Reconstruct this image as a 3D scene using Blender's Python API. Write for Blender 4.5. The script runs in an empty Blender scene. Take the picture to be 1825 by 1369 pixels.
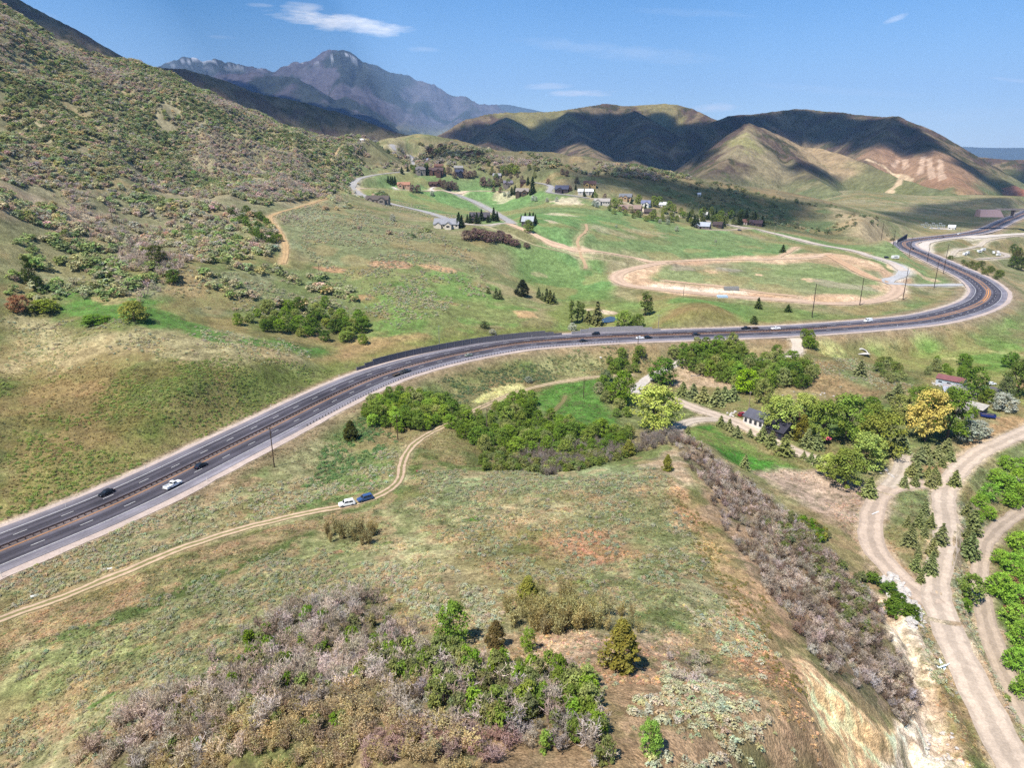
import bpy, math, random
import numpy as np
from mathutils import Vector, Matrix
R = math.radians
rng = np.random.default_rng(7); random.seed(7)
C = bpy.context.scene.collection
scene = bpy.context.scene

# ------------------------------------------------------------------ camera
PITCH = R(18.0); HC = 95.0; FP = 1217.0; CX, CY = 912.5, 684.5
cam_d = bpy.data.cameras.new('camera'); cam = bpy.data.objects.new('camera', cam_d); C.objects.link(cam)
cam.location = (0, 0, HC); cam.rotation_euler = (R(90) - PITCH, 0, 0)
cam_d.sensor_fit = 'HORIZONTAL'; cam_d.sensor_width = 36.0; cam_d.lens = FP / 1825.0 * 36.0
cam_d.clip_start = 0.5; cam_d.clip_end = 90000
scene.camera = cam
scene.render.resolution_x, scene.render.resolution_y = 1024, 769

# ------------------------------------------------------------------ light
SUN_AZ, SUN_EL = R(-138), R(59)        # azimuth clockwise from +Y
SDIR = np.array([math.sin(SUN_AZ)*math.cos(SUN_EL), math.cos(SUN_AZ)*math.cos(SUN_EL), math.sin(SUN_EL)])
sun_d = bpy.data.lights.new('sun', 'SUN'); sun_d.energy = 4.8; sun_d.angle = R(0.5); sun_d.color = (1.0, 0.955, 0.89)
sun = bpy.data.objects.new('sun', sun_d); C.objects.link(sun)
sun.rotation_euler = Vector(SDIR.tolist()).to_track_quat('Z', 'Y').to_euler()
W = bpy.data.worlds.new('World'); scene.world = W; W.use_nodes = True
nt = W.node_tree; nt.nodes.clear()
def wn(t, **k):
    n = nt.nodes.new(t)
    for a, b in k.items(): setattr(n, a, b)
    return n
wo = wn('ShaderNodeOutputWorld'); bg = wn('ShaderNodeBackground'); bg.inputs['Strength'].default_value = 0.115
sky = wn('ShaderNodeTexSky'); sky.sky_type = 'NISHITA'; sky.sun_disc = False
sky.sun_elevation = SUN_EL; sky.sun_rotation = SUN_AZ
sky.altitude = 1900; sky.air_density = 1.0; sky.dust_density = 0.35; sky.ozone_density = 2.6
hsv = wn('ShaderNodeHueSaturation'); hsv.inputs['Saturation'].default_value = 1.45; hsv.inputs['Value'].default_value = .87
nt.links.new(sky.outputs[0], hsv.inputs['Color'])
tc = wn('ShaderNodeTexCoord'); sep = wn('ShaderNodeSeparateXYZ'); nt.links.new(tc.outputs['Generated'], sep.inputs[0])
def wmath(op, a, b=None, c=None, clamp=False):
    n = wn('ShaderNodeMath', operation=op); n.use_clamp = clamp
    for i, v in enumerate((a, b, c)):
        if v is None: continue
        if isinstance(v, (int, float)): n.inputs[i].default_value = v
        else: nt.links.new(v, n.inputs[i])
    return n.outputs[0]
az_o = wmath('ARCTAN2', sep.outputs[0], sep.outputs[1]); el_o = wmath('ARCSINE', sep.outputs[2])
def wnoise(sx, sy, det, rough, off):
    cb = wn('ShaderNodeCombineXYZ'); nt.links.new(wmath('MULTIPLY', az_o, sx), cb.inputs[0]); nt.links.new(wmath('MULTIPLY', el_o, sy), cb.inputs[1]); cb.inputs[2].default_value = off
    n = wn('ShaderNodeTexNoise'); n.inputs['Scale'].default_value = 1.0; n.inputs['Detail'].default_value = det; n.inputs['Roughness'].default_value = rough
    nt.links.new(cb.outputs[0], n.inputs['Vector']); return n.outputs['Fac']
n1 = wnoise(26, 120, 6, 0.6, 3.1); n2 = wnoise(7, 60, 5, 0.6, 8.2)
def azel(px, py):
    x = (px-CX)/FP; y = (CY-py)/FP
    d = np.array([x, math.cos(PITCH)+y*math.sin(PITCH), -math.sin(PITCH)+y*math.cos(PITCH)]); d /= np.linalg.norm(d)
    return math.atan2(d[0], d[1]), math.asin(d[2])
tot = None
#        px   py   half-w half-h  opacity tilt
CLOUDS = [(612, 41, 128, 17, 1.0, 0.09), (560, 34, 70, 9, .55, 0.05), (540, 12, 42, 9, .5, 0.0), (462, 8, 26, 5, .3, 0.0), (1045, 166, 82, 6.5, .95, 0.0), (972, 153, 48, 6, .4, 0.0),
          (1590, 36, 26, 7, .5, -0.3), (1272, 191, 42, 8, .75, 0.0), (1110, 92, 190, 16, .17, 0.11), (1480, 160, 200, 8, .12, 0.1), (1810, 143, 50, 4, .35, 0.16),
          (60, 20, 60, 9, .14, 0.2), (755, 88, 28, 5, .2, 0), (1720, 205, 160, 12, .12, 0), (400, 66, 30, 4, .12, 0), (1230, 22, 120, 8, .08, .1)]
for (px, py, hw, hh, op, tilt) in CLOUDS:
    a0, e0 = azel(px, py); a1, _ = azel(px+hw, py); _, e1 = azel(px, py-hh)
    u = wmath('DIVIDE', wmath('SUBTRACT', az_o, a0), abs(a1-a0)); v = wmath('DIVIDE', wmath('SUBTRACT', el_o, e0), abs(e1-e0))
    v = wmath('ADD', v, wmath('MULTIPLY', u, tilt*hw/hh))
    d2 = wmath('ADD', wmath('MULTIPLY', u, u), wmath('MULTIPLY', v, v))
    f = wmath('SUBTRACT', 1.0, d2)
    f = wmath('ADD', f, wmath('MULTIPLY_ADD', n1, 3.0, -1.35))
    f = wmath('ADD', f, wmath('MULTIPLY_ADD', n2, 1.6, -0.85))
    f = wmath('MULTIPLY', f, wmath('SUBTRACT', 1.6, wmath('MULTIPLY', d2, 0.8), clamp=True))
    f = wmath('MULTIPLY', wmath('MULTIPLY', f, 0.75, clamp=True), op)
    tot = f if tot is None else wmath('MAXIMUM', tot, f)
mixc = wn('ShaderNodeMix', data_type='RGBA'); pale = wmath('MULTIPLY', wmath('EXPONENT', wmath('MULTIPLY', wmath('MAXIMUM', el_o, 0.0), -13.0)), 0.80)
mixh = wn('ShaderNodeMix', data_type='RGBA'); nt.links.new(pale, mixh.inputs['Factor']); nt.links.new(hsv.outputs[0], mixh.inputs['A']); mixh.inputs['B'].default_value = (6.0, 6.8, 7.3, 1)
nt.links.new(tot, mixc.inputs['Factor']); nt.links.new(mixh.outputs['Result'], mixc.inputs['A'])
mixc.inputs['B'].default_value = (7.6, 7.7, 7.9, 1)
nt.links.new(mixc.outputs['Result'], bg.inputs['Color']); nt.links.new(bg.outputs[0], wo.inputs['Surface'])
scene.view_settings.view_transform = 'Standard'; scene.view_settings.look = 'None'; scene.view_settings.exposure = 0.76; scene.view_settings.gamma = 1.0
cy = scene.cycles
scene.render.engine = 'CYCLES'
cy.max_bounces = 4; cy.diffuse_bounces = 2; cy.glossy_bounces = 2; cy.transmission_bounces = 2; cy.transparent_max_bounces = 6; cy.volume_bounces = 0
cy.use_denoising = False

# ------------------------------------------------------------------ numeric helpers
def lin(r, g, b, k=0.80):
    return np.array([(((v/255.0)+0.055)/1.055)**2.4 if v > 10 else v/255/12.92 for v in (r, g, b)])*k
def hash2(ix, iy, s):
    h = (ix.astype(np.int64)*374761393 + iy.astype(np.int64)*668265263 + s*1274126177) & 0x7fffffff
    h = ((h ^ (h >> 13))*1274126177) & 0x7fffffff
    return ((h ^ (h >> 16)) & 0xffff)/65535.0
def vnoise(x, y, s=0):
    ix = np.floor(x); iy = np.floor(y); fx = x-ix; fy = y-iy
    fx = fx*fx*fx*(fx*(fx*6-15)+10); fy = fy*fy*fy*(fy*(fy*6-15)+10)
    a = hash2(ix, iy, s); b = hash2(ix+1, iy, s); c = hash2(ix, iy+1, s); d = hash2(ix+1, iy+1, s)
    return (a*(1-fx)+b*fx)*(1-fy)+(c*(1-fx)+d*fx)*fy
def fbm(x, y, sc, octv=4, s=0, gain=0.5):
    t = 0; a = 1; n = 0; x = x/sc; y = y/sc
    for o in range(octv):
        t = t+a*vnoise(x, y, s+o*17); n += a; a *= gain
        x, y = (x*1.62+y*1.18)+5.3, (y*1.62-x*1.18)+1.7
    return t/n
def sstep(a, b, x):
    t = np.clip((x-a)/(b-a), 0, 1); return t*t*(3-2*t)
def seg_dist(x, y, pts, want=False):
    """distance from points to an open polyline (n,2); optionally signed side, arc length, index data"""
    best = np.full(x.shape, 1e18); bt = np.zeros(x.shape); side = np.zeros(x.shape); bi = np.zeros(x.shape, int); bf = np.zeros(x.shape); L = 0
    for i in range(len(pts)-1):
        a = pts[i]; b = pts[i+1]; d = b-a; l2 = d[0]**2+d[1]**2
        if l2 < 1e-12: continue
        t = np.clip(((x-a[0])*d[0]+(y-a[1])*d[1])/l2, 0, 1)
        q = (x-a[0]-t*d[0])**2+(y-a[1]-t*d[1])**2
        m = q < best
        best = np.where(m, q, best)
        if want:
            bt = np.where(m, L+t*math.sqrt(l2), bt); bi = np.where(m, i, bi); bf = np.where(m, t, bf)
            side = np.where(m, np.sign((x-a[0])*d[1]-(y-a[1])*d[0]), side)
        L += math.sqrt(l2)
    if want: return np.sqrt(best), side, bt, bi, bf
    return np.sqrt(best)
def poly_sd(x, y, P):
    """signed distance to a closed polygon, positive inside"""
    inside = np.zeros(x.shape, bool); n = len(P); j = n-1
    for i in range(n):
        xi, yi = P[i]; xj, yj = P[j]
        c = ((yi > y) != (yj > y)) & (x < (xj-xi)*(y-yi)/((yj-yi) if yj != yi else 1e-9)+xi)
        inside ^= c; j = i
    d = seg_dist(x, y, np.vstack([P, P[:1]]))
    return np.where(inside, d, -d)
def pray(px, py):
    x = (np.asarray(px, float)-CX)/FP; y = (CY-np.asarray(py, float))/FP
    dx, dy, dz = x, math.cos(PITCH)+y*math.sin(PITCH), -math.sin(PITCH)+y*math.cos(PITCH)
    return np.arctan2(dx, dy), dz/np.hypot(dx, dy)          # azimuth, slope per metre of ground range
def at_z(px, py, z):
    a, m = pray(px, py); r = (z-HC)/m
    return np.array([r*math.sin(a), r*math.cos(a), z])
def at_r(px, py, r):
    a, m = pray(px, py); return np.array([r*math.sin(a), r*math.cos(a), HC+r*m])
def project(p):
    x, y, z = p[0], p[1], p[2]-HC
    f = y*math.cos(PITCH)-z*math.sin(PITCH); u = y*math.sin(PITCH)+z*math.cos(PITCH)
    return CX+FP*x/f, CY-FP*u/f
def catmull(P, step):
    P = np.asarray(P, float); Q = np.vstack([2*P[0]-P[1], P, 2*P[-1]-P[-2]]); out = []
    for i in range(1, len(Q)-2):
        n = max(2, int(np.linalg.norm(Q[i+1]-Q[i])/step)); t = np.linspace(0, 1, n, endpoint=False)[:, None]
        p0, p1, p2, p3 = Q[i-1], Q[i], Q[i+1], Q[i+2]
        out.append(.5*((2*p1)+(-p0+p2)*t+(2*p0-5*p1+4*p2-p3)*t*t+(-p0+3*p1-3*p2+p3)*t**3))
    return np.vstack(out+[P[-1:]])
def smooth(P, it):
    P = P.copy()
    for _ in range(it): P[1:-1] = .25*P[:-2]+.5*P[1:-1]+.25*P[2:]
    return P

# ------------------------------------------------------------------ terrain: control points
# (px, py, z): seen points whose level is known;   (px, py, range): points near or above eye level
CZ = [(300,815,1.5),(100,895,1.5),(200,740,8),(100,800,5),(0,860,3),(300,700,13),(450,690,9),(560,650,5),(0,600,22),(200,610,22),(400,620,17),(520,630,10),(0,700,14),
 (600,600,5),(650,590,5),(450,570,15),(250,560,25),(60,550,28),(350,570,19),(0,450,50),(205,400,54),(100,450,46),(300,470,40),(400,500,30),(520,520,20),(600,480,26),(500,440,38),(600,420,41),(700,470,27),(700,540,13),
 (0,1369,8),(150,1300,12),(300,1300,21),(450,1350,29),(0,1250,5),(0,1110,1),(0,1010,0),(60,1190,5),
 (912,1369,36),(700,1369,36),(1100,1369,36),(1300,1369,30),(1420,1369,22.5),(1480,1369,17),(1560,1369,6.5),(1640,1369,-3),(1720,1369,-6),(1825,1369,-9),
 (200,1200,9),(400,1200,17),(600,1200,25),(800,1200,29),(1000,1200,30),(1105,1190,29),(1250,1200,25),(1370,1190,20),(1440,1200,15),(1500,1200,8),(1560,1200,1),(1640,1190,-5),(1700,1180,-6),
 (1480,1290,15),(1560,1290,5),(1640,1290,-4),
 (100,1090,2),(300,1050,5),(500,1060,11),(700,1060,14),(860,1040,16),(1000,1050,18),(1150,1040,18),(1280,1040,15.5),(1370,1050,11),(1430,1050,5),(1490,1050,-1),(1560,1040,-6),(1640,1060,-8),
 (600,950,4),(760,950,7),(900,950,9),(1050,950,11),(1200,950,11.5),(1270,945,10),(1340,930,3.5),(1400,930,-2),(1450,930,-7),(1540,950,-9),(1300,870,2),(1350,870,-4),
 (650,890,1.5),(720,860,1),(800,880,4),(950,880,7),(1100,870,9),(1200,870,9.5),(1250,870,7.5),(1340,840,-8),(1400,850,-8.5),(1450,880,-9),
 (500,835,-1),(600,800,-3),(710,800,-2),(800,780,-3.5),(900,790,-6),(1000,800,-5),(1080,810,1),(1150,810,6),(1195,800,7),(1215,778,1),(1235,762,-7),(1200,757,-7),
 (640,745,-2),(760,720,-5),(850,710,-6),(950,720,-7),(1040,705,-7),(1165,765,-8),(1250,730,-8),(1345,760,-9),(1500,750,-10),(1600,800,-10),(1700,740,-10),(1694,690,-9),
 (800,690,-5),(900,660,-5),(1000,650,-7),(1100,650,-8),(1200,640,-9),(1300,650,-8),(1400,628,-4),(1450,640,-5),(1536,632,-12),(1600,650,-12),(1700,640,-12),(1800,640,-12),(1825,560,-9),
 (1720,820,-12),(1825,760,-10),(1650,900,-9.5),(1690,960,-9),(1680,1060,-8),(1740,1250,-7),(1825,1300,-13),(1780,980,-16),(1750,1050,-15),(1800,1200,-14),(1825,900,-18),(1825,1100,-18),
 (700,620,3),(760,590,4),(850,560,4),(950,570,1.5),(1050,566,-3),(1000,490,8),(900,500,12),(930,460,20),(1100,520,3),(1150,560,-1),(1245,556,8),(1350,560,-2),(1450,570,-2),(1550,530,0),(1150,510,5),(1300,490,8),(1450,480,7),(1600,490,2),
 (1180,465,14),(1300,450,15),(1400,440,13),(1000,430,30),(900,400,42),(800,400,41),(1100,400,34),(1200,390,32),(1300,410,22),(1450,420,12),(1550,440,4),(700,360,52),(630,330,60),(750,330,58),(900,345,54),(1000,340,54),(1100,365,46),
 (750,300,72),(850,300,71),(950,310,66),(1050,325,60),(730,286,88),(1200,350,50),(1300,370,38),(1400,380,25),(1500,410,12),(1700,500,-8),(1790,480,-14),(1740,440,-12),(1700,430,-9),(1825,440,-18),(1825,410,-10),(1650,405,-4),(1700,395,-2),(1750,380,2),(1620,390,4)]
CR = [(640,250,1150),(700,256,1250),(760,251,1300),(820,256,1300),(870,268,1250),(930,274,1250),(980,270,1200),(1040,281,1150),(1100,290,1150),(1160,300,1200),(1230,315,1250),(1300,328,1300),(1400,342,1350),(1480,365,1200),(1540,390,1000),(1590,422,850),
 (660,275,1050),(700,280,1060),(800,275,1120),(900,290,1080),(990,290,1050),(1090,310,1020),
 (0,10,1180),(60,50,1170),(130,93,1150),(200,108,1120),(270,120,1130),(340,158,1120),(450,205,1130),(560,238,1150),(-200,-60,1150),
 (0,150,800),(0,250,680),(0,330,540),(150,180,850),(150,260,720),(150,330,590),(300,220,860),(300,290,740),(300,345,640),(450,260,900),(450,320,740),(450,370,620),(560,280,950),(560,330,770),(560,380,640),(620,290,980),(500,395,600),
 (1620,350,1900),(1750,350,1900),(1500,340,1850)]
def azr(px, r, z): a, _ = pray(px, 600); return (a, math.log(r), z)
ctrl = []
for (px, py, z) in CZ:
    p = at_z(px, py, z); ctrl.append((math.atan2(p[0], p[1]), math.log(math.hypot(p[0], p[1])), z))
for (px, py, r) in CR:
    p = at_r(px, py, r); ctrl.append((math.atan2(p[0], p[1]), math.log(r), p[2]))
for px in (0, 450, 900, 1350): ctrl.append(azr(px, 28, 36))
for (px, r, z) in [(0,1700,250),(300,1700,110),(600,1650,60),(800,1700,60),(1000,1600,40),(1200,1700,25),(1400,1800,5),(1600,1300,-2),(1400,1500,20),(1250,1400,50),(1750,1300,0),
                   (0,2600,180),(400,2600,60),(800,2600,20),(1200,2600,0),(1600,2600,0),(1825,2600,0),(-700,300,70),(-700,1000,380),(-600,120,15),(2700,300,-15),(2700,1000,0),(2600,120,-15),(1700,70,-10),(1825,50,-10),(1500,60,20),(300,60,24),(0,60,14)]:
    ctrl.append(azr(px, r, z))
ctrl = np.array(ctrl)
KU = 1.6
cu = np.stack([ctrl[:, 0]*KU, ctrl[:, 1]], 1)
def tk(d2): return 0.5*d2*np.log(d2+1e-12)
n = len(cu); A = np.zeros((n+3, n+3)); d2 = ((cu[:, None]-cu[None])**2).sum(-1)
A[:n, :n] = tk(d2)+np.eye(n)*2e-4; A[:n, n] = 1; A[:n, n+1:] = cu; A[n, :n] = 1; A[n+1:, :n] = cu.T
wts = np.linalg.solve(A, np.r_[ctrl[:, 2], 0, 0, 0])
ca = np.linspace(R(-76), R(76), 420); cl = np.linspace(math.log(14), math.log(2700), 420)
AA, LL = np.meshgrid(ca, cl, indexing='ij'); q = np.stack([AA.ravel()*KU, LL.ravel()], 1)
zc = np.empty(len(q))
for i in range(0, len(q), 20000):
    b = q[i:i+20000]; zc[i:i+20000] = tk(((b[:, None]-cu[None])**2).sum(-1))@wts[:n]+wts[n]+b@wts[n+1:]
zc = zc.reshape(AA.shape)
def bil(grid, ga, gl, a, l):
    i = np.clip(np.searchsorted(ga, a)-1, 0, len(ga)-2); j = np.clip(np.searchsorted(gl, l)-1, 0, len(gl)-2)
    fa = np.clip((a-ga[i])/(ga[i+1]-ga[i]), 0, 1); fl = np.clip((l-gl[j])/(gl[j+1]-gl[j]), 0, 1)
    return (grid[i, j]*(1-fa)+grid[i+1, j]*fa)*(1-fl)+(grid[i, j+1]*(1-fa)+grid[i+1, j+1]*fa)*fl
# fine polar tessellation of the same surface
fa = np.r_[np.linspace(R(-76), R(-41.5), 70, endpoint=False), np.linspace(R(-41.5), R(41.5), 1000), np.linspace(R(41.5), R(76), 71)[1:]]
fl = np.r_[np.linspace(math.log(14), math.log(48), 60, endpoint=False), np.linspace(math.log(48), math.log(310), 620, endpoint=False), np.linspace(math.log(310), math.log(2700), 520)]
NA, NR = len(fa), len(fl)
GA, GL = np.meshgrid(fa, fl, indexing='ij'); GR = np.exp(GL); GX = GR*np.sin(GA); GY = GR*np.cos(GA)
GZ = bil(zc, ca, cl, GA, GL)
# relief noise
mtn = sstep(40, 110, GZ)*sstep(R(-3), R(-14), GA)
hillm = sstep(38, 70, GZ)*sstep(850, 1050, GR)
rw = fbm(GX, GY, 60, 3, 5)
rid = 1-np.abs(2*fbm(GX+20*rw, GY+0.5*GX, 150, 4, 9)-1)
GZ = GZ+(rid-0.86)*42*mtn+(fbm(GX, GY, 26, 3, 21)-.5)*7*np.maximum(mtn, hillm*.8)
nearm = sstep(420, 250, GR)
GZ = GZ+(fbm(GX, GY, 14, 4, 31)-.5)*2.2*nearm+(fbm(GX, GY, 45, 3, 33)-.5)*(2.2*nearm+5*(1-nearm)*sstep(700, 400, GR)*(1-mtn))
bluff = None

# ------------------------------------------------------------------ highway centre line (px, py, z)
HWP = [(-330,1115,0),(-160,1045,0),(0,978,0),(136,925,0),(259,871,0),(380,811,0),(481,761,0),(599,702,0),(687,665,0),(780,639,0),(848,625,0),(935,611,0),(1080,601,0),(1200,596.5,0),(1380,590,-.5),(1481,584,-1),(1570,577,-1.5),(1650,568.5,-2),
       (1715,553,-2.5),(1752,537,-3),(1762,522,-3),(1757,512,-3),(1735,495,-3),(1686,472,-3),(1653,457,-3),(1620,443,-3),(1611,436,-3),(1613,431.5,-3),(1630,427.5,-3),(1655,424.5,-3),(1691,420.5,-3),(1735,415,-3),(1765,407,-3),(1790,395,-2),(1812,386,-1),(1840,374,0),(1880,358,2)]
HW = np.array([at_z(*p) for p in HWP]); HW = smooth(catmull(HW, 4.0), 6)
def arclen(P): return np.r_[0, np.cumsum(np.linalg.norm(np.diff(P[:, :2], axis=0), axis=1))]
HW_HALF = 12.2
hd, hside, ht, hi, hf = seg_dist(GX, GY, HW[::3, :2], True)
hz3 = HW[::3, 2]; hz = hz3[hi]*(1-hf)+hz3[np.minimum(hi+1, len(hz3)-1)]*hf
far = sstep(500, 900, GR)
wgt = 1-sstep(15.5+far*6, 34+far*26, hd)
GZ = GZ*(1-wgt)+(hz-0.22-far*.5)*wgt
def ground(x, y):
    x = np.asarray(x, float); y = np.asarray(y, float)
    return bil(GZ, fa, fl, np.arctan2(x, y), np.log(np.maximum(np.hypot(x, y), 14.1)))
_rs = np.exp(np.linspace(math.log(16), math.log(2690), 2600))
def hit(px, py):
    """first point of the terrain on the line of sight of a picture point"""
    a, m = pray(px, py); a = float(a); m = float(m)
    z = bil(GZ, fa, fl, np.full(_rs.shape, a), np.log(_rs)); ray = HC+m*_rs
    k = np.nonzero(ray <= z)[0]
    if len(k) == 0: r = 2600.0
    else:
        i = k[0]
        if i == 0: r = _rs[0]
        else:
            d0 = ray[i-1]-z[i-1]; d1 = ray[i]-z[i]; r = _rs[i-1]+(_rs[i]-_rs[i-1])*d0/(d0-d1)
    return np.array([r*math.sin(a), r*math.cos(a), bil(GZ, fa, fl, np.array([a]), np.array([math.log(r)]))[0]])
def hits(pp): return np.array([hit(*p[:2]) for p in pp])
# ------------------------------------------------------------------ far hills: ridge lines (px, py, range)
RIDGES = [
 (.50, 1.0, [(-500,-190,2350),(-300,-120,2350),(-100,-55,2300),(0,-22,2300),(40,2,2300),(130,48,2250),(210,97,2250),(270,120,2250),(330,122,2300),(400,142,2350),(450,162,2350),(560,187,2400),(650,215,2400),(720,238,2450),(775,252,2500),(800,262,2500)]),
 (.45, 1.0, [(762,250,3300),(800,232,3350),(830,212,3400),(905,199,3500),(960,199,3500),(1020,193,3600),(1075,184,3700),(1120,188,3700),(1185,184,3700),(1230,192,3700),(1262,208,3550),(1300,222,3300)]),
 (.42, 1.0, [(905,200,3500),(900,215,3200),(880,240,2850),(865,262,2500)]),
 (.42, 1.0, [(1010,196,3550),(1015,222,3150),(1040,252,2750),(1060,275,2400)]),
 (.42, 1.0, [(1120,190,3650),(1160,220,3200),(1150,255,2750),(1130,285,2350)]),
 (.45, 1.0, [(1200,262,2800),(1250,228,3000),(1300,206,3150),(1340,204,3150),(1390,197,3300),(1445,194,3300),(1520,203,3200),(1580,207,3050),(1600,206,2950),(1632,226,2900),(1680,260,2800),(1740,294,2650),(1800,326,2500),(1860,352,2350),(1950,385,2200)]),
 (.44, 1.0, [(1600,207,2950),(1570,248,2680),(1540,290,2420),(1520,312,2250)]),
 (.44, 1.0, [(1632,226,2900),(1660,262,2600),(1690,305,2300),(1700,335,2050)]),
 (.50, 1.0, [(1160,312,2050),(1205,308,2100),(1250,280,2150),(1290,246,2220),(1320,224,2260),(1335,219,2270),(1380,236,2380),(1420,257,2420),(1450,262,2420),(1480,268,2350),(1540,290,2250),(1590,312,2150),(1622,322,2050),(1700,345,1950)]),
 (.46, 1.0, [(1335,220,2270),(1325,250,2080),(1290,290,1900),(1250,318,1780)]),
 (.46, 1.0, [(1385,238,2380),(1410,275,2150),(1440,310,1950),(1480,335,1800)]),
 (.40, 1.0, [(1700,300,3700),(1735,280,3650),(1780,284,3550),(1825,284,3550),(1900,279,3550),(2100,290,3500)]),
 (.34, 1.6, [(200,130,9600),(270,119,9500),(310,108,9500),(350,109,9500),(385,108,9500),(412,114,9400),(440,122,9300),(470,124,9100),(505,124,8900),(540,109,8800),(575,96,8800),(605,91,8800),(635,99,8800),(660,112,8800),(690,121,8800),(720,133,8800),(760,150,8700),(800,166,8700),(840,181,8600),(880,188,8500),(912,203,8300),(950,240,8000)]),
 (.40, 1.6, [(650,106,8800),(655,125,8300),(640,150,7700),(610,180,7100),(560,205,6500)]),
 (.40, 1.6, [(760,150,8700),(745,180,8000),(730,210,7300),(715,232,6600)]),
 (.40, 1.6, [(840,181,8600),(830,205,7900),(800,230,7000)]),
 (.34, 1.6, [(400,138,7800),(450,133,7700),(500,137,7600),(540,152,7300),(580,180,6900),(640,208,6300)]),
]
ba = np.linspace(R(-50), R(50), 1150); bl = np.r_[np.linspace(math.log(1450), math.log(4300), 330, endpoint=False), np.linspace(math.log(4300), math.log(18500), 170)]
BA, BL = np.meshgrid(ba, bl, indexing='ij'); BR = np.exp(BL); BX = BR*np.sin(BA); BY = BR*np.cos(BA)
BZ = np.full(BX.shape, -60.0)
for k, (slope, gs, P) in enumerate(RIDGES):
    far_ = P[len(P)//2][2] > 6000; gs = 2.4 if far_ else gs; P3 = catmull(np.array([at_r(p[0], p[1], p[2]*(1.6 if far_ else 1)) for p in P]), 120)
    d, sd, t, i_, f_ = seg_dist(BX, BY, P3[:, :2], True)
    z1 = P3[i_, 2]*(1-f_)+P3[np.minimum(i_+1, len(P3)-1), 2]*f_
    lam = 190*gs*(1.5 if gs > 1 else 1)
    w1 = fbm(BX, BY, lam*1.3, 3, 40+k)*lam*1.1
    g = np.abs(2*vnoise((t+w1)/lam, d/(lam*5), 60+k)-1); g2 = np.abs(2*vnoise((t+w1*1.2)/(lam*.42), d/(lam*2.2), 90+k)-1)
    dep = sstep(0, lam*1.6, d)*lam*.21
    zz = z1-slope*d*(0.86+0.14*sstep(0, 500*gs, d))-dep*(1-g)*1.25-dep*.45*(1-g2)
    h = np.clip(.5+.5*(zz-BZ)/(24*gs), 0, 1); BZ = BZ*(1-h)+zz*h+0.10*24*gs*h*(1-h)
BZ = BZ+(fbm(BX, BY, 60, 4, 77)-.5)*9*sstep(1500, 1900, BR)+(fbm(BX, BY, 300, 4, 78)-.5)*70*sstep(5500, 8500, BR)-(np.abs(2*fbm(BX, BY, 620, 5, 79)-1)-.3)*190*sstep(6500, 9500, BR)
BZ = np.where(BR > 4300, np.maximum(BZ, -60), BZ)
# keep it below the near sheet where they overlap
ov = BR < 2690
gz_at = bil(GZ, fa, fl, BA, np.minimum(BL, math.log(2690)))
BZ = np.where(ov & (BZ < gz_at), BZ-14, BZ)
_rb = np.exp(np.linspace(math.log(1460), math.log(18300), 2600))
def hitb(px, py):
    a, m = pray(px, py); a = float(a); m = float(m)
    z = bil(BZ, ba, bl, np.full(_rb.shape, a), np.log(_rb)); k = np.nonzero(HC+m*_rb <= z)[0]
    r = _rb[k[0]] if len(k) else 4000.0
    return np.array([r*math.sin(a), r*math.cos(a), bil(BZ, ba, bl, np.array([a]), np.array([math.log(r)]))[0]])
def hitany(px, py):
    p = hit(px, py)
    return p if math.hypot(p[0], p[1]) < 2550 else hitb(px, py)

# ------------------------------------------------------------------ ground colours (what grows or lies where)
def mixc_(col, w, c): return col*(1-w[..., None])+np.asarray(c)*w[..., None]
nA = fbm(GX, GY, 90, 4, 101); nB = fbm(GX, GY, 22, 4, 111); nC = fbm(GX, GY, 6, 4, 121); nD = fbm(GX, GY, 40, 4, 131)
GC = np.empty(GX.shape+(3,)); GC[:] = lin(122, 122, 72)
GC = mixc_(GC, sstep(.42, .62, nA), lin(146, 138, 96)); GC = mixc_(GC, sstep(.5, .66, nB)*.7, lin(104, 124, 66))
EDGE = fbm(GX, GY, 12, 4, 141)-.5; EDGE2 = fbm(GX, GY, 50, 4, 151)-.5
def zone(poly, c, soft=4, s=1.0, rough=10, c2=None, nz=None, cut=None):
    global GC
    P = np.array([hit(*p)[:2] for p in poly]); md = np.median(np.hypot(P[:, 0], P[:, 1])); k = max(1.0, md/220)
    lo = P.min(0)-soft*k*2-rough*k; hi_ = P.max(0)+soft*k*2+rough*k
    m = (GX > lo[0]) & (GX < hi_[0]) & (GY > lo[1]) & (GY < hi_[1])
    if not m.any(): return
    sd = poly_sd(GX[m], GY[m], P)+(EDGE[m] if k < 2 else EDGE2[m])*2.6*rough*k
    w = sstep(-soft*k, soft*k, sd)*s
    if cut is not None: w = w*sstep(cut-.07, cut+.07, nz[m])
    cc = np.asarray(c)
    if c2 is not None:
        tt = sstep(.4, .62, (nB if k < 2 else nA)[m])[:, None]; cc = np.asarray(c)*(1-tt)+np.asarray(c2)*tt
        GC[m] = GC[m]*(1-w[:, None])+cc*w[:, None]
    else: GC[m] = GC[m]*(1-w[:, None])+cc*w[:, None]
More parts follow.
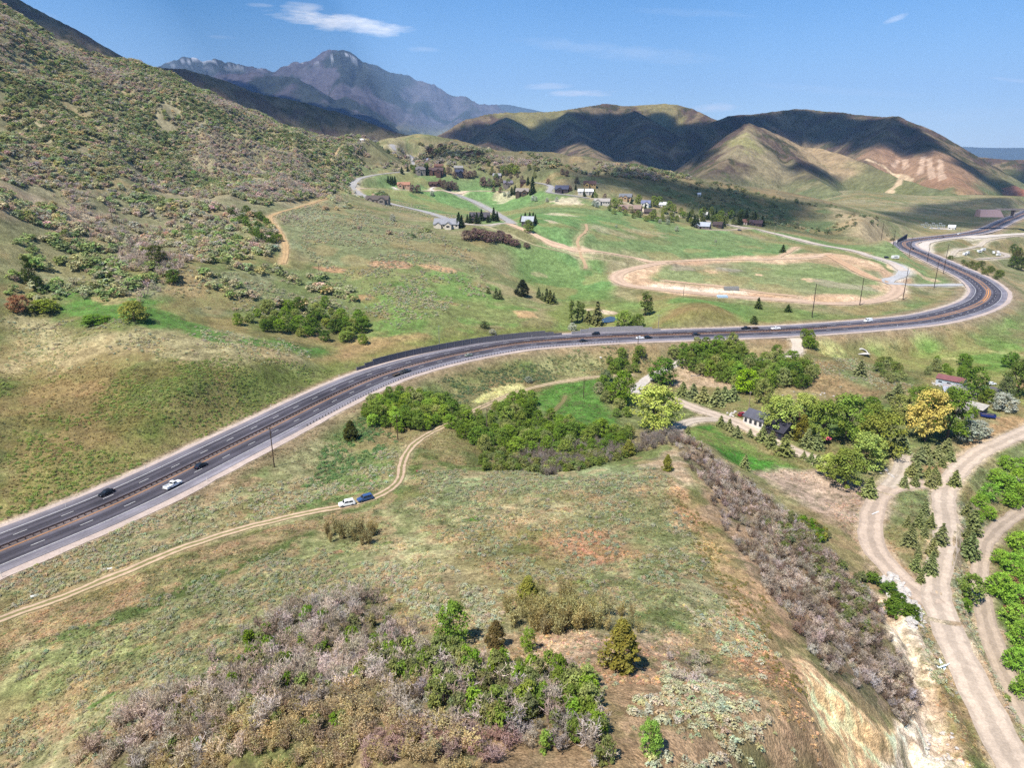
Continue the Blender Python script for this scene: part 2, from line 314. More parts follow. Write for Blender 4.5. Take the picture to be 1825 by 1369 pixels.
def spot(px, py, rx, c, s=1.0, ratio=.5, rough=None):
    p = hit(px, py); r0 = math.hypot(p[0], p[1]); wx = rx*math.hypot(r0, HC-p[2])/FP; a = math.atan2(p[0], p[1])
    m = (np.abs(GX-p[0]) < wx*5) & (np.abs(GY-p[1]) < wx*5)
    u = (GX[m]-p[0])*math.cos(a)-(GY[m]-p[1])*math.sin(a); v = (GX[m]-p[0])*math.sin(a)+(GY[m]-p[1])*math.cos(a)
    dip = max(.06, (HC-p[2])/r0); ratio = ratio if r0 < 430 else ratio*.32; d = np.hypot(u/wx, v/(wx*ratio/dip*.5))
    w = sstep(1.15, .75, d+(fbm(GX[m], GY[m], wx*.7, 4, 161)-.5)*1.5)*s
    global GC
    GC[m] = GC[m]*(1-w[:, None])+np.asarray(c)*w[:, None]
GRN, LUSH, DRY, OLV, SAGE, RED, TAN = lin(96,132,58), lin(78,138,58), lin(168,160,118), lin(118,114,64), lin(128,134,98), lin(184,138,108), lin(200,172,142)
zone([(0,-60),(0,470),(250,480),(420,440),(480,385),(590,345),(640,300),(640,235),(300,120),(60,20)], lin(146,138,104), 8, 1, 10, lin(128,128,88))
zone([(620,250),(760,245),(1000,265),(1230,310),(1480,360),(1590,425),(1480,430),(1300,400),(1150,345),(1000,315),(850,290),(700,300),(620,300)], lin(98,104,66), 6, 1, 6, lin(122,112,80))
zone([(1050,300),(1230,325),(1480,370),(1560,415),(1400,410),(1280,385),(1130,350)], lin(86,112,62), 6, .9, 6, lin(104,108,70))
zone([(0,480),(250,490),(600,470),(640,540),(560,545),(420,565),(100,530),(0,540)], SAGE, 5, 1, 8, lin(108,120,72))
zone([(20,348),(130,352),(200,380),(230,415),(120,420),(40,385)], lin(184,160,132), 4, .75, 10)
zone([(490,380),(600,360),(760,410),(860,470),(760,480),(600,470),(510,440)], lin(138,146,112), 5, 1, 8, lin(118,130,84))
zone([(620,490),(740,470),(860,500),(950,560),(860,585),(700,612),(655,570)], lin(104,138,64), 5, 1, 10, lin(122,134,76))
zone([(700,395),(800,410),(900,425),(940,460),(860,470),(760,430)], lin(112,122,66), 4, .8, 6)
zone([(560,470),(640,490),(650,580),(560,590),(470,560)], lin(112,128,74), 5, .8, 8)
zone([(610,345),(640,325),(700,308),(860,318),(950,345),(1100,372),(1200,395),(1300,410),(1420,440),(1380,462),(1180,462),(1000,430),(900,400),(800,385),(700,358)], lin(92,146,66), 4, 1, 4, lin(104,138,70))
zone([(560,300),(640,290),(700,300),(640,325),(600,335)], lin(112,138,76), 4, .8, 5)
zone([(860,420),(1000,440),(1090,470),(1090,535),(1000,535),(930,495)], lin(84,148,68), 4, 1, 6, lin(98,138,60))
zone([(1100,535),(1180,530),(1340,540),(1480,555),(1640,545),(1720,515),(1700,545),(1600,568),(1400,582),(1180,585),(1000,585),(960,560),(1020,540)], lin(98,138,62), 4, 1, 8, lin(118,132,66))
zone([(1180,575),(1215,545),(1260,540),(1310,560),(1350,583)], lin(134,116,72), 3, .9, 4)
zone([(1310,395),(1480,432),(1590,460),(1560,462),(1440,440),(1330,415)], lin(98,138,64), 4, .9, 6)
zone([(1480,372),(1560,390),(1600,425),(1570,435),(1500,410)], lin(172,150,110), 4, .9, 5)
zone([(1560,445),(1610,445),(1680,480),(1720,508),(1640,508),(1600,480)], lin(110,142,74), 3, .9, 4)
# building site north of the highway
zone([(1090,492),(1100,480),(1180,464),(1300,458),(1450,452),(1490,452),(1560,470),(1625,500),(1600,535),(1500,546),(1350,538),(1200,528),(1110,512)], lin(206,166,130), 2, 1, 3, lin(196,150,116))
zone([(1140,492),(1180,476),(1300,469),(1450,464),(1556,482),(1596,510),(1555,532),(1400,523),(1260,510),(1150,505)], lin(124,142,80), 2, 1, 4, lin(150,144,104))
zone([(1380,476),(1460,472),(1530,492),(1500,500),(1400,488)], lin(112,142,66), 2, .8, 5)
zone([(1180,498),(1240,502),(1320,510),(1330,520),(1250,514),(1190,508)], lin(150,150,92), 2, .6, 4)
zone([(1100,508),(1170,504),(1250,512),(1340,518),(1330,526),(1200,522)], lin(226,208,190), 2, .95, 2)
for p in [(1268,484,9),(1353,490,7),(1445,500,11),(1565,512,14)]: spot(p[0], p[1], p[2], lin(208,168,128), .9, 1.2)
spot(1215,478,30, lin(150,136,120), .7); spot(1300,482,24, lin(148,142,132), .7); spot(1500,508,45, lin(158,146,126), .6)
spot(1605,478,22, lin(206,168,128), .9, .6); spot(1640,492,30, lin(208,176,138), .8, .5)
# the near bank, gulch and farm valley
zone([(0,660),(150,648),(350,650),(560,655),(615,668),(400,778),(0,940)], lin(118,112,62), 6, 1, 8, lin(106,116,58))
zone([(0,555),(200,590),(350,580),(480,608),(580,640),(600,662),(350,652),(150,648),(0,660)], lin(164,156,116), 4, 1, 8, lin(150,142,100))
zone([(100,520),(250,530),(420,600),(520,610),(600,622),(560,640),(430,612),(300,592),(150,577)], lin(84,130,52), 3, .95, 6)
zone([(560,640),(630,610),(760,600),(770,618),(640,650),(600,668)], lin(164,138,92), 3, .9, 6)
zone([(0,1000),(300,890),(560,750),(700,690),(780,670),(830,700),(760,800),(700,870),(560,910),(300,985),(0,1100)], lin(146,146,104), 5, 1, 8, lin(112,136,76))
zone([(640,760),(760,680),(900,650),(1050,640),(1100,660),(980,690),(850,735),(700,830)], lin(96,122,56), 5, .9, 8, lin(130,126,84))
zone([(870,690),(930,680),(955,700),(900,715),(855,715)], lin(206,210,136), 2, .95, 5)
zone([(960,640),(1060,620),(1120,640),(1050,670),(980,668)], lin(150,152,100), 3, .8, 6)
zone([(900,706),(1000,684),(1070,676),(1090,740),(1120,762),(1040,765),(960,725)], lin(84,132,46), 3, 1, 4)
zone([(790,770),(900,715),(1000,745),(1130,780),(1110,812),(1060,840),(960,845),(860,835)], lin(84,108,52), 4, .9, 5)
zone([(1440,612),(1540,618),(1640,592),(1720,578),(1640,612),(1550,626),(1470,640)], lin(188,198,116), 3, .95, 6)
zone([(1350,600),(1440,606),(1420,640),(1330,648)], lin(150,132,96), 3, .9, 5)
zone([(1560,632),(1650,610),(1740,575),(1825,540),(1825,720),(1700,690),(1620,650)], lin(104,142,52), 5, 1, 8, lin(118,138,66))
zone([(1440,640),(1540,640),(1620,680),(1680,700),(1560,720),(1480,680)], lin(118,134,84), 4, .9, 6, lin(142,124,86))
zone([(1380,660),(1470,650),(1560,700),(1500,720),(1430,690)], lin(160,132,94), 3, .8, 6)
zone([(1180,700),(1300,690),(1440,720),(1560,720),(1700,730),(1720,760),(1560,860),(1440,840),(1330,780),(1200,720)], lin(92,126,54), 4, .9, 6, lin(120,128,74))
zone([(1200,660),(1280,655),(1300,690),(1220,690)], lin(196,172,152), 3, .9, 5)
zone([(1600,870),(1670,800),(1740,790),(1700,830),(1660,870),(1690,960),(1660,1040),(1610,1020),(1580,940)], lin(122,136,84), 3, .9, 5)
zone([(1650,840),(1700,795),(1790,750),(1825,745),(1780,790),(1700,842),(1680,870)], lin(182,146,104), 2, .9, 4)
zone([(1215,772),(1260,752),(1330,790),(1400,822),(1470,845),(1440,858),(1370,852),(1290,815)], lin(66,130,32), 2.5, 1, 4)
zone([(1300,830),(1440,850),(1540,880),(1560,930),(1500,930),(1400,880)], lin(120,126,78), 4, .8, 6)
zone([(1355,846),(1450,838),(1572,868),(1575,930),(1550,960),(1630,1050),(1600,1050),(1510,960),(1440,915)], lin(190,164,148), 3, .95, 6, lin(176,150,134))
zone([(1690,900),(1740,900),(1760,960),(1740,1010),(1750,1080),(1790,1200),(1825,1290),(1825,1440),(1740,1180),(1690,1060)], lin(140,148,122), 3, .95, 5, lin(128,136,100))
zone([(1700,870),(1825,790),(1825,905),(1760,940),(1730,900)], lin(118,130,84), 3, .8, 5)
zone([(1770,960),(1825,930),(1825,1230),(1780,1130),(1765,1040)], lin(92,116,56), 3, .9, 5)
# the knoll
zone([(0,1110),(300,1000),(560,925),(800,880),(1000,860),(1200,850),(1300,1000),(1400,1200),(1460,1440),(0,1440)], lin(166,161,122), 3, 1, 4, lin(142,144,100))
zone([(0,1130),(120,1060),(420,960),(640,915),(690,930),(500,990),(250,1080),(60,1150)], lin(150,132,96), 2, .9, 4, lin(140,136,92))
zone([(40,1150),(200,1095),(400,1015),(560,945),(570,955),(420,1030),(230,1105),(80,1165)], lin(92,116,58), 1.5, .9, 2)
zone([(590,940),(700,915),(790,960),(820,1010),(700,1010),(600,1060),(460,1010)], lin(174,172,126), 3, .9, 5, lin(150,156,104))
zone([(0,1160),(140,1130),(220,1160),(160,1230),(0,1300)], lin(150,160,100), 3, .8, 5)
zone([(750,850),(900,840),(1050,830),(1180,840),(1100,900),(960,900),(800,900)], lin(150,164,118), 3, .85, 6)
zone([(980,965),(1060,942),(1105,945),(1125,990),(1080,1015),(1010,1005)], lin(190,140,112), 2, .9, 5)
zone([(860,955),(960,945),(985,1000),(1090,1040),(1060,1085),(950,1010)], lin(120,130,66), 3, .8, 5)
zone([(1000,880),(1200,870),(1280,960),(1250,1050),(1150,1080),(1120,960)], lin(146,146,104), 4, .8, 7, lin(128,134,84))
zone([(1130,1090),(1270,1120),(1290,1200),(1180,1170)], lin(100,118,60), 3, .8, 5)
zone([(960,1150),(1090,1120),(1200,1150),(1330,1230),(1430,1440),(1130,1440),(1080,1240),(1000,1190)], lin(196,166,140), 3, .9, 6, lin(176,142,114))
zone([(1200,840),(1285,935),(1362,1022),(1414,1090),(1432,1180),(1470,1240),(1490,1440),(1360,1440),(1310,1130),(1230,960),(1180,850)], lin(192,152,116), 2.5, .9, 5, lin(172,148,98))
zone([(1140,830),(1200,800),(1240,830),(1255,880),(1200,870)], lin(190,168,144), 2, .8, 5)
zone([(1190,775),(1240,790),(1330,860),(1420,920),(1500,1010),(1560,1060),(1620,1200),(1630,1270),(1580,1290),(1470,1200),(1400,1110),(1330,1010),(1270,930),(1240,860)], lin(150,128,108), 2.5, .9, 4)
zone([(430,1150),(520,1080),(700,1085),(800,1160),(900,1200),(1040,1210),(1090,1440),(1090,1420),(100,1420),(160,1330),(340,1215)], lin(138,122,100), 2, .9, 4, lin(120,114,78))
zone([(1412,1092),(1445,1180),(1500,1235),(1600,1285),(1640,1310),(1560,1300),(1480,1240),(1425,1195)], lin(168,152,104), 2, .9, 4, lin(150,144,90))
zone([(1405,1188),(1440,1188),(1485,1228),(1560,1285),(1630,1315),(1710,1440),(1480,1440),(1440,1310)], lin(250,200,150,1.15), 1.0, 1, 3, lin(246,184,128,1.15))
zone([(1540,1050),(1590,1070),(1650,1160),(1690,1250),(1740,1440),(1600,1440),(1570,1330),(1630,1280),(1610,1180)], lin(230,208,186,.92), 1.2, 1, 3, lin(230,190,156,.92))
for (px, py, rx, c, s) in [(690,470,36,RED,.9),(780,478,30,lin(186,142,104),.8),(730,455,14,RED,.6),(590,480,26,lin(180,132,98),.8),(1000,690,0.1,RED,0),(940,560,22,lin(198,160,116),.8),(600,985,14,RED,.8),(845,925,20,lin(88,150,40),.9),(690,968,12,lin(104,124,54),.9),
        (520,1020,30,lin(112,112,56),.8),(350,1045,26,lin(112,126,62),.6),(260,1150,16,lin(104,128,50),.8),(180,1250,26,lin(84,130,44),.8),(620,780,30,lin(92,124,60),.6),(200,530,30,lin(176,148,112),.6),(330,500,36,lin(150,128,90),.6),(640,530,26,lin(176,132,96),.6),(800,540,18,lin(172,134,92),.5),(560,600,16,lin(180,142,112),.5),
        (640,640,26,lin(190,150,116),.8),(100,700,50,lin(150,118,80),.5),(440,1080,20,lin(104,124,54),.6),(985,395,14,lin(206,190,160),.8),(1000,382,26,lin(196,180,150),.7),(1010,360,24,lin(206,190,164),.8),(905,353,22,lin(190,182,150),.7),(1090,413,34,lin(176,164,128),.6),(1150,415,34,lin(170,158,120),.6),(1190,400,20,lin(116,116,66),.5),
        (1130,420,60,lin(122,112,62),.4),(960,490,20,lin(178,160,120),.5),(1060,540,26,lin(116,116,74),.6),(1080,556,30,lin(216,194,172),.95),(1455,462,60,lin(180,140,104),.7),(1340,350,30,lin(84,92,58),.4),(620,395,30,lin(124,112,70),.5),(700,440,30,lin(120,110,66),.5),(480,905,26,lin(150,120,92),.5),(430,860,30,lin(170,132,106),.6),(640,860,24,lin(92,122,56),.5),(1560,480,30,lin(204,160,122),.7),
        (1830,690,30,lin(170,128,94),.8),(1700,640,26,lin(190,196,120),.5),(1790,630,24,lin(176,186,110),.5),(1810,855,22,lin(214,204,194),.8),(1690,1330,14,lin(96,120,52),.6),(1655,1215,14,lin(104,122,60),.6),(1245,700,20,lin(190,166,146),.5)]:
    if s: spot(px, py, rx, c, s)
GC = mixc_(GC, (1-sstep(17, 24+8*nB, hd))*.85, lin(150, 128, 104)); GC = mixc_(GC, (1-sstep(14.0, 16.8, hd)), lin(198, 182, 168))
strip = sstep(16, 19, hd)*(1-sstep(26, 36, hd))*(hside < 0)*sstep(520, 330, GR); GC = mixc_(GC, strip*.8, lin(104,122,50))

zone([(1340,1200),(1400,1180),(1440,1250),(1470,1440),(1340,1440)], lin(176,140,108), 2, .85, 5, lin(150,132,94))
# the raw cut of the bluff: a scarp with gullies
for poly, dep in (([(1415,1200),(1480,1235),(1560,1300),(1620,1318),(1720,1385),(1500,1400),(1450,1300)], 2.6), ([(1545,1055),(1590,1072),(1650,1165),(1690,1250),(1735,1369),(1640,1369),(1625,1280),(1608,1180)], 1.3)):
    P = np.array([hit(*p)[:2] for p in poly]); lo = P.min(0)-8; hi_ = P.max(0)+8; m = (GX > lo[0]) & (GX < hi_[0]) & (GY > lo[1]) & (GY < hi_[1]); gx, gy = GX[m], GY[m]
    sd = poly_sd(gx, gy, P)+(fbm(gx, gy, 5, 4, 401)-.5)*3; gu = 1-np.abs(2*fbm((gx-gy)*.5*1.0+fbm(gx, gy, 9, 2, 403)*3, (gx+gy)*.12, 2.6, 3, 405)-1)
    GZ[m] -= dep*sstep(0, 2.2, sd)+(gu-.3)*1.5*sstep(.5, 4, sd)
# ------------------------------------------------------------------ minor roads (picture polyline, width m, colour, name)
ASPH, GRAV, DIRT = lin(168,164,160), lin(210,190,168), lin(208,178,150)
ROADS = [
 ('dirt_track', 3.2, lin(206,178,150), [(-60,1127),(0,1103),(150,1050),(300,985),(420,945),(540,916),(620,902),(660,890),(700,872),(716,850),(716,825),(728,800),(760,775),(800,755),(850,730),(900,706),(960,688),(1040,674),(1085,670),(1130,667)]),
 ('farm_drive', 6, lin(204,190,172), [(1418,603),(1424,620),(1412,635),(1370,644),(1320,640)]),
 ('farm_drive', 5, lin(206,196,184), [(1215,643),(1204,650),(1165,668),(1145,682),(1132,700)]),
 ('gravel_road', 6.5, GRAV, [(1206,714),(1250,732),(1300,747),(1340,765),(1385,792),(1420,804),(1462,826)]),
 ('gravel_road', 5, lin(202,186,166), [(1300,749),(1250,745),(1216,756),(1203,768),(1200,776)]),
 ('gravel_road', 6.8, lin(208,188,166), [(1870,748),(1825,770),(1780,790),(1740,810),(1703,843),(1683,880),(1682,905),(1690,940),(1685,975),(1672,1010),(1665,1050),(1680,1100),(1715,1180),(1760,1270),(1810,1369),(1836,1420)]),
 ('gravel_road', 6.5, lin(204,182,160), [(1678,866),(1620,862),(1582,870),(1561,895),(1550,940),(1560,985),(1600,1030),(1640,1060),(1668,1078)]),
 ('gravel_road', 5, lin(202,186,166), [(1582,868),(1600,848),(1613,812)]),
 ('gravel_road', 4.6, lin(190,170,148), [(1870,885),(1825,910),(1780,940),(1752,975),(1745,1020),(1752,1080),(1770,1150),(1800,1220),(1845,1300)]),
 ('village_road', 8, ASPH, [(805,393),(760,378),(700,364),(650,350),(632,339),(626,331),(632,322),(660,313),(715,306)]),
 ('village_road', 8, ASPH, [(750,301),(738,294),(733,286),(738,279),(731,275)]),
 ('village_road', 8, ASPH, [(706,269),(700,262),(698,257)]),
 ('village_road', 6, lin(212,190,164), [(640,335),(700,338),(800,341),(860,340),(930,342)]),
 ('village_road', 8, ASPH, [(800,341),(840,357),(880,378),(912,397)]),
 ('village_road', 6, lin(190,180,166), [(800,392),(830,399),(865,401),(900,397),(914,396)]),
 ('dirt_road', 6.5, lin(214,184,154), [(905,398),(940,412),(980,430),(1030,442),(1080,450),(1140,461),(1180,466),(1260,463),(1350,462),(1440,459),(1480,451)]),
 ('dirt_road', 3, lin(188,178,134), [(860,402),(910,418),(950,436),(1040,456),(1110,468)]),
 ('foot_trail', 2.6, lin(178,152,120), [(1044,479),(1036,455),(1030,440),(1030,425),(1045,411),(1044,399)]),
 ('village_road', 7, ASPH, [(952,325),(972,328),(986,334),(975,342),(1010,347),(1050,353)]),
 ('village_road', 4, lin(188,178,170), [(1070,326),(1090,329),(1110,334)]),
 ('village_road', 7.5, lin(196,182,168), [(1210,384),(1240,390),(1290,399),(1340,407),(1400,421),(1450,434),(1520,447),(1570,461),(1592,470),(1612,484)]),
 ('village_road', 9, lin(186,184,182), [(1560,459),(1590,468),(1611,481),(1604,493),(1580,499),(1586,505),(1620,508),(1680,508.5),(1728,507)]),
 ('dirt_road', 10, lin(206,178,152), [(1595,507),(1602,516),(1585,530),(1550,538),(1480,541.5),(1400,535),(1300,528),(1200,518),(1120,509),(1097,496),(1107,485),(1150,474),(1185,467)]),
 ('dirt_road', 8, lin(204,168,134), [(1475,453),(1512,474),(1550,494),(1585,504)]),
 ('frontage_road', 11, lin(212,200,186), [(1650,449),(1646,438),(1660,430),(1700,424.5),(1760,420),(1850,415)]),
 ('dirt_road', 6, lin(200,186,166), [(1697,456),(1705,447),(1730,442),(1746,437),(1762,428),(1800,422),(1850,419)]),
 ('dirt_road', 6, lin(198,184,168), [(1746,439),(1780,449),(1796,457),(1770,460),(1745,462)]),
 ('hill_track', 4, lin(190,160,118), [(505,470),(510,440),(496,410),(480,389),(500,378),(540,367),(590,351)]),
 ('hill_track', 4, lin(196,168,128), [(594,283),(603,268),(613,255)]),
 ('dirt_track', 2.0, lin(118,108,72), [(965,752),(985,735),(1000,722),(1008,705)]),
 ('village_road', 4, lin(206,188,164), [(1108,359),(1140,370),(1160,384),(1202,384),(1215,386)]),
 ('village_road', 4.5, lin(204,186,162), [(1262,409),(1300,410),(1330,407)]),
 ('village_road', 3.5, lin(214,204,190), [(775,333),(768,336),(772,341)]),
 ('village_road', 3.5, lin(214,204,190), [(700,333),(707,338)]),
 ('dirt_road', 5, lin(210,178,146), [(1185,500),(1230,505),(1290,511),(1345,520),(1420,528)]),
 ('dirt_road', 4, lin(206,176,144), [(1420,440),(1400,452),(1380,462)]),
 ('village_road', 4, lin(206,196,180), [(640,252),(632,256),(620,262)]),
 ('foot_trail', 1.7, lin(184,174,126), [(688,914),(730,940),(770,972),(802,1004),(850,1030)]),
 ('foot_trail', 1.2, lin(178,142,110), [(796,1022),(806,1062),(822,1100),(838,1128)]),
 ('hill_track', 5, lin(206,190,166), [(640,340),(600,334),(560,330)]),
]
for k, (nm, w, c, pp) in enumerate(ROADS):
    P = catmull(hits(pp), 4.0 if w < 7 else 5.0); P = smooth(P, 3); ROADS[k] = (nm, w, c, pp, P)
    lo = P[:, :2].min(0)-30; hi_ = P[:, :2].max(0)+30
    m = (GX > lo[0]) & (GX < hi_[0]) & (GY > lo[1]) & (GY < hi_[1])
    gx, gy = GX[m], GY[m]
    d, sd, t, i_, f_ = seg_dist(gx, gy, P[:, :2], True)
    zr = P[i_, 2]*(1-f_)+P[np.minimum(i_+1, len(P)-1), 2]*f_
    rr = np.hypot(gx, gy); k2 = np.clip(rr/250, 1, 4)
    w2 = 1-sstep(w*.5+.8*k2, w*.5+5*k2, d); GZ[m] = GZ[m]*(1-w2)+(zr-.05*k2)*w2
    rough = (fbm(gx, gy, 5*k2, 3, 171)-.5)*3*k2
    wp = (1-sstep(w*.5-.2, w*.5+1.8*k2, d+rough))*.85
    if nm in ('dirt_track', 'foot_trail'): wp = wp*.45
    GC[m] = GC[m]*(1-wp[:, None])+(c*.93)*wp[:, None]
# small tonal grain, real ground variation
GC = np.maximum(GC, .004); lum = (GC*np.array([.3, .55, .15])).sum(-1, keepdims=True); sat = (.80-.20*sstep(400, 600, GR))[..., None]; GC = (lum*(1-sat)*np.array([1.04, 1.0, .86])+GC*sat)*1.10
spk = fbm(GX, GY, 1.5, 3, 183); GC *= (0.74+0.52*nC)[..., None]*(0.70+0.6*fbm(GX, GY, 2.2, 3, 181))[..., None]
GC = mixc_(GC, sstep(.56, .68, spk)*.5*(GR < 420), GC.mean((0, 1))*.45); nE = fbm(GX, GY, 17, 5, 191); GC *= (.82+.36*nE)[..., None]
nG = fbm(GX, GY, 4.5, 4, 197); GC = mixc_(GC, sstep(.54, .64, nG)*.42*sstep(245, 190, GR)*(hd > 18), lin(190,158,130)); GC = mixc_(GC, sstep(.44, .34, nG)*.4*sstep(245, 190, GR)*(hd > 18), lin(96,112,66)); nF = fbm(GX, GY, 34, 5, 195); GC = mixc_(GC, sstep(.56, .66, nF)*.30*(hd > 18), lin(176,148,112)); GC = np.clip(GC*np.array([1.045, 1.0, .90]), .004, .80)

# ------------------------------------------------------------------ materials
def newmat(name):
    m = bpy.data.materials.new(name); m.use_nodes = True; t = m.node_tree; b = t.nodes['Principled BSDF']
    b.inputs['Roughness'].default_value = 0.9; b.inputs['Specular IOR Level'].default_value = 0.15
    return m, t, b
def nd(t, typ, ins=None, **k):
    n_ = t.nodes.new(typ)
    for a, v in k.items(): setattr(n_, a, v)
    for a, v in (ins or {}).items():
        if hasattr(v, 'links') or isinstance(v, bpy.types.NodeSocket): t.links.new(v, n_.inputs[a])
        else: n_.inputs[a].default_value = v
    return n_
def noise_mul(t, col, scales, amt, attr_coord=None):
    """col * (1 +- noise) at several scales"""
    tcn = nd(t, 'ShaderNodeTexCoord'); out = col
    for s, a in zip(scales, amt):
        n_ = nd(t, 'ShaderNodeTexNoise', {'Vector': tcn.outputs['Object'], 'Scale': s, 'Detail': 3.0, 'Roughness': 0.6})
        mr = nd(t, 'ShaderNodeMapRange', {'Value': n_.outputs['Fac'], 'From Min': .3, 'From Max': .7, 'To Min': 1-a, 'To Max': 1+a})
        vm = nd(t, 'ShaderNodeVectorMath', {0: out, 1: mr.outputs[0]}, operation='MULTIPLY'); out = vm.outputs[0]
    return out
def mat_ground(name, scales, amt, bump_s, bump_d):
    m, t, b = newmat(name); a = nd(t, 'ShaderNodeAttribute', attribute_name='Col')
    out = noise_mul(t, a.outputs['Color'], scales, amt); t.links.new(out, b.inputs['Base Color'])
    b.inputs['Specular IOR Level'].default_value = 0.0; b.inputs['Roughness'].default_value = 1.0
    tcn = nd(t, 'ShaderNodeTexCoord'); n_ = nd(t, 'ShaderNodeTexNoise', {'Vector': tcn.outputs['Object'], 'Scale': bump_s, 'Detail': 4.0, 'Roughness': 0.65})
    bp = nd(t, 'ShaderNodeBump', {'Height': n_.outputs['Fac'], 'Distance': bump_d, 'Strength': 1.0}); t.links.new(bp.outputs[0], b.inputs['Normal'])
    return m
M_ground = mat_ground('ground_cover', [3.4, 1.1, .3, .1], [.42, .34, .2, .12], 2.4, .4)
M_hill = mat_ground('hill_cover', [.11, .035, .01], [.25, .22, .14], .06, 7)
M_peak = mat_ground('peak_cover', [.014, .004], [.22, .2], .008, 34)
def plain(name, col, rough=.85, spec=.2, metal=0, var=0, scale=1.0, obj_col=False):
    m, t, b = newmat(name); b.inputs['Roughness'].default_value = rough; b.inputs['Specular IOR Level'].default_value = spec; b.inputs['Metallic'].default_value = metal
    c4 = tuple(col)+(1,) if len(col) == 3 else col
    rgb = nd(t, 'ShaderNodeRGB'); rgb.outputs[0].default_value = c4; out = rgb.outputs[0]
    if obj_col:
        oi = nd(t, 'ShaderNodeObjectInfo'); vm = nd(t, 'ShaderNodeVectorMath', {0: out, 1: oi.outputs['Color']}, operation='MULTIPLY'); out = vm.outputs[0]
    if var: out = noise_mul(t, out, [scale, scale*4.3], [var, var*.7])
    t.links.new(out, b.inputs['Base Color']); return m

# ------------------------------------------------------------------ mesh helpers
def tag(o, label=None, cat=None, group=None, kind=None):
    if label: o['label'] = label
    if cat: o['category'] = cat
    if group: o['group'] = group
    if kind: o['kind'] = kind
    return o
def np_mesh(name, V, F, col=None, smooth_=True):
    """V (n,3), F (m,k) index array; col per vertex (n,3)"""
    V = np.asarray(V, np.float32); F = np.asarray(F, np.int32); me = bpy.data.meshes.new(name); k = F.shape[1]
    me.vertices.add(len(V)); me.vertices.foreach_set('co', V.ravel()); me.loops.add(F.size); me.loops.foreach_set('vertex_index', F.ravel())
    me.polygons.add(len(F)); me.polygons.foreach_set('loop_start', np.arange(len(F), dtype=np.int32)*k)
    me.polygons.foreach_set('use_smooth', np.full(len(F), smooth_)); me.update(calc_edges=True)
    if col is not None:
        at = me.color_attributes.new('Col', 'FLOAT_COLOR', 'POINT'); at.data.foreach_set('color', np.c_[np.asarray(col, np.float32), np.ones(len(V), np.float32)].ravel())
    return me
def grid_faces(n, m):
    i = np.arange(n-1)[:, None]*m+np.arange(m-1)[None]; return np.stack([i, i+m, i+m+1, i+1], -1).reshape(-1, 4)
def put(name, me, mat=None, parent=None, loc=None, rotz=None):
    o = bpy.data.objects.new(name, me); C.objects.link(o)
    if mat is not None:
        for m_ in (mat if isinstance(mat, (list, tuple)) else [mat]): me.materials.append(m_)
    if parent is not None: o.parent = parent
    if loc is not None: o.location = loc
    if rotz is not None: o.rotation_euler = (0, 0, rotz)
    return o
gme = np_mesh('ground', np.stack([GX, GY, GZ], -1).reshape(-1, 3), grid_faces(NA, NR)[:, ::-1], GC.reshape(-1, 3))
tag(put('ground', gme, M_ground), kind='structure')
# far colours
bn = fbm(BX, BY, 260, 4, 201); bn2 = fbm(BX, BY, 70, 4, 205); bn3 = fbm(BX, BY, 28, 3, 209)
BCc = np.empty(BX.shape+(3,)); BCc[:] = lin(136,122,94)
BCc = mixc_(BCc, sstep(.45, .6, bn), lin(122,112,84)); BCc = mixc_(BCc, sstep(.50, .60, bn2)*.8, lin(94,80,72)); BCc = mixc_(BCc, sstep(.56, .64, bn3)*.75, lin(72,78,50))
BCc = BCc*np.array([.86, .81, .86]); low = sstep(90, 10, BZ)*sstep(R(8), R(16), BA); BCc = mixc_(BCc, low*.7, lin(118,128,86))
def bpaint(px, py, wpx, c, s=1, hpx=None):
    global BCc
    p = hitb(px, py); r = math.hypot(p[0], p[1]); w = wpx*r/FP; d = np.hypot(BX-p[0], (BY-p[1])*(.5))
    ww = sstep(1.2, .6, d/w+(fbm(BX, BY, w*.6, 4, 211)-.5)*1.6)*s; BCc = mixc_(BCc, ww, c)
def bline(pp, w, c, s=1):
    global BCc
    P = np.array([hitb(*p)[:2] for p in pp]); d = seg_dist(BX, BY, P); BCc = mixc_(BCc, (1-sstep(w*.5, w*1.1, d+(bn3-.5)*w))*s, c)
bpaint(1360,290,60, lin(160,146,112), .7); bpaint(1470,280,50, lin(176,152,116), .8); bpaint(1640,300,70, lin(166,132,104), .8); bpaint(1700,325,50, lin(166,128,100), .7); bpaint(1560,340,70, lin(128,128,84), .6)
bpaint(1330,250,26, lin(150,148,92), .6); bpaint(960,207,60, lin(138,132,84), .7); bpaint(1180,190,40, lin(150,140,96), .7)
for pp in ([(1612,285),(1614,300)],[(1645,280),(1640,310)],[(1655,283),(1662,318)],[(1675,285),(1680,320)],[(1600,288),(1592,296)]): bline(pp, 9, lin(206,176,148), .8)
bline([(1545,285),(1575,297),(1600,312),(1622,321),(1600,330),(1584,340),(1590,346)], 9, lin(212,186,150), .95)
bline([(1010,205),(1012,215),(1040,228)], 8, lin(160,150,110), .6); bpaint(1815,345,16, lin(214,140,110), .9)
pk = sstep(5400, 6800, BR)
bp_ = np.empty(BX.shape+(3,)); bp_[:] = lin(100,96,102)
bp_ = mixc_(bp_, sstep(.42, .58, fbm(BX, BY, 1100, 5, 221)), lin(92,88,92)); bp_ = mixc_(bp_, sstep(720, 400, BZ)*.7, lin(140,142,100))
forest = sstep(.46, .56, fbm(BX, BY, 830, 5, 231)+.28*sstep(900, 1840, BZ)-.06); bp_ = mixc_(bp_, forest*.9, lin(58,66,56))
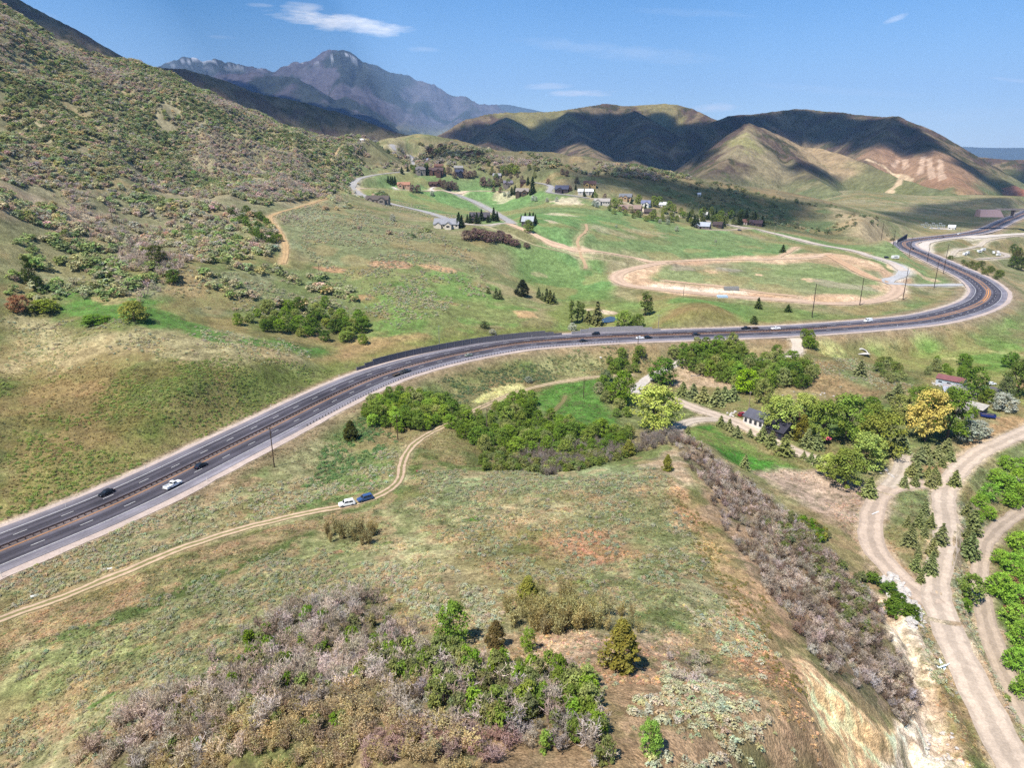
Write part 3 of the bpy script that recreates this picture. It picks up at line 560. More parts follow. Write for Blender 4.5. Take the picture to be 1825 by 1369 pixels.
snow = sstep(.64, .67, fbm(BX, BY, 150, 4, 241)+.05*sstep(1500, 2400, BZ)+.002)*sstep(1600, 2150, BZ)*.85; bp_ = mixc_(bp_, snow, lin(240,242,248))
BCc = BCc*(1-pk[..., None])+bp_*pk[..., None]
nb = int(np.searchsorted(bl, math.log(4300)))
V = np.stack([BX, BY, BZ], -1)
hm = np_mesh('hills', V[:, :nb+1].reshape(-1, 3), grid_faces(len(ba), nb+1)[:, ::-1], BCc[:, :nb+1].reshape(-1, 3)); tag(put('hills', hm, M_hill), kind='structure')
pm = np_mesh('far_mountains', V[:, nb:].reshape(-1, 3), grid_faces(len(ba), len(bl)-nb)[:, ::-1], BCc[:, nb:].reshape(-1, 3)); tag(put('far_mountains', pm, M_peak), kind='structure')
# valley floor out to the horizon and the mesa beyond it
ang = np.linspace(0, 2*math.pi, 97)[:-1]; Vp = [(0, 0, -62)]+[(25000*math.cos(a), 25000*math.sin(a), -62) for a in ang]
me = bpy.data.meshes.new('plain'); me.from_pydata(Vp, [], [(0, 1+i, 1+(i+1) % 96) for i in range(96)]); tag(put('valley_plain', me, plain('plain_cover', lin(120,124,84), 1, 0, var=.2, scale=.004)), kind='structure')
def mesa(name, prof, depth, mat, drop):
    P = catmull(np.array([at_r(*p) for p in prof]), 900); nrow = 7; rows = []
    for j in range(nrow):
        f = j/(nrow-1); dirs = P[:, :2]/np.linalg.norm(P[:, :2], axis=1)[:, None]
        off = (-drop*(1-f/0.5) if f < .5 else depth*(f-.5)/.5); z = P[:, 2]*(min(1, f/.5))+(-62)*(1-min(1, f/.5)); z = z if f <= .5 else P[:, 2]*(1-(f-.5)*2)-62*(f-.5)*2
        q = P[:, :2]+dirs*off*(1+.25*(fbm(P[:, 0], P[:, 1], 2500, 3, 5)-.5)[:, None]); rows.append(np.c_[q, z])
    V = np.stack(rows, 1); return tag(put(name, np_mesh(name, V.reshape(-1, 3), grid_faces(len(P), nrow), None), mat), kind='structure')
M_mesa = plain('mesa_forest', lin(70,78,66), 1, 0, var=.2, scale=.002)
mesa('far_mesa', [(1600,268,19500),(1660,262,19500),(1710,261,19500),(1760,263,19500),(1825,263,19500),(1950,262,19500),(2300,264,19500)], 4000, M_mesa, 2500)
mesa('far_ridge', [(780,215,19000),(860,196,19000),(885,187,19000),(905,186,19000),(925,190,19000),(945,194,19000),(1000,205,19000),(1150,230,19000)], 4000, M_mesa, 2500)
# ------------------------------------------------------------------ road surfaces
def normals2(P):
    T = np.gradient(P[:, :2], axis=0); T /= np.linalg.norm(T, axis=1)[:, None]+1e-9
    return np.c_[T[:, 1], -T[:, 0]]          # to the right of travel
def ribbon(name, P, o0, o1, lift, mat, parent=None, n=2, jit=0.0, seed=0, drape=False):
    N = normals2(P); L = arclen(P); o0 = np.broadcast_to(o0, L.shape); o1 = np.broadcast_to(o1, L.shape)
    if jit: o0 = o0-jit*(fbm(L, L*0+seed, 3.0, 3, seed)-.45); o1 = o1+jit*(fbm(L, L*0+seed+9, 3.0, 3, seed+3)-.45)
    u = np.linspace(0, 1, n); off = o0[:, None]*(1-u)+o1[:, None]*u
    V = np.stack([P[:, None, 0]+N[:, None, 0]*off, P[:, None, 1]+N[:, None, 1]*off, np.broadcast_to(P[:, None, 2]+lift, off.shape)], -1)
    if drape: V = V.copy(); V[..., 2] = ground(V[..., 0], V[..., 1])+lift
    me = np_mesh(name, V.reshape(-1, 3), grid_faces(len(P), n)[:, ::-1], None)
    uv = me.attributes.new('across', 'FLOAT', 'POINT'); uv.data.foreach_set('value', np.broadcast_to(u*2-1, off.shape).astype(np.float32).ravel())
    al = me.attributes.new('along', 'FLOAT', 'POINT'); al.data.foreach_set('value', np.broadcast_to(L[:, None], off.shape).astype(np.float32).ravel())
    return put(name, me, mat, parent)
def mat_asphalt():
    m, t, b = newmat('asphalt'); ac = nd(t, 'ShaderNodeAttribute', attribute_name='across'); al = nd(t, 'ShaderNodeAttribute', attribute_name='along')
    x = nd(t, 'ShaderNodeMath', {0: ac.outputs['Fac'], 1: HW_HALF}, operation='MULTIPLY').outputs[0]
    cr = nd(t, 'ShaderNodeValToRGB'); e = cr.color_ramp; e.interpolation = 'LINEAR'
    xm = nd(t, 'ShaderNodeMapRange', {'Value': x, 'From Min': -13, 'From Max': 13}); t.links.new(xm.outputs[0], cr.inputs[0])
    dk, md, lt = lin(72,69,76), lin(98,94,101), lin(146,140,144)
    st = [(-12.4, lin(140,134,138)), (-9.3, lin(112,108,116)), (-8.5, md), (-7.4, dk), (-6.2, md), (-5.0, dk), (-3.4, dk), (-2.4, md), (-1.2, lin(112,100,100)), (0, lin(120,108,104)), (1.2, lin(112,102,102)), (2.4, md), (3.4, dk), (5.0, dk), (6.2, md*.9), (7.4, dk), (8.4, md), (9.0, lin(126,122,130)), (12.4, lt)]
    while len(e.elements) < len(st): e.elements.new(.5)
    for el, (p, c) in zip(e.elements, st): el.position = (p+13)/26; el.color = tuple(c)+(1,)
    cb = nd(t, 'ShaderNodeCombineXYZ', {0: nd(t, 'ShaderNodeMath', {0: al.outputs['Fac'], 1: .02}, operation='MULTIPLY').outputs[0], 1: x})
    ns = nd(t, 'ShaderNodeTexNoise', {'Vector': cb.outputs[0], 'Scale': 1.3, 'Detail': 5.0, 'Roughness': .65})
    mr = nd(t, 'ShaderNodeMapRange', {'Value': ns.outputs['Fac'], 'From Min': .3, 'From Max': .7, 'To Min': .66, 'To Max': 1.4})
    vm = nd(t, 'ShaderNodeVectorMath', {0: cr.outputs[0], 1: mr.outputs[0]}, operation='MULTIPLY')
    out = noise_mul(t, vm.outputs[0], [.03, .09, 1.5], [.16, .2, .14]); t.links.new(out, b.inputs['Base Color']); b.inputs['Roughness'].default_value = .8
    return m
def mat_road(name, col, ruts=0.0, green=None):
    m, t, b = newmat(name); b.inputs['Roughness'].default_value = 1; b.inputs['Specular IOR Level'].default_value = .05
    ac = nd(t, 'ShaderNodeAttribute', attribute_name='across'); tcn = nd(t, 'ShaderNodeTexCoord')
    ab = nd(t, 'ShaderNodeMath', {0: ac.outputs['Fac']}, operation='ABSOLUTE').outputs[0]
    d = nd(t, 'ShaderNodeMath', {0: nd(t, 'ShaderNodeMath', {0: ab, 1: .52}, operation='SUBTRACT').outputs[0]}, operation='ABSOLUTE').outputs[0]
    n_ = nd(t, 'ShaderNodeTexNoise', {'Vector': tcn.outputs['Object'], 'Scale': .45, 'Detail': 4.0, 'Roughness': .65})
    dn = nd(t, 'ShaderNodeMath', {0: n_.outputs['Fac'], 1: .55, 2: d}, operation='MULTIPLY_ADD').outputs[0]
    mr = nd(t, 'ShaderNodeMapRange', {'Value': dn, 'From Min': .44, 'From Max': .60}, interpolation_type='SMOOTHSTEP')
    mx = nd(t, 'ShaderNodeMix', {'Factor': nd(t, 'ShaderNodeMath', {0: mr.outputs[0], 1: ruts}, operation='MULTIPLY').outputs[0]}, data_type='RGBA')
    mx.inputs['A'].default_value = tuple(col)+(1,); mx.inputs['B'].default_value = tuple(green if green is not None else col*.8)+(1,)
    out = noise_mul(t, mx.outputs['Result'], [.07, .5, 2.5], [.1, .12, .14]); t.links.new(out, b.inputs['Base Color']); return m
tag(ribbon('gravel_shoulder', HW, -14.2, 15.4, -.10, mat_road('shoulder_gravel', lin(196,178,166)), None, 2, 1.6, 4), kind='structure')
hw_o = tag(ribbon('highway', HW, -HW_HALF, HW_HALF+.3, 0.0, mat_asphalt(), None, 41, .25, 2), kind='structure')
M_white = plain('white_paint', lin(236,234,230), .7, .2, var=.15, scale=.6); M_yel = plain('yellow_paint', lin(232,160,84), .7, .2, var=.15, scale=.6)
LHW = arclen(HW); 
def sub(P, L, a, b, step=2.0):
    s = np.linspace(a, b, max(2, int((b-a)/step)+1)); return np.stack([np.interp(s, L, P[:, i]) for i in range(3)], 1)
def along_px(px, py, z=0):
    p = at_z(px, py, z); d, s_, t, i_, f_ = seg_dist(np.array([p[0]]), np.array([p[1]]), HW[:, :2], True); return float(t[0])
S_med = along_px(1481, 584); S_end = LHW[-1]
def join_strips(name, strips, mat, lift, parent=None):
    Vs = []; Fs = []; k = 0
    for P, a, b in strips:
        N = normals2(P); q = np.empty((len(P), 2, 3)); q[:, 0] = P+np.c_[N*a, np.full(len(P), lift)]; q[:, 1] = P+np.c_[N*b, np.full(len(P), lift)]
        Vs.append(q.reshape(-1, 3)); Fs.append(grid_faces(len(P), 2)[:, ::-1]+k); k += 2*len(P)
    return put(name, np_mesh(name, np.concatenate(Vs), np.concatenate(Fs)), mat, parent)
full = sub(HW, LHW, 0, S_end); st_w = [(full, 8.55, 8.75), (full, -8.75, -8.55)]; st_y = []
for o in (-1.25, 1.25): st_y.append((sub(HW, LHW, 0, S_med+10), o-.11, o+.11))
s_curve0, s_curve1 = along_px(1735, 545, -3), along_px(1735, 495, -3)
for o in (-1.5, -1.1, 1.1, 1.5): st_y.append((sub(HW, LHW, S_med+10, S_end), o-.09, o+.09))
st_y.append((sub(HW, LHW, along_px(1752,537,-3), along_px(1759,515,-3)), -.32, .32))
s = 4.0
while s < S_end-4:
    for o in (-4.95, 4.95): st_w.append((sub(HW, LHW, s, s+3.4, 1.2), o-.09, o+.09))
    s += 12.2
tag(join_strips('road_marking', st_w, M_white, .03), kind='structure'); tag(join_strips('road_marking', st_y, M_yel, .03), kind='structure')
RM = {}
for k, (nm, w, c, pp, P) in enumerate(ROADS):
    if w < 2: continue
    key = (nm, tuple(np.round(c, 3)))
    if key not in RM:
        RM[key] = mat_road(nm, c, .95 if nm == 'dirt_track' else (.75 if nm in ('dirt_road', 'hill_track', 'gravel_road') else .0), lin(134,128,84) if nm == 'dirt_track' else (c*.72 if nm == 'gravel_road' else None))
    rr = np.hypot(P[:, 0], P[:, 1]).mean()
    tag(ribbon(nm, P, -w/2, w/2, .07*max(1, (rr/230)**1.35), RM[key], None, 7, (1.3 if w < 7 else .8)*max(1, rr/350), 10+k, True), kind='structure')
pond = [(1043,562),(1060,559),(1085,563),(1100,567),(1098,572),(1075,575),(1050,573)]
pz = min(hit(*p)[2] for p in pond)+.5; m, t, b = newmat('pond_water'); b.inputs['Base Color'].default_value = (*lin(60,70,74), 1); b.inputs['Roughness'].default_value = .12; b.inputs['Specular IOR Level'].default_value = .5
PP = catmull(np.array([at_z(p[0], p[1], pz) for p in pond+[pond[0]]]), 2)[:-1]; me = bpy.data.meshes.new('pond'); me.from_pydata([(p[0], p[1], pz) for p in PP], [], [list(range(len(PP)))[::-1]])
tag(put('pond_water', me, m), kind='structure')

# ------------------------------------------------------------------ clouds overhead: their shadows lie on the hills
CZ0 = 2950.0
SHADE = [
 (hitb, [(-150,-85),(130,44),(270,118),(400,140),(560,186),(700,229),(775,251),(770,256),(640,247),(450,207),(300,160),(200,112),(60,52),(-150,-20)], 40),
 (hitb, [(795,234),(850,214),(905,208),(985,212),(1030,202),(1080,196),(1130,198),(1180,200),(1255,215),(1300,214),(1315,214),(1270,255),(1215,302),(1130,288),(1000,266),(860,262),(785,246)], 40),
 (hitb, [(1295,214),(1345,206),(1400,200),(1500,205),(1560,210),(1600,210),(1640,232),(1700,275),(1660,276),(1580,268),(1550,276),(1500,262),(1430,252),(1380,232),(1335,224),(1310,236),(1270,275),(1225,306),(1185,308),(1230,262)], 35),
 (hitb, [(1680,266),(1740,298),(1830,345),(1830,360),(1740,315),(1680,285)], 30),
 (hitb, [(1380,284),(1440,286),(1510,312),(1480,326),(1410,316)], 25),
 (hit, [(1020,335),(1040,310),(1085,300),(1200,322),(1330,346),(1430,362),(1445,386),(1380,408),(1270,385),(1150,353),(1070,340)], 22),
 (hit, [(720,275),(790,268),(870,275),(850,288),(760,290)], 14),
 (hit, [(1560,378),(1640,364),(1825,362),(1825,404),(1745,410),(1650,400),(1580,394)], 20),
 (hitb, [(1750,286),(1830,288),(1880,330),(1790,310)], 50)]
m, t, b = newmat('cloud_white'); b.inputs['Base Color'].default_value = (.9, .9, .9, 1); ta = nd(t, 'ShaderNodeAttribute', attribute_name='Col'); tp = nd(t, 'ShaderNodeBsdfTransparent'); mxs = nd(t, 'ShaderNodeMixShader', {0: ta.outputs['Fac'], 1: tp.outputs[0], 2: b.outputs[0]}); t.links.new(mxs.outputs[0], t.nodes['Material Output'].inputs['Surface']); VA = []
Vs = []; Fs = []; kk = 0
OPQ = [1, 1, 1, 1, .8, .72, .6, .62, 1]
for si, (hf_, poly, soft) in enumerate(SHADE):
    P = np.array([hf_(*p) for p in poly]); Q = (P+SDIR*((CZ0-P[:, 2])/SDIR[2])[:, None])[:, :2]
    lo = Q.min(0)-60; hi_ = Q.max(0)+60; sp = max(8.0, (hi_-lo).max()/150); nx, ny = ((hi_-lo)/sp).astype(int)+2
    X, Y = np.meshgrid(lo[0]+np.arange(nx)*sp, lo[1]+np.arange(ny)*sp, indexing='ij'); sd = poly_sd(X, Y, Q)+(fbm(X, Y, soft*5, 5, 300+si)-.5)*soft*3.4+soft*.45
    th = np.clip(sd, 0, 160)**.7*3*(.6+.8*fbm(X, Y, 90, 4, 320+si)); ins = sd > 0
    idx = -np.ones(X.shape, int); dil = ins.copy(); dil[1:] |= ins[:-1]; dil[:, 1:] |= ins[:, :-1]; dil[1:, 1:] |= ins[:-1, :-1]
    cell = ins[:-1, :-1] | ins[1:, :-1] | ins[:-1, 1:] | ins[1:, 1:]
    ids = np.arange(X.size).reshape(X.shape); f = np.stack([ids[:-1, :-1], ids[1:, :-1], ids[1:, 1:], ids[:-1, 1:]], -1)[cell]
    top = np.stack([X, Y, CZ0+th+2], -1).reshape(-1, 3); bot = np.stack([X, Y, CZ0-th*.25], -1).reshape(-1, 3)
    used = np.unique(f); mp = -np.ones(X.size, int); mp[used] = np.arange(len(used))
    al = (sstep(-2, soft*1.5, sd)*(.56+.55*fbm(X, Y, soft*4, 4, 340+si))*OPQ[si]).ravel()[used]; VA += [al, al]; Vs += [top[used], bot[used]]; Fs += [mp[f]+kk, mp[f][:, ::-1]+kk+len(used)]; kk += 2*len(used)
tag(put('clouds', np_mesh('clouds', np.concatenate(Vs), np.concatenate(Fs), np.repeat(np.concatenate(VA)[:, None], 3, 1)), m), kind='stuff')
# ------------------------------------------------------------------ haze: the air between here and the far mountains
hm_ = bpy.data.meshes.new('haze'); B_ = 26500; z0, z1 = -68, 2780
hm_.from_pydata([(x, y, z) for x in (-B_, B_) for y in (-B_, B_) for z in (z0, z1)], [], [(0,1,3,2),(4,6,7,5),(0,4,5,1),(2,3,7,6),(0,2,6,4),(1,5,7,3)])
m = bpy.data.materials.new('haze_air'); m.use_nodes = True; t = m.node_tree; t.nodes.clear(); ou = t.nodes.new('ShaderNodeOutputMaterial'); pv = t.nodes.new('ShaderNodeVolumePrincipled')
pv.inputs['Color'].default_value = (0.40, .63, 1.0, 1); pv.inputs['Density'].default_value = 5.0e-5; pv.inputs['Anisotropy'].default_value = 0.0
t.links.new(pv.outputs[0], ou.inputs['Volume'])
tag(put('haze', hm_, m), kind='stuff')
# ------------------------------------------------------------------ plants: prototypes as quad clouds (V, F, colour)
class Q:
    def __init__(s): s.v = []; s.c = []
    def leaves(s, cen, size, nrm, col, asp=1.0):
        n = len(cen); a = rng.normal(size=(n, 3)); nrm = nrm/(np.linalg.norm(nrm, axis=1)[:, None]+1e-9)
        t = np.cross(nrm, a); t /= np.linalg.norm(t, axis=1)[:, None]+1e-9; b = np.cross(nrm, t); sz = np.broadcast_to(size, (n,))[:, None]
        bend = nrm*sz*.25
        s.v.append(np.stack([cen-t*sz*asp-bend, cen-b*sz*.8+bend*.5, cen+t*sz*asp-bend, cen+b*sz*.8+bend*.5], 1)); s.c.append(np.repeat(np.broadcast_to(col, (n, 3))[:, None], 4, 1))
    def twigs(s, p0, p1, w0, w1, col):
        n = len(p0); d = p1-p0; a = rng.normal(size=(n, 3)); t = np.cross(d, a); t /= np.linalg.norm(t, axis=1)[:, None]+1e-9
        w0 = np.broadcast_to(w0, (n,))[:, None]; w1 = np.broadcast_to(w1, (n,))[:, None]
        s.v.append(np.stack([p0-t*w0, p0+t*w0, p1+t*w1, p1-t*w1], 1)); s.c.append(np.repeat(np.broadcast_to(col, (n, 3))[:, None], 4, 1))
    def tube(s, P, r, col, k=6):
        P = np.asarray(P, float); r = np.asarray(r, float)
        for i in range(len(P)-1):
            d = P[i+1]-P[i]; d = d/np.linalg.norm(d); a = np.cross(d, [.3, .9, .2]); a /= np.linalg.norm(a); b = np.cross(d, a)
            th = np.linspace(0, 2*math.pi, k+1); ring = np.cos(th)[:, None]*a+np.sin(th)[:, None]*b
            q0 = P[i]+ring*r[i]; q1 = P[i+1]+ring*r[i+1]
            s.v.append(np.stack([q0[:-1], q0[1:], q1[1:], q1[:-1]], 1)); s.c.append(np.broadcast_to(col, (k, 4, 3)).copy())
    def out(s):
        v = np.concatenate(s.v).reshape(-1, 3); c = np.concatenate(s.c).reshape(-1, 3); return v, np.arange(len(v)).reshape(-1, 4), c
def sph(n): 
    d = rng.normal(size=(n, 3)); return d/np.linalg.norm(d, axis=1)[:, None]
def p_clumps(ncl, per, radf, hz0, hz1, cl_r, leaf, base, vary=.25, wide=1.0, up=.35, wood=None):
    """crown of leaf clumps: radf(t) radius of the crown at height fraction t"""
    q = Q(); k = 0
    for _ in range(ncl):
        t = rng.random()**.85; z = hz0+(hz1-hz0)*t; a = rng.random()*6.283; rr = radf(t)*(rng.random()**.42)*wide
        c = np.array([rr*math.cos(a), rr*math.sin(a), z]); r = cl_r*(.6+.8*rng.random()); n = int(per*(.6+.8*rng.random()))
        d = sph(n); cen = c+d*(r*rng.random(n)**.4)[:, None]*np.array([1, 1, .75]); f = (1-vary+2*vary*rng.random())
        col = np.asarray(base)*f*(.8+.4*rng.random((n, 1)))*np.array([1+.12*(rng.random()-.5), 1, 1+.2*(rng.random()-.5)])
        q.leaves(cen, leaf*(.6+.8*rng.random(n)), d*.7+c/(np.linalg.norm(c)+.1)*.5+np.array([0, 0, up])+rng.normal(size=(n, 3))*.35, col)
        if wood is not None and rng.random() < .7:
            q.twigs(np.array([[c[0]*.12, c[1]*.12, max(0, z*.35)]]), c[None], .02, .008, wood)
    return q.out()
WOOD = np.array([.7,.6,.55])
def p_bare(ns=7, nb=6, nt=6, wide=.55, stem=np.array([.55,.5,.48]), tw=np.array([1.15,1.12,1.12]), leafc=None, leafn=0, w=.012):
    q = Q()
    for _ in range(ns):
        a = rng.random()*6.283; l = .55+.35*rng.random(); tip = np.array([math.cos(a)*wide*rng.random()**.6*.8, math.sin(a)*wide*rng.random()**.6*.8, l]); b0 = np.array([math.cos(a)*.06, math.sin(a)*.06, -.05]); mid = b0*.5+tip*.5+rng.normal(size=3)*.05
        q.twigs(np.array([b0, mid]), np.array([mid, tip]), np.array([w*1.9, w*1.4]), np.array([w*1.4, w*.8]), stem)
        for _ in range(nb):
            f = .25+.75*rng.random(); s0 = b0*(1-f)+tip*f; e = s0+sph(1)[0]*np.array([.3, .3, .16])*(.5+.6*rng.random())+np.array([0, 0, .12]); q.twigs(s0[None], e[None], w*.9, w*.6, stem*.5+tw*.5)
            f2 = rng.random((nt, 1))*.8+.2; t0 = s0*(1-f2)+e*f2; t1 = t0+sph(nt)*np.array([.14, .14, .1])*(.5+.7*rng.random((nt, 1)))+np.array([0, 0, .06]); q.twigs(t0, t1, w*.75, w*.3, tw*(.75+.5*rng.random((nt, 1))))
            if leafn: 
                n = leafn; q.leaves(t1[rng.integers(0, nt, n)]+rng.normal(size=(n, 3))*.03, .028*(.6+.8*rng.random(n)), rng.normal(size=(n, 3))+np.array([0, 0, .8]), leafc*(.7+.6*rng.random((n, 1))))
    return q.out()
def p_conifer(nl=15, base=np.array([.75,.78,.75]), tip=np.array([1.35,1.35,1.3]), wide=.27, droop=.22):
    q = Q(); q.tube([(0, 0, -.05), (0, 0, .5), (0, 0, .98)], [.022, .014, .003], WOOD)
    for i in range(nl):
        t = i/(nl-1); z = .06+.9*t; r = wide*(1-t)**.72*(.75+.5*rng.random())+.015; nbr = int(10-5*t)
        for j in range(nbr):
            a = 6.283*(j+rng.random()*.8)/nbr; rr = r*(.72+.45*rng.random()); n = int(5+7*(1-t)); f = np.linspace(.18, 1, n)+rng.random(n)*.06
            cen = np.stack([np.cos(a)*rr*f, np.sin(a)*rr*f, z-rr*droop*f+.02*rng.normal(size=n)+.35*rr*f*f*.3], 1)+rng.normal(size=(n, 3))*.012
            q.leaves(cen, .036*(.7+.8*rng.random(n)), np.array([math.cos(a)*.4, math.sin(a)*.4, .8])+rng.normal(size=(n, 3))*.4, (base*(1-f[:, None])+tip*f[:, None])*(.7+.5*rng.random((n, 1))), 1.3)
    return q.out()
def teardrop(t): return .36*min(1, (t+.12)/.3)**.6*max(.05, 1-((max(0, t-.22))/.80)**1.35)
def dome(t): return .46*math.sqrt(max(.05, 1-((t-.35)/.68)**2))
def column(t): return .15*math.sqrt(max(.05, 1-((t-.45)/.6)**2))
def flatd(t): return .55*math.sqrt(max(.04, 1-t*t*.95))
ones = np.array([1., 1., 1.])
SAGE_P = [p_clumps(17, 13, flatd, .08, .66, .15, .062, ones, .30, 1.0, .5) for _ in range(4)]
TUFT_P = [p_clumps(7, 7, flatd, .02, .4, .2, .10, ones, .2, 1.0, .6) for _ in range(3)]
SCRUB_P = [p_clumps(15, 12, dome, .16, .86, .19, .085, ones, .28, 1.0, .35) for _ in range(4)]
LEAFY_P = [p_clumps(34, 26, dome, .14, .9, .15, .048, ones, .28, 1.0, .3, WOOD*1.1) for _ in range(4)]
BARE_P = [p_bare() for _ in range(5)]
BARES_P = [p_bare(5, 5, 4, .5, w=.019) for _ in range(4)]
GOLD_P = [p_bare(7, 6, 5, .5, leafc=ones*1.0, leafn=9, stem=np.array([.6,.55,.5]), tw=np.array([.95,.85,.75])) for _ in range(3)]
def mat_leaf(name, mode, rough=1.0, transl=.28, scale=(1, 1, 1)):
    m = bpy.data.materials.new(name); m.use_nodes = True; t = m.node_tree; t.nodes.clear(); ou = t.nodes.new('ShaderNodeOutputMaterial')
    a = nd(t, 'ShaderNodeAttribute', attribute_name='Col'); out = a.outputs['Color']
    if mode == 'inst': tn = nd(t, 'ShaderNodeAttribute', attribute_name='tint', attribute_type='INSTANCER').outputs['Color']
    else: tn = nd(t, 'ShaderNodeObjectInfo').outputs['Color']
    out = nd(t, 'ShaderNodeVectorMath', {0: out, 1: tn}, operation='MULTIPLY').outputs[0]
    df = nd(t, 'ShaderNodeBsdfDiffuse', {'Color': out}); tr = nd(t, 'ShaderNodeBsdfTranslucent', {'Color': out}); mx = nd(t, 'ShaderNodeMixShader', {0: transl, 1: df.outputs[0], 2: tr.outputs[0]})
    t.links.new(mx.outputs[0], ou.inputs['Surface']); return m
M_inst = mat_leaf('scattered_leaf', 'inst', transl=.36); M_leaf = mat_leaf('leaf', 'obj'); M_wood = plain('bark', lin(110,98,86), 1, 0, var=.25, scale=3)

# ------------------------------------------------------------------ stuff: plants nobody could count, one object per kind
def stuff(name, protos, pts, scl, rot, pid, tint, mat):
    n = len(pts); V = []; F = []; Cc = []; K = []; k = 0
    for i, (v, f, c) in enumerate(protos): V.append(v); F.append(f+k); Cc.append(c); K.append(np.full(len(v), i)); k += len(v)
    V.append(pts); Cc.append(np.ones((n, 3))); K.append(100+np.asarray(pid)); V = np.concatenate(V); F = np.concatenate(F)
    me = np_mesh(name, V, F, np.concatenate(Cc), False)
    a = me.attributes.new('k', 'INT', 'POINT'); a.data.foreach_set('value', np.concatenate(K).astype(np.int32))
    def vec(nm, arr):
        full_ = np.zeros((len(V), 3), np.float32); full_[k:] = arr; a_ = me.attributes.new(nm, 'FLOAT_VECTOR', 'POINT'); a_.data.foreach_set('vector', full_.ravel())
    vec('rot', rot); vec('scl', scl); full_ = np.ones((len(V), 4), np.float32); full_[k:, :3] = tint; a = me.attributes.new('tint', 'FLOAT_COLOR', 'POINT'); a.data.foreach_set('color', full_.ravel())
    o = put(name, me, mat); g = bpy.data.node_groups.new(name, 'GeometryNodeTree')
    g.interface.new_socket('Geometry', in_out='INPUT', socket_type='NodeSocketGeometry'); g.interface.new_socket('Geometry', in_out='OUTPUT', socket_type='NodeSocketGeometry')
    gi = g.nodes.new('NodeGroupInput'); go = g.nodes.new('NodeGroupOutput'); jn = g.nodes.new('GeometryNodeJoinGeometry')
    def named(nm, typ): x = g.nodes.new('GeometryNodeInputNamedAttribute'); x.data_type = typ; x.inputs['Name'].default_value = nm; return x.outputs['Attribute']
    ks = named('k', 'INT'); rs = named('rot', 'FLOAT_VECTOR'); ss = named('scl', 'FLOAT_VECTOR')
    def pick(val):
        c = g.nodes.new('FunctionNodeCompare'); c.data_type = 'INT'; c.operation = 'EQUAL'; g.links.new(ks, c.inputs[2]); c.inputs[3].default_value = val
        s_ = g.nodes.new('GeometryNodeSeparateGeometry'); s_.domain = 'POINT'; g.links.new(gi.outputs[0], s_.inputs[0]); g.links.new(c.outputs[0], s_.inputs['Selection']); return s_.outputs[0]
    for i in range(len(protos)):
        ip = g.nodes.new('GeometryNodeInstanceOnPoints'); g.links.new(pick(100+i), ip.inputs['Points']); g.links.new(pick(i), ip.inputs['Instance'])
        g.links.new(rs, ip.inputs['Rotation']); g.links.new(ss, ip.inputs['Scale']); g.links.new(ip.outputs[0], jn.inputs[0])
    g.links.new(jn.outputs[0], go.inputs[0]); md = o.modifiers.new('scatter', 'NODES'); md.node_group = g
    return tag(o, kind='stuff')
def scatter(poly, sp, nsc=None, cut=.5, seed=0, soft=.08, keep=1.0, avoid_roads=True, world=False):
    P = np.array(poly, float) if world else np.array([hit(*p)[:2] for p in poly]); lo = P.min(0); hi_ = P.max(0); n = int(np.prod(hi_-lo)/sp**2)
    p = lo+rng.random((n, 2))*(hi_-lo); k = poly_sd(p[:, 0], p[:, 1], P)+(fbm(p[:, 0], p[:, 1], sp*6, 3, seed+1)-.5)*sp*8 > 0; p = p[k]
    if nsc: p = p[rng.random(len(p)) < sstep(cut-soft, cut+soft, fbm(p[:, 0], p[:, 1], nsc, 3, seed+500))*keep]
    if avoid_roads and len(p): p = p[off_road(p)]
    return p
HWx = HW[::4, :2]
def off_road(p, pad=0.6):
    ok = seg_dist(p[:, 0], p[:, 1], HWx) > 16.0
    for nm, w, c, pp, P in ROADS:
        lo = P[:, :2].min(0)-w; hi_ = P[:, :2].max(0)+w; m = ok & (p[:, 0] > lo[0]) & (p[:, 0] < hi_[0]) & (p[:, 1] > lo[1]) & (p[:, 1] < hi_[1])
        if m.any(): ok[np.nonzero(m)[0][seg_dist(p[m, 0], p[m, 1], P[::2, :2]) < w*.5+pad]] = False
    return ok
def gcol(p): return np.stack([bil(GC[..., i], fa, fl, np.arctan2(p[:, 0], p[:, 1]), np.log(np.hypot(p[:, 0], p[:, 1]))) for i in range(3)], -1)
def seen_size(p):  return 1/np.sqrt(p[:, 0]**2+p[:, 1]**2+(HC-ground(p[:, 0], p[:, 1]))**2)
class Bag:
    def __init__(s): s.p = []; s.h = []; s.w = []; s.t = []; s.k = []
    def add(s, p, h, w, tint, kinds, hv=.35, tv=.2):
        n = len(p)
        if n == 0: return
        hh = h*(1-hv+2*hv*rng.random(n)); s.p.append(p); s.h.append(hh); s.w.append(hh*w/h*(.8+.4*rng.random(n)))
        t = np.broadcast_to(tint, (n, 3))*(1-tv+2*tv*rng.random((n, 1)))*(1+.1*rng.normal(size=(n, 3))*np.array([1, .5, 1])); s.t.append(np.clip(t, .01, 1)); s.k.append(rng.choice(kinds, n))
    def get(s): return [np.concatenate(x) for x in (s.p, s.h, s.w, s.t, s.k)]
def place_stuff(name, protos, p, h, w, t, k, mat, sink=.04):
    z = ground(p[:, 0], p[:, 1])-h*sink; n = len(p)
    stuff(name, protos, np.c_[p, z], np.c_[w, w, h], np.c_[rng.normal(size=n)*.08, rng.normal(size=n)*.08, rng.random(n)*6.283], k, t, mat)
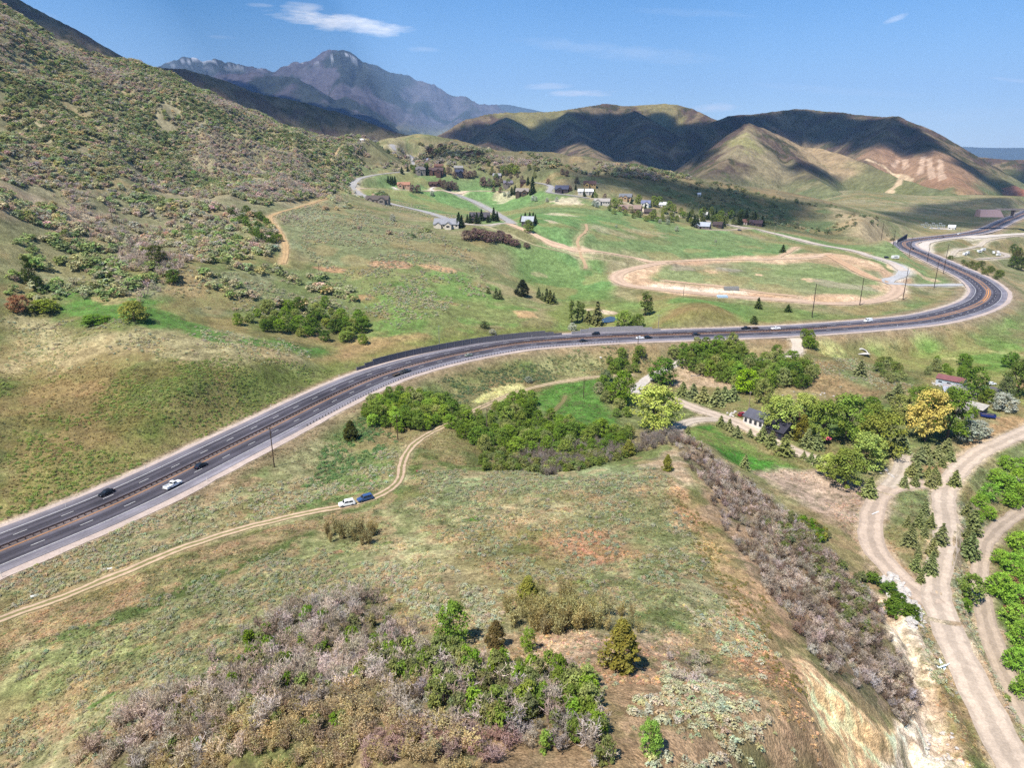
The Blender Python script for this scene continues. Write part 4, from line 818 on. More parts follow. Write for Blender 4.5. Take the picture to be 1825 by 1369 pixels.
# --- sagebrush and low forbs
C_SAGE, C_SAGE2, C_FORB, C_PALE, C_OLIVE = lin(186,181,148,1.12), lin(174,171,136,1.05), lin(150,166,92,1.0), lin(196,192,144,1.05), lin(150,150,92,1.0)
sg = Bag(); S4 = [0, 1, 2, 3]
FG = [([(0,1170),(200,1100),(420,1010),(560,955),(640,1020),(700,1050),(640,1065),(500,1090),(400,1250),(160,1369),(0,1369)], 1.15, 7, .53, .75),
      ([(0,1045),(150,965),(330,890),(560,850),(600,880),(480,925),(300,978),(0,1095)], 1.0, 6, .45, .75),
      ([(620,1000),(780,1000),(900,1060),(880,1130),(760,1110),(690,1050)], 1.0, 6, .46, .75),
      ([(860,850),(1180,845),(1235,940),(1290,1040),(1320,1130),(1250,1110),(1080,1080),(900,1040),(780,990),(740,890)], 1.35, 7, .53, .75),
      ([(1200,1190),(1330,1235),(1430,1369),(1150,1369),(1130,1290)], 1.05, 6, .44, .85), ([(1220,1080),(1330,1080),(1410,1200),(1340,1220),(1250,1140)], 1.3, 6, .52, .75),
      ([(700,860),(760,840),(900,840),(1080,850),(1180,830),(1150,870),(900,870),(760,890)], 1.1, 6, .45, .8), ([(580,870),(690,790),(720,800),(700,860),(640,890)], 1.3, 7, .5, .8),
      ([(1695,1000),(1740,980),(1750,1080),(1825,1300),(1825,1369),(1790,1300),(1700,1080)], .95, 5, .38, .8), ([(1690,905),(1745,900),(1755,960),(1735,1000),(1690,980)], 1.1, 5, .45, .8),
      ([(1440,645),(1540,640),(1620,690),(1560,715),(1480,690)], 1.7, 9, .46, .8), ([(1610,1060),(1660,1090),(1720,1210),(1760,1300),(1700,1300),(1650,1180)], 1.1, 5, .5, .8)]
for i, (poly, sp, ns, cut, h) in enumerate(FG):
    p = scatter(poly, sp*.84, ns, cut-.035, 10+i, .06); sg.add(p, h, h*1.25, C_SAGE if i % 3 else C_SAGE2, S4)
for i, (poly, sp, ns, cut, h) in enumerate([([(0,480),(250,480),(480,500),(600,500),(640,560),(560,590),(420,560),(100,530)], 2.1, 16, .46, 1.2), ([(490,380),(600,360),(760,410),(860,470),(880,545),(700,560),(600,500),(540,450)], 2.3, 22, .48, 1.3),
      ([(650,470),(760,480),(800,560),(700,590),(640,540)], 2.1, 16, .52, 1.2), ([(0,560),(300,570),(560,620),(560,645),(300,640),(0,650)], 2.2, 18, .56, 1.0), ([(640,350),(740,365),(830,385),(800,395),(700,375)], 2.6, 20, .5, 1.2), ([(600,340),(700,390),(780,410),(760,440),(640,400)], 2.5, 20, .5, 1.3)]):
    p = scatter(poly, sp, ns, cut, 40+i); sg.add(p, h, h*1.3, C_SAGE, S4)
for i, (poly, sp, ns, cut, h, c) in enumerate([([(0,670),(250,652),(560,660),(570,680),(420,770),(200,860),(0,935)], 1.25, 20, .38, .72, C_FORB*1.1), ([(0,560),(250,600),(480,610),(580,650),(350,655),(0,660)], 2.0, 16, .46, .75, C_PALE), ([(560,810),(680,710),(770,690),(720,770),(640,840),(560,870)], 1.2, 9, .42, .9, lin(140,172,110)),
      ([(740,720),(800,672),(900,650),(990,640),(980,680),(880,690),(830,740),(780,740)], 1.25, 10, .40, .85, lin(140,158,112)), ([(900,640),(1100,620),(1180,640),(1060,665),(960,670)], 1.5, 9, .46, .9, lin(178,184,130)), ([(1350,598),(1440,605),(1600,600),(1720,575),(1620,620),(1500,640)], 1.8, 12, .5, .8, lin(176,186,124)),
      ([(1320,1150),(1240,950),(1200,860),(1260,930),(1340,1030),(1430,1190),(1420,1260)], 1.0, 6, .45, .45, lin(160,148,90)), ([(960,1150),(1100,1130),(1330,1230),(1330,1369),(1130,1369),(1080,1240)], 1.5, 6, .5, .5, C_SAGE2)]):
    p = scatter(poly, sp, ns, cut, 60+i); sg.add(p, h, h*1.35, c, S4)
P_, H_, W_, T_, K_ = sg.get(); ss_ = seen_size(P_)*H_; big = np.zeros(len(P_), bool)
inf = np.array([(lambda q: 0 < q[0] < 1825 and 0 < q[1] < 1369)(project((x, y, z))) for x, y, z in zip(P_[:, 0], P_[:, 1], ground(P_[:, 0], P_[:, 1]))])
order = np.argsort(-ss_*inf); big[order[:300]] = True; SAGE_IND = (P_[big], H_[big], W_[big], T_[big], K_[big])
place_stuff('sagebrush_cover', SAGE_P, P_[~big], H_[~big], W_[~big], T_[~big], K_[~big], M_inst)
print('sage', len(P_))
# --- grass and weeds
gt = Bag()
for i, (poly, sp) in enumerate([([(0,1110),(300,1000),(560,920),(800,870),(1200,850),(1300,1000),(1400,1200),(1460,1369),(0,1369)], .85), ([(0,660),(250,650),(600,660),(400,778),(0,940)], 1.5), ([(0,1040),(560,760),(780,680),(1100,640),(1100,720),(800,860),(560,915),(0,1095)], 1.2), ([(1100,640),(1460,610),(1825,560),(1825,740),(1600,860),(1300,830),(1180,720)], 1.8), ([(1460,900),(1825,760),(1825,1369),(1700,1369),(1600,1060)], 1.2)]):
    p = scatter(poly, sp*.62, 9, .40, 80+i, .2)
    if len(p):
        cut_ = np.array([hit(*q_)[:2] for q_ in [(1395,1180),(1450,1185),(1640,1310),(1720,1430),(1480,1430)]]); p = p[poly_sd(p[:, 0], p[:, 1], cut_) < 0]
        c = gcol(p); gt.add(p, .36 if i != 1 else .5, .62, c*1.5, [0, 1, 2], .5, .5)
P_, H_, W_, T_, K_ = gt.get(); place_stuff('grass_tufts', TUFT_P, P_, H_, W_, T_, K_, M_inst); print('tufts', len(P_))
# --- scrub on the mountain side and the village hill: a wood without number
C_BARE, C_OL, C_GR, C_TN, C_DK = lin(186,174,156,1.2), lin(174,174,132,1.2), lin(150,164,104,1.16), lin(188,180,146,1.2), lin(140,148,102,1.08)
sc = Bag()
def woods(poly, sp, h, pal, seed, cut=.36, nsc=45, w=1.45, nm=55):
    p = scatter(poly, sp, nsc, cut, seed)
    if len(p) == 0: return
    u = fbm(p[:, 0], p[:, 1], nm, 4, seed+7)+.10*rng.normal(size=len(p)); e = np.quantile(u, np.linspace(0, 1, len(pal)+1))
    for i, (c, ks) in enumerate(pal): m = (u >= e[i]) & (u <= e[i+1]); sc.add(p[m], h, h*w, c, ks, .5, .2)
L4 = [0, 1, 2, 3]; B4 = [4, 5, 6, 7]
woods([(0,-20),(0,320),(300,345),(470,365),(600,345),(640,300),(640,240),(540,225),(340,140),(200,90),(60,40)], 2.6, 2.9, [(C_BARE, B4), (C_BARE*.9, L4), (C_OL, L4), (C_OL*.85, L4), (C_GR, L4), (C_TN, L4), (C_DK, L4)], 700, .26, 30)
woods([(0,325),(250,340),(430,370),(480,400),(500,440),(440,470),(300,470),(200,430),(20,400),(20,345),(130,345)], 3.6, 3.2, [(C_BARE, B4), (C_BARE, B4), (C_BARE, L4), (C_TN, L4), (C_OL, L4), (C_GR, L4)], 720, .36, 24)
woods([(0,400),(120,420),(240,440),(330,480),(240,540),(120,520),(0,540)], 4.6, 4.0, [(C_BARE, B4), (C_GR, L4), (C_OL, L4), (C_GR, L4)], 730, .44, 26)
woods([(400,470),(560,490),(640,530),(560,560),(440,540),(340,520)], 5, 3.6, [(C_OL, L4), (C_GR, L4), (C_TN, L4)], 740, .46, 24)
woods([(610,262),(700,258),(760,252),(840,260),(930,275),(1060,285),(1160,302),(1240,320),(1180,325),(1060,315),(960,310),(850,290),(740,300),(640,300)], 6.0, 4.6, [(C_BARE, B4), (C_BARE*.85, L4), (C_OL*.8, L4), (C_TN*.9, L4), (C_DK, L4)], 750, .42, 60)
woods([(1160,305),(1300,330),(1480,368),(1590,428),(1480,425),(1330,400),(1200,360)], 11, 3.4, [(C_DK*.8, L4), (C_OL*.8, L4)], 760, .5, 60)
woods([(690,262),(790,258),(870,280),(840,292),(740,285)], 5, 4.0, [(C_DK*.8, L4), (lin(104,84,74), L4)], 765, .35, 60)
woods([(600,345),(640,315),(700,350),(620,370),(500,395),(560,360)], 6, 3.6, [(C_BARE, B4), (C_TN, L4), (C_DK, L4)], 770, .52, 30)
woods([(620,395),(680,410),(760,415),(750,425),(640,410)], 4, 3.2, [(C_TN*.85, L4), (C_BARE, B4), (C_DK, L4)], 771, .4, 20)
P_, H_, W_, T_, K_ = sc.get(); place_stuff('hillside_scrub', SCRUB_P+BARES_P, P_, H_, W_, T_, K_, M_inst); print('scrub', len(P_))
# ------------------------------------------------------------------ trees and shrubs, each one a thing of its own
def trunk_q(h, r, forks=4, wide=.25):
    q = Q(); q.tube([(0, 0, -.06), (.01, 0, h*.5), (0, .01, h)], [r*1.25, r, r*.7], np.ones(3))
    for i in range(forks):
        a = 6.283*(i+rng.random()*.6)/forks; q.tube([(0, .01, h*.75), (math.cos(a)*wide*.5, math.sin(a)*wide*.5, h+.14), (math.cos(a)*wide, math.sin(a)*wide, h+.34)], [r*.6, r*.4, r*.15], np.ones(3), 4)
    return q.out()
def mk(name, q, mat): 
    me = np_mesh(name, *q, False); me.materials.append(mat); return me
def crown_set(n, f, trunk): return [(mk('crown', f(), M_leaf), mk('trunk', trunk(), M_wood)) for _ in range(n)]
KIND = {
 'cottonwood_tree': crown_set(4, lambda: p_clumps(95, 44, dome, .16, .94, .105, .021, ones, .22, 1.0, .4), lambda: trunk_q(.42, .028)),
 'broadleaf_tree': crown_set(6, lambda: p_clumps(125, 25, dome, .10, .95, .10, .024, ones, .36, 1.0, .35), lambda: trunk_q(.4, .03)),
 'poplar_tree': crown_set(2, lambda: p_clumps(46, 30, column, .08, .96, .075, .02, ones, .22, 1.0, .5), lambda: trunk_q(.5, .018, 3, .06)),
 'juniper_tree': crown_set(3, lambda: p_clumps(150, 36, teardrop, .03, .97, .085, .022, ones, .26, 1.0, .5), lambda: trunk_q(.3, .04, 3, .12)),
 'pine_tree': [],
}
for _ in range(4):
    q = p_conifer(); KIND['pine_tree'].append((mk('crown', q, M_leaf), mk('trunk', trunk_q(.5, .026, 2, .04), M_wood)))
SHRUB = {'leafy_shrub': [mk('leafy_shrub', q, M_leaf) for q in LEAFY_P], 'bare_shrub': [mk('bare_shrub', q, M_leaf) for q in BARE_P], 'golden_shrub': [mk('golden_shrub', q, M_leaf) for q in GOLD_P], 'sagebrush': [mk('sagebrush', q, M_leaf) for q in SAGE_P]}
CATS = {'leafy_shrub': 'shrub', 'bare_shrub': 'shrub', 'golden_shrub': 'shrub', 'sagebrush': 'sagebrush'}
def tree(kind, p, h, w, tint, label, group=None, cat='tree'):
    """w: crown width in metres"""
    cm, tm = random.choice(KIND[kind]); unit = {'cottonwood_tree': .98, 'broadleaf_tree': 1.0, 'poplar_tree': .40, 'juniper_tree': .66, 'pine_tree': .43}[kind]
    g_ = (label+' '+(group or '')); nm = kind
    if kind == 'broadleaf_tree': nm = 'willow_tree' if 'willow' in g_ else 'bare_tree' if ('leafless' in g_ or 'mauve' in g_) else 'silver_bush' if 'silver' in g_ else 'oak_tree' if ('gulch' in g_ or 'draw' in g_ or 'track bend' in g_ or 'hillside' in g_) else 'bushy_tree' if 'bush' in g_ else kind
    r = bpy.data.objects.new(nm, None); C.objects.link(r); r.empty_display_size = .2
    r.location = (p[0], p[1], (p[2] if len(p) > 2 else float(ground([p[0]], [p[1]])[0]))-.05); r.scale = (w/unit, w/unit, h); r.rotation_euler = (0, 0, random.random()*6.283)
    tag(r, label, cat, group)
    c = put('crown', cm, None, r); c.color = tuple(np.clip(tint, .003, 1))+(1,); t_ = put('trunk', tm, None, r); return r
def shrub(kind, p, h, w, tint, label, group):
    o = put(kind, random.choice(SHRUB[kind]), None); o.location = (p[0], p[1], float(ground([p[0]], [p[1]])[0])-h*.04); o.scale = (w, w, h); o.rotation_euler = (0, 0, random.random()*6.283)
    o.color = tuple(np.clip(tint, .003, 1))+(1,); return tag(o, label, CATS[kind], group)
def px_size(p, hpx): 
    d = math.sqrt(p[0]**2+p[1]**2+(HC-p[2])**2); dep = math.asin((HC-p[2])/d) if HC > p[2] else 0
    return hpx*d/FP/(math.cos(dep)+.22*math.sin(dep)), d/FP
def tpx(kind, px, py, hpx, wpx, tint, label, group=None, dx=0):
    p = hit(px, py); h, m = px_size(p, hpx); return tree(kind, p, h, wpx*m, tint*(1.12 if kind != 'pine_tree' else 1.2)*(.92+.16*rng.random())*np.array([1+.05*rng.normal(), 1, 1+.07*rng.normal()]), label, group)
T_JUN, T_BRI, T_CW, T_YEL, T_OLV, T_DKG, T_PINE, T_SILV, T_WIL = lin(132,128,58,1.1), lin(132,158,64,1.0), lin(158,168,86,1.15), lin(194,176,98,1.05), lin(140,148,80,1.0), lin(84,112,48,1.0), lin(136,138,94,1.05), lin(176,180,160,1.0), lin(136,170,64,.95)
PT = np.array([.9, .95, .85])
# --- trees that stand alone
tpx('juniper_tree', 1106, 1192, 84, 62, T_JUN*.85, 'large teardrop shaped juniper casting a dark shadow on the bare tan knoll')
tpx('juniper_tree', 941, 1082, 56, 40, T_JUN, 'dark pointed juniper rising behind the olive scrub on the knoll')
tpx('juniper_tree', 884, 1152, 46, 34, lin(120,104,66), 'brownish juniper standing between two bright green trees on the knoll')
tpx('juniper_tree', 893, 1186, 30, 28, lin(110,98,58), 'low brownish juniper at the upper edge of the bottom thicket')
tpx('broadleaf_tree', 808, 1148, 74, 62, T_BRI*.8, 'tall vivid green tree alone above the bottom thicket beside the footpath')
tpx('broadleaf_tree', 942, 1162, 44, 28, T_BRI, 'small vivid green tree between the juniper and the bare tan knoll')
tpx('broadleaf_tree', 1158, 1342, 54, 40, T_BRI, 'small bright green tree alone at the bottom right of the bare knoll')
tpx('broadleaf_tree', 550, 1112, 34, 26, lin(120,160,50), 'bright green tree among leafless shrubs at the upper left of the thicket')
tpx('juniper_tree', 1120, 812, 30, 24, T_JUN, 'round dark juniper on the crest below the big cottonwood')
tpx('juniper_tree', 1189, 839, 30, 19, T_JUN, 'small dark juniper on a bare stem standing on the stony knoll top')
tpx('juniper_tree', 626, 784, 36, 25, lin(84,88,44), 'lone dark juniper on the green bank between highway and dirt track')
tpx('cottonwood_tree', 1166, 768, 86, 92, T_CW, 'broad yellow-green cottonwood, largest west of the farm drive')
tpx('broadleaf_tree', 1108, 722, 64, 52, lin(126,156,52), 'bright green tree just left of the broad cottonwood')
tpx('broadleaf_tree', 1181, 684, 50, 52, lin(104,138,48), 'rounded dark green tree beside the pale stretch of farm drive')
tpx('broadleaf_tree', 1328, 700, 44, 44, lin(140,178,44), 'vivid lime green tree above the farmhouse pole')
tpx('broadleaf_tree', 1358, 718, 44, 34, T_OLV, 'olive green tree behind the farmhouse pole')
for (px, py, hp, wp, tn, lb) in [(1388,770,66,70,T_CW,'yellow-green cottonwood overhanging the farmhouse roof'),(1432,752,52,52,T_CW,'yellow-green cottonwood behind the farmhouse'),
    (1464,790,78,64,lin(140,156,70),'green cottonwood just right of the purple leaved tree'),(1508,782,78,70,lin(138,158,70),'tall green cottonwood in the middle of the farm grove'),(1566,812,76,74,lin(146,156,74),'wide cottonwood left of the yellow one'),
    (1602,752,46,48,T_OLV,'olive cottonwood at the back of the farm grove'),(1648,786,86,66,T_YEL,'yellow leaved cottonwood, the only yellow one in the farm grove'),(1688,784,86,64,lin(120,146,52),'dark green cottonwood right of the yellow one'),(1640,742,50,56,lin(130,150,60),'green cottonwood behind the yellow one'),
    (1540,838,66,64,T_CW,'cottonwood in front of the middle of the farm grove'),(1506,868,68,66,lin(146,158,74),'wide cottonwood at the front of the farm grove above the gravel yard'),(1478,850,40,46,T_CW,'smaller cottonwood on the lawn side of the farm grove'),(1552,770,50,50,lin(134,150,66),'mid green cottonwood at the rear of the farm grove')]:
    tpx('cottonwood_tree', px, py, hp, wp, tn, lb, 'cottonwoods of the farm grove')
tpx('broadleaf_tree', 1412, 766, 34, 34, lin(116,84,76), 'purple-brown leaved tree behind the farmhouse')
tpx('juniper_tree', 1428, 788, 48, 26, lin(140,134,56), 'yellowish conical tree right of the farmhouse')
tpx('broadleaf_tree', 1552, 738, 30, 30, lin(100,130,48), 'dark green tree alone above the farm grove')
tpx('pine_tree', 1598, 712, 26, 24, PT*T_PINE*.7, 'dark spruce with a broken top at the rear of the grove')
tpx('pine_tree', 1532, 670, 26, 18, PT*T_PINE*.8, 'lone dark conifer on the brown slope under the culvert')
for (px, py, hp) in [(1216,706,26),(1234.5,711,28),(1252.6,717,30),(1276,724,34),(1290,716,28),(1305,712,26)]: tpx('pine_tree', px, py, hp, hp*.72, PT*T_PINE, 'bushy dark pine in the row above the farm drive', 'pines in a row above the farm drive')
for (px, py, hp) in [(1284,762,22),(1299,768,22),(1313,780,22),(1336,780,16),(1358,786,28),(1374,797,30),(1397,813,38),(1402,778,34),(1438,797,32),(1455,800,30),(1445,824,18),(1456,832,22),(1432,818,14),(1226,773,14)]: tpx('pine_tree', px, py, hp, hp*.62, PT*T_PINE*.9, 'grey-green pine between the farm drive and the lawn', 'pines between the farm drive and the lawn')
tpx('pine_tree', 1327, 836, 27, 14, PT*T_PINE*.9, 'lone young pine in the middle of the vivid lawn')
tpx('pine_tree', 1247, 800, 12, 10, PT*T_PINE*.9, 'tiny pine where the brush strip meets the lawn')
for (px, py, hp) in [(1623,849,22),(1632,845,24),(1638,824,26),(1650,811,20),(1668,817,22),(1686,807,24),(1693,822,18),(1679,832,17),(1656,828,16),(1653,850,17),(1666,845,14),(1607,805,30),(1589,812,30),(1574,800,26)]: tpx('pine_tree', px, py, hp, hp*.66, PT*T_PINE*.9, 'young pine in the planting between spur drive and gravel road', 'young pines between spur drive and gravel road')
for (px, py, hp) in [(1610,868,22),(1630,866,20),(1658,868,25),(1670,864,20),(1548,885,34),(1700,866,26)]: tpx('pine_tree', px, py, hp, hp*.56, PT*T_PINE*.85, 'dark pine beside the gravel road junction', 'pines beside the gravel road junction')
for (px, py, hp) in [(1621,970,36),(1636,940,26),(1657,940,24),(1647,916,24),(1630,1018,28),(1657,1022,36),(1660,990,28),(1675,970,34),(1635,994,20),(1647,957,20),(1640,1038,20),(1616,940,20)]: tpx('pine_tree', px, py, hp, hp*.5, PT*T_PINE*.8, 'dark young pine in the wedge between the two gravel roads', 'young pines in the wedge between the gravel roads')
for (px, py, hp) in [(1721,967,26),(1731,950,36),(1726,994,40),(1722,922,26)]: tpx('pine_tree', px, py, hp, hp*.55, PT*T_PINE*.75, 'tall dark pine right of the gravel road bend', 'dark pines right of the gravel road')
tpx('broadleaf_tree', 1724, 1070, 42, 42, lin(128,150,64), 'rounded green bush tree between gravel road and lower track')
tpx('broadleaf_tree', 1719, 1088, 20, 20, lin(128,160,56), 'small green bush under the rounded bush tree')
for (px, py, hp, wp) in [(1745,905,22,26),(1760,890,26,30),(1790,880,30,36),(1810,868,28,30),(1775,862,24,28),(1818,900,34,34),(1800,905,24,28),(1740,930,18,20),(1760,925,20,24),(1790,835,20,24),(1820,845,26,30)]: tpx('broadleaf_tree', px, py, hp, wp, T_WIL*.95, 'bright green willow above the lower dirt track', 'bright willows above the lower track')
for (px, py, hp, wp) in [(1812,985,32,36),(1795,1020,30,34),(1778,1060,34,40),(1800,1080,36,40),(1820,1050,32,34),(1806,1120,36,44),(1822,1160,44,46),(1808,1190,30,36),(1822,1240,30,34),(1780,1005,22,26),(1822,1010,26,30)]: tpx('broadleaf_tree', px, py, hp, wp, T_WIL, 'bright green willow right of the lower dirt track', 'bright willows right of the lower track')
for (px, py, hp, wp) in [(1795,1045,16,30),(1818,1085,18,30),(1800,1100,16,28)]: tpx('broadleaf_tree', px, py, hp, wp, lin(150,100,84), 'reddish leafless bush among the bright willows', 'reddish bushes among the willows')
for (px, py, hp, wp, tn, lb) in [(1734,706,46,40,lin(116,140,56),'dark green tree right of the grey tin shed'),(1760,718,22,26,lin(124,146,60),'small green bush right of the grey tin shed'),(1728,742,18,22,lin(118,138,52),'dark bush behind the ruined outbuildings'),(1812,706,50,44,lin(104,120,56),'tall dark tree at the right edge by the dead trunk'),(1790,712,36,24,PT*T_PINE,'dark narrow tree by the leaning dead trunk'),(1786,732,28,38,T_SILV,'silver-grey bush near the leaning dead trunk'),
    (1800,655,24,26,lin(112,144,52),'green bush alone in the far right meadow'),(1822,668,24,30,lin(118,140,62),'green bush at the right edge of the meadow')]: tpx('broadleaf_tree', px, py, hp, wp, tn, lb)
for (px, py, hp, wp) in [(1722,784,32,40),(1742,776,24,34)]: tpx('broadleaf_tree', px, py, hp, wp, T_SILV*.8, 'grey-green bush right of the farm grove', 'grey-green bushes right of the farm grove')
# --- behind the highway
tpx('juniper_tree', 931, 527, 29, 26, lin(66,70,46), 'dark rounded spruce left of the spruce cluster beyond the highway')
for (px, py, hp) in [(870,523,12),(884,532,19),(891,533,17),(960,531,19),(974,538,25),(980,541,25),(987,541,20),(967,535,14)]: tpx('pine_tree', px, py, hp, hp*.5, PT*T_PINE*.62, 'dark spruce in the meadow beyond the sound wall', 'dark spruces in the meadow beyond the sound wall')
for (px, py, hp, wp) in [(1019,576,44,16),(1029,574,40,16),(1038,570,32,14),(1149,563,44,22),(1156,562,38,18)]: tpx('poplar_tree', px, py, hp, wp, lin(126,140,72), 'narrow upright poplar beside the pond', 'poplars around the pond')
tpx('pine_tree', 1064, 578, 42, 20, PT*T_PINE*.75, 'pointed dark spruce at the pond edge'); tpx('pine_tree', 1048, 575, 22, 15, PT*T_PINE*.75, 'smaller dark spruce at the pond edge')
tpx('broadleaf_tree', 1112, 584, 32, 36, lin(150,168,80), 'round yellow-green bush tree by the end of the second sound wall'); tpx('broadleaf_tree', 1136, 583, 24, 28, lin(118,136,60), 'darker bush tree by the end of the second sound wall')
for (px, py, hp, wp, kind, lb) in [(1351,550,19,11,'pine_tree','dark spruce between building site and highway'),(1404,556,13,11,'pine_tree','small dark spruce left of a tall pole'),(1343,578,15,14,'broadleaf_tree','round green bush close to the highway edge'),(1395,450,13,9,'pine_tree','lone dark tree at the edge of the building site')]: tpx(kind, px, py, hp, wp, lin(84,98,50), lb)
for (px, py, hp, wp, tn, lb) in [(863,585,13,20,lin(112,120,74),'grey-green bush in the meadow beyond the sound wall'),(1020,589,14,17,T_SILV,'silver bush in the gap between the sound walls'),(878,596,10,14,T_SILV*.9,'pale silver bush behind the first sound wall'),(942,682,12,16,T_SILV*.75,'grey bush below the highway bank beside the track fence'),
   (240,573,34,44,lin(166,172,84),'large yellow-green bush alone on the hillside meadow'),(246,560,20,26,lin(110,120,64),'dark bush behind the large yellow-green bush'),(168,576,14,46,lin(120,150,56),'low wide green bush on the hillside meadow'),(36,556,26,34,lin(166,124,92),'rusty leafless bush at the left edge'),(80,556,20,44,lin(156,168,66),'yellow-green bush right of the rusty bush'),(309,505,24,24,lin(104,126,56),'dark green bush on the hillside below the mauve scrub'),
   (280,470,30,34,lin(100,112,60),'dark green tree beside the mauve scrub on the hillside'),(55,510,44,18,lin(84,100,48),'upright dark tree at the left edge of the hillside'),(70,518,22,18,lin(84,100,48),'small dark tree at the left edge of the hillside')]: tpx('broadleaf_tree', px, py, hp, wp, tn, lb)
# --- groves: trees nothing tells apart within a grove
def grove(poly, sp, h, wf, tints, label, group, seed, nsc=None, cut=.5, kind='broadleaf_tree', most=80):
    P = np.array([hit(*p)[:2] for p in poly]); lo = P.min(0); hi_ = P.max(0); acc = []
    for _ in range(4000):
        c = lo+rng.random(2)*(hi_-lo)
        if poly_sd(c[:1], c[1:], P)[0] < -.3 or any((c[0]-a[0])**2+(c[1]-a[1])**2 < sp*sp for a in acc) or not off_road(c[None], 1.0)[0]: continue
        acc.append(c)
        if len(acc) >= most: break
    for c in acc:
        hh = h*(.65+.6*rng.random()); i = rng.integers(len(tints)); tree(kind, c, hh, hh*wf*(.8+.4*rng.random()), tints[i]*1.25*(.85+.3*rng.random())*np.array([1+.05*rng.normal(), 1, 1+.07*rng.normal()]), label, group)
MIXG = [lin(124,150,56), lin(140,156,72), lin(108,132,52), lin(150,156,92), lin(120,140,60)]
grove([(640,735),(690,712),(745,704),(800,722),(836,740),(826,758),(770,768),(720,772),(660,760)], 3.6, 6.0, 1.0, MIXG+[lin(150,176,70)], 'leafy tree in the clump above the dirt track bend', 'trees in the clump above the dirt track bend', 1)
grove([(800,768),(850,745),(905,722),(950,722),(990,745),(1050,768),(1120,778),(1110,800),(1040,815),(960,815),(870,805)], 3.7, 6.0, 1.0, MIXG, 'leafy green tree in the gulch grove below the dirt track', 'trees in the gulch grove', 2)
grove([(1200,636),(1235,622),(1300,618),(1350,640),(1400,650),(1455,668),(1440,694),(1380,690),(1345,706),(1300,690),(1255,670),(1215,652)], 4.6, 8.0, .95, MIXG, 'leafy green tree in the grove between highway and farmhouse', 'trees in the grove between highway and farmhouse', 3)
grove([(1080,640),(1110,628),(1150,640),(1140,665),(1090,668)], 4.2, 6.0, 1.1, MIXG[2:], 'green bushy tree under the highway bank left of the pale drive', 'bushy trees under the highway bank', 4, most=9)
grove([(1060,690),(1085,676),(1100,700),(1130,745),(1100,745),(1075,715)], 4.2, 5.5, 1.1, MIXG[3:]+[lin(150,152,112)], 'olive bushy tree at the right end of the small green field', 'bushy trees beside the small green field', 5, most=12)
grove([(420,580),(500,545),(570,540),(648,572),(655,612),(610,618),(540,602),(460,592)], 5.2, 6.6, 1.1, [lin(140,152,72), lin(120,146,54), lin(150,158,86), lin(98,122,50)], 'olive green tree in the draw beyond the highway', 'trees in the draw beyond the highway', 6, most=46)
grove([(1555,655),(1590,648),(1620,672),(1600,690),(1570,675)], 4.5, 5.0, 1.15, [lin(128,142,70), lin(150,156,96)], 'bushy tree in the row across the meadow below the culvert', 'bushy trees below the culvert', 7, most=11)
grove([(1635,664),(1660,648),(1722,650),(1725,674),(1690,676)], 4.6, 6.4, 1.0, [lin(110,134,50), lin(150,158,100), lin(120,146,54)], 'green tree behind the red roofed shed', 'trees behind the red roofed shed', 8, most=12)
grove([(1415,606),(1440,602),(1452,622),(1430,622)], 3.5, 5.5, 1.1, [lin(124,146,56)], 'green bushy tree between the drive and the highway bank', 'bushy trees beside the upper farm drive', 9, most=5)
grove([(1500,575),(1560,590),(1440,590)], 30, 1, 1, [lin(1,1,1)], '', '', 10, most=0)
grove([(1800,450),(1825,440),(1840,485),(1800,490)], 7, 13, 1.0, [lin(110,104,60), lin(96,110,52)], 'brownish tree beside the storage yard at the far right edge', 'trees beside the storage yard', 11, most=8)
grove([(1690,462),(1720,470),(1790,492),(1780,500),(1710,478)], 9, 5, 1.4, [lin(116,126,66)], 'low bush along the outside of the highway bend', 'bushes along the outside of the highway bend', 12, most=20)
grove([(400,385),(440,372),(490,395),(500,432),(470,438),(440,410)], 4.5, 5, 1.1, [lin(110,134,56), lin(98,120,52)], 'green tree in the band along the hillside track', 'trees along the hillside track', 13, most=30)
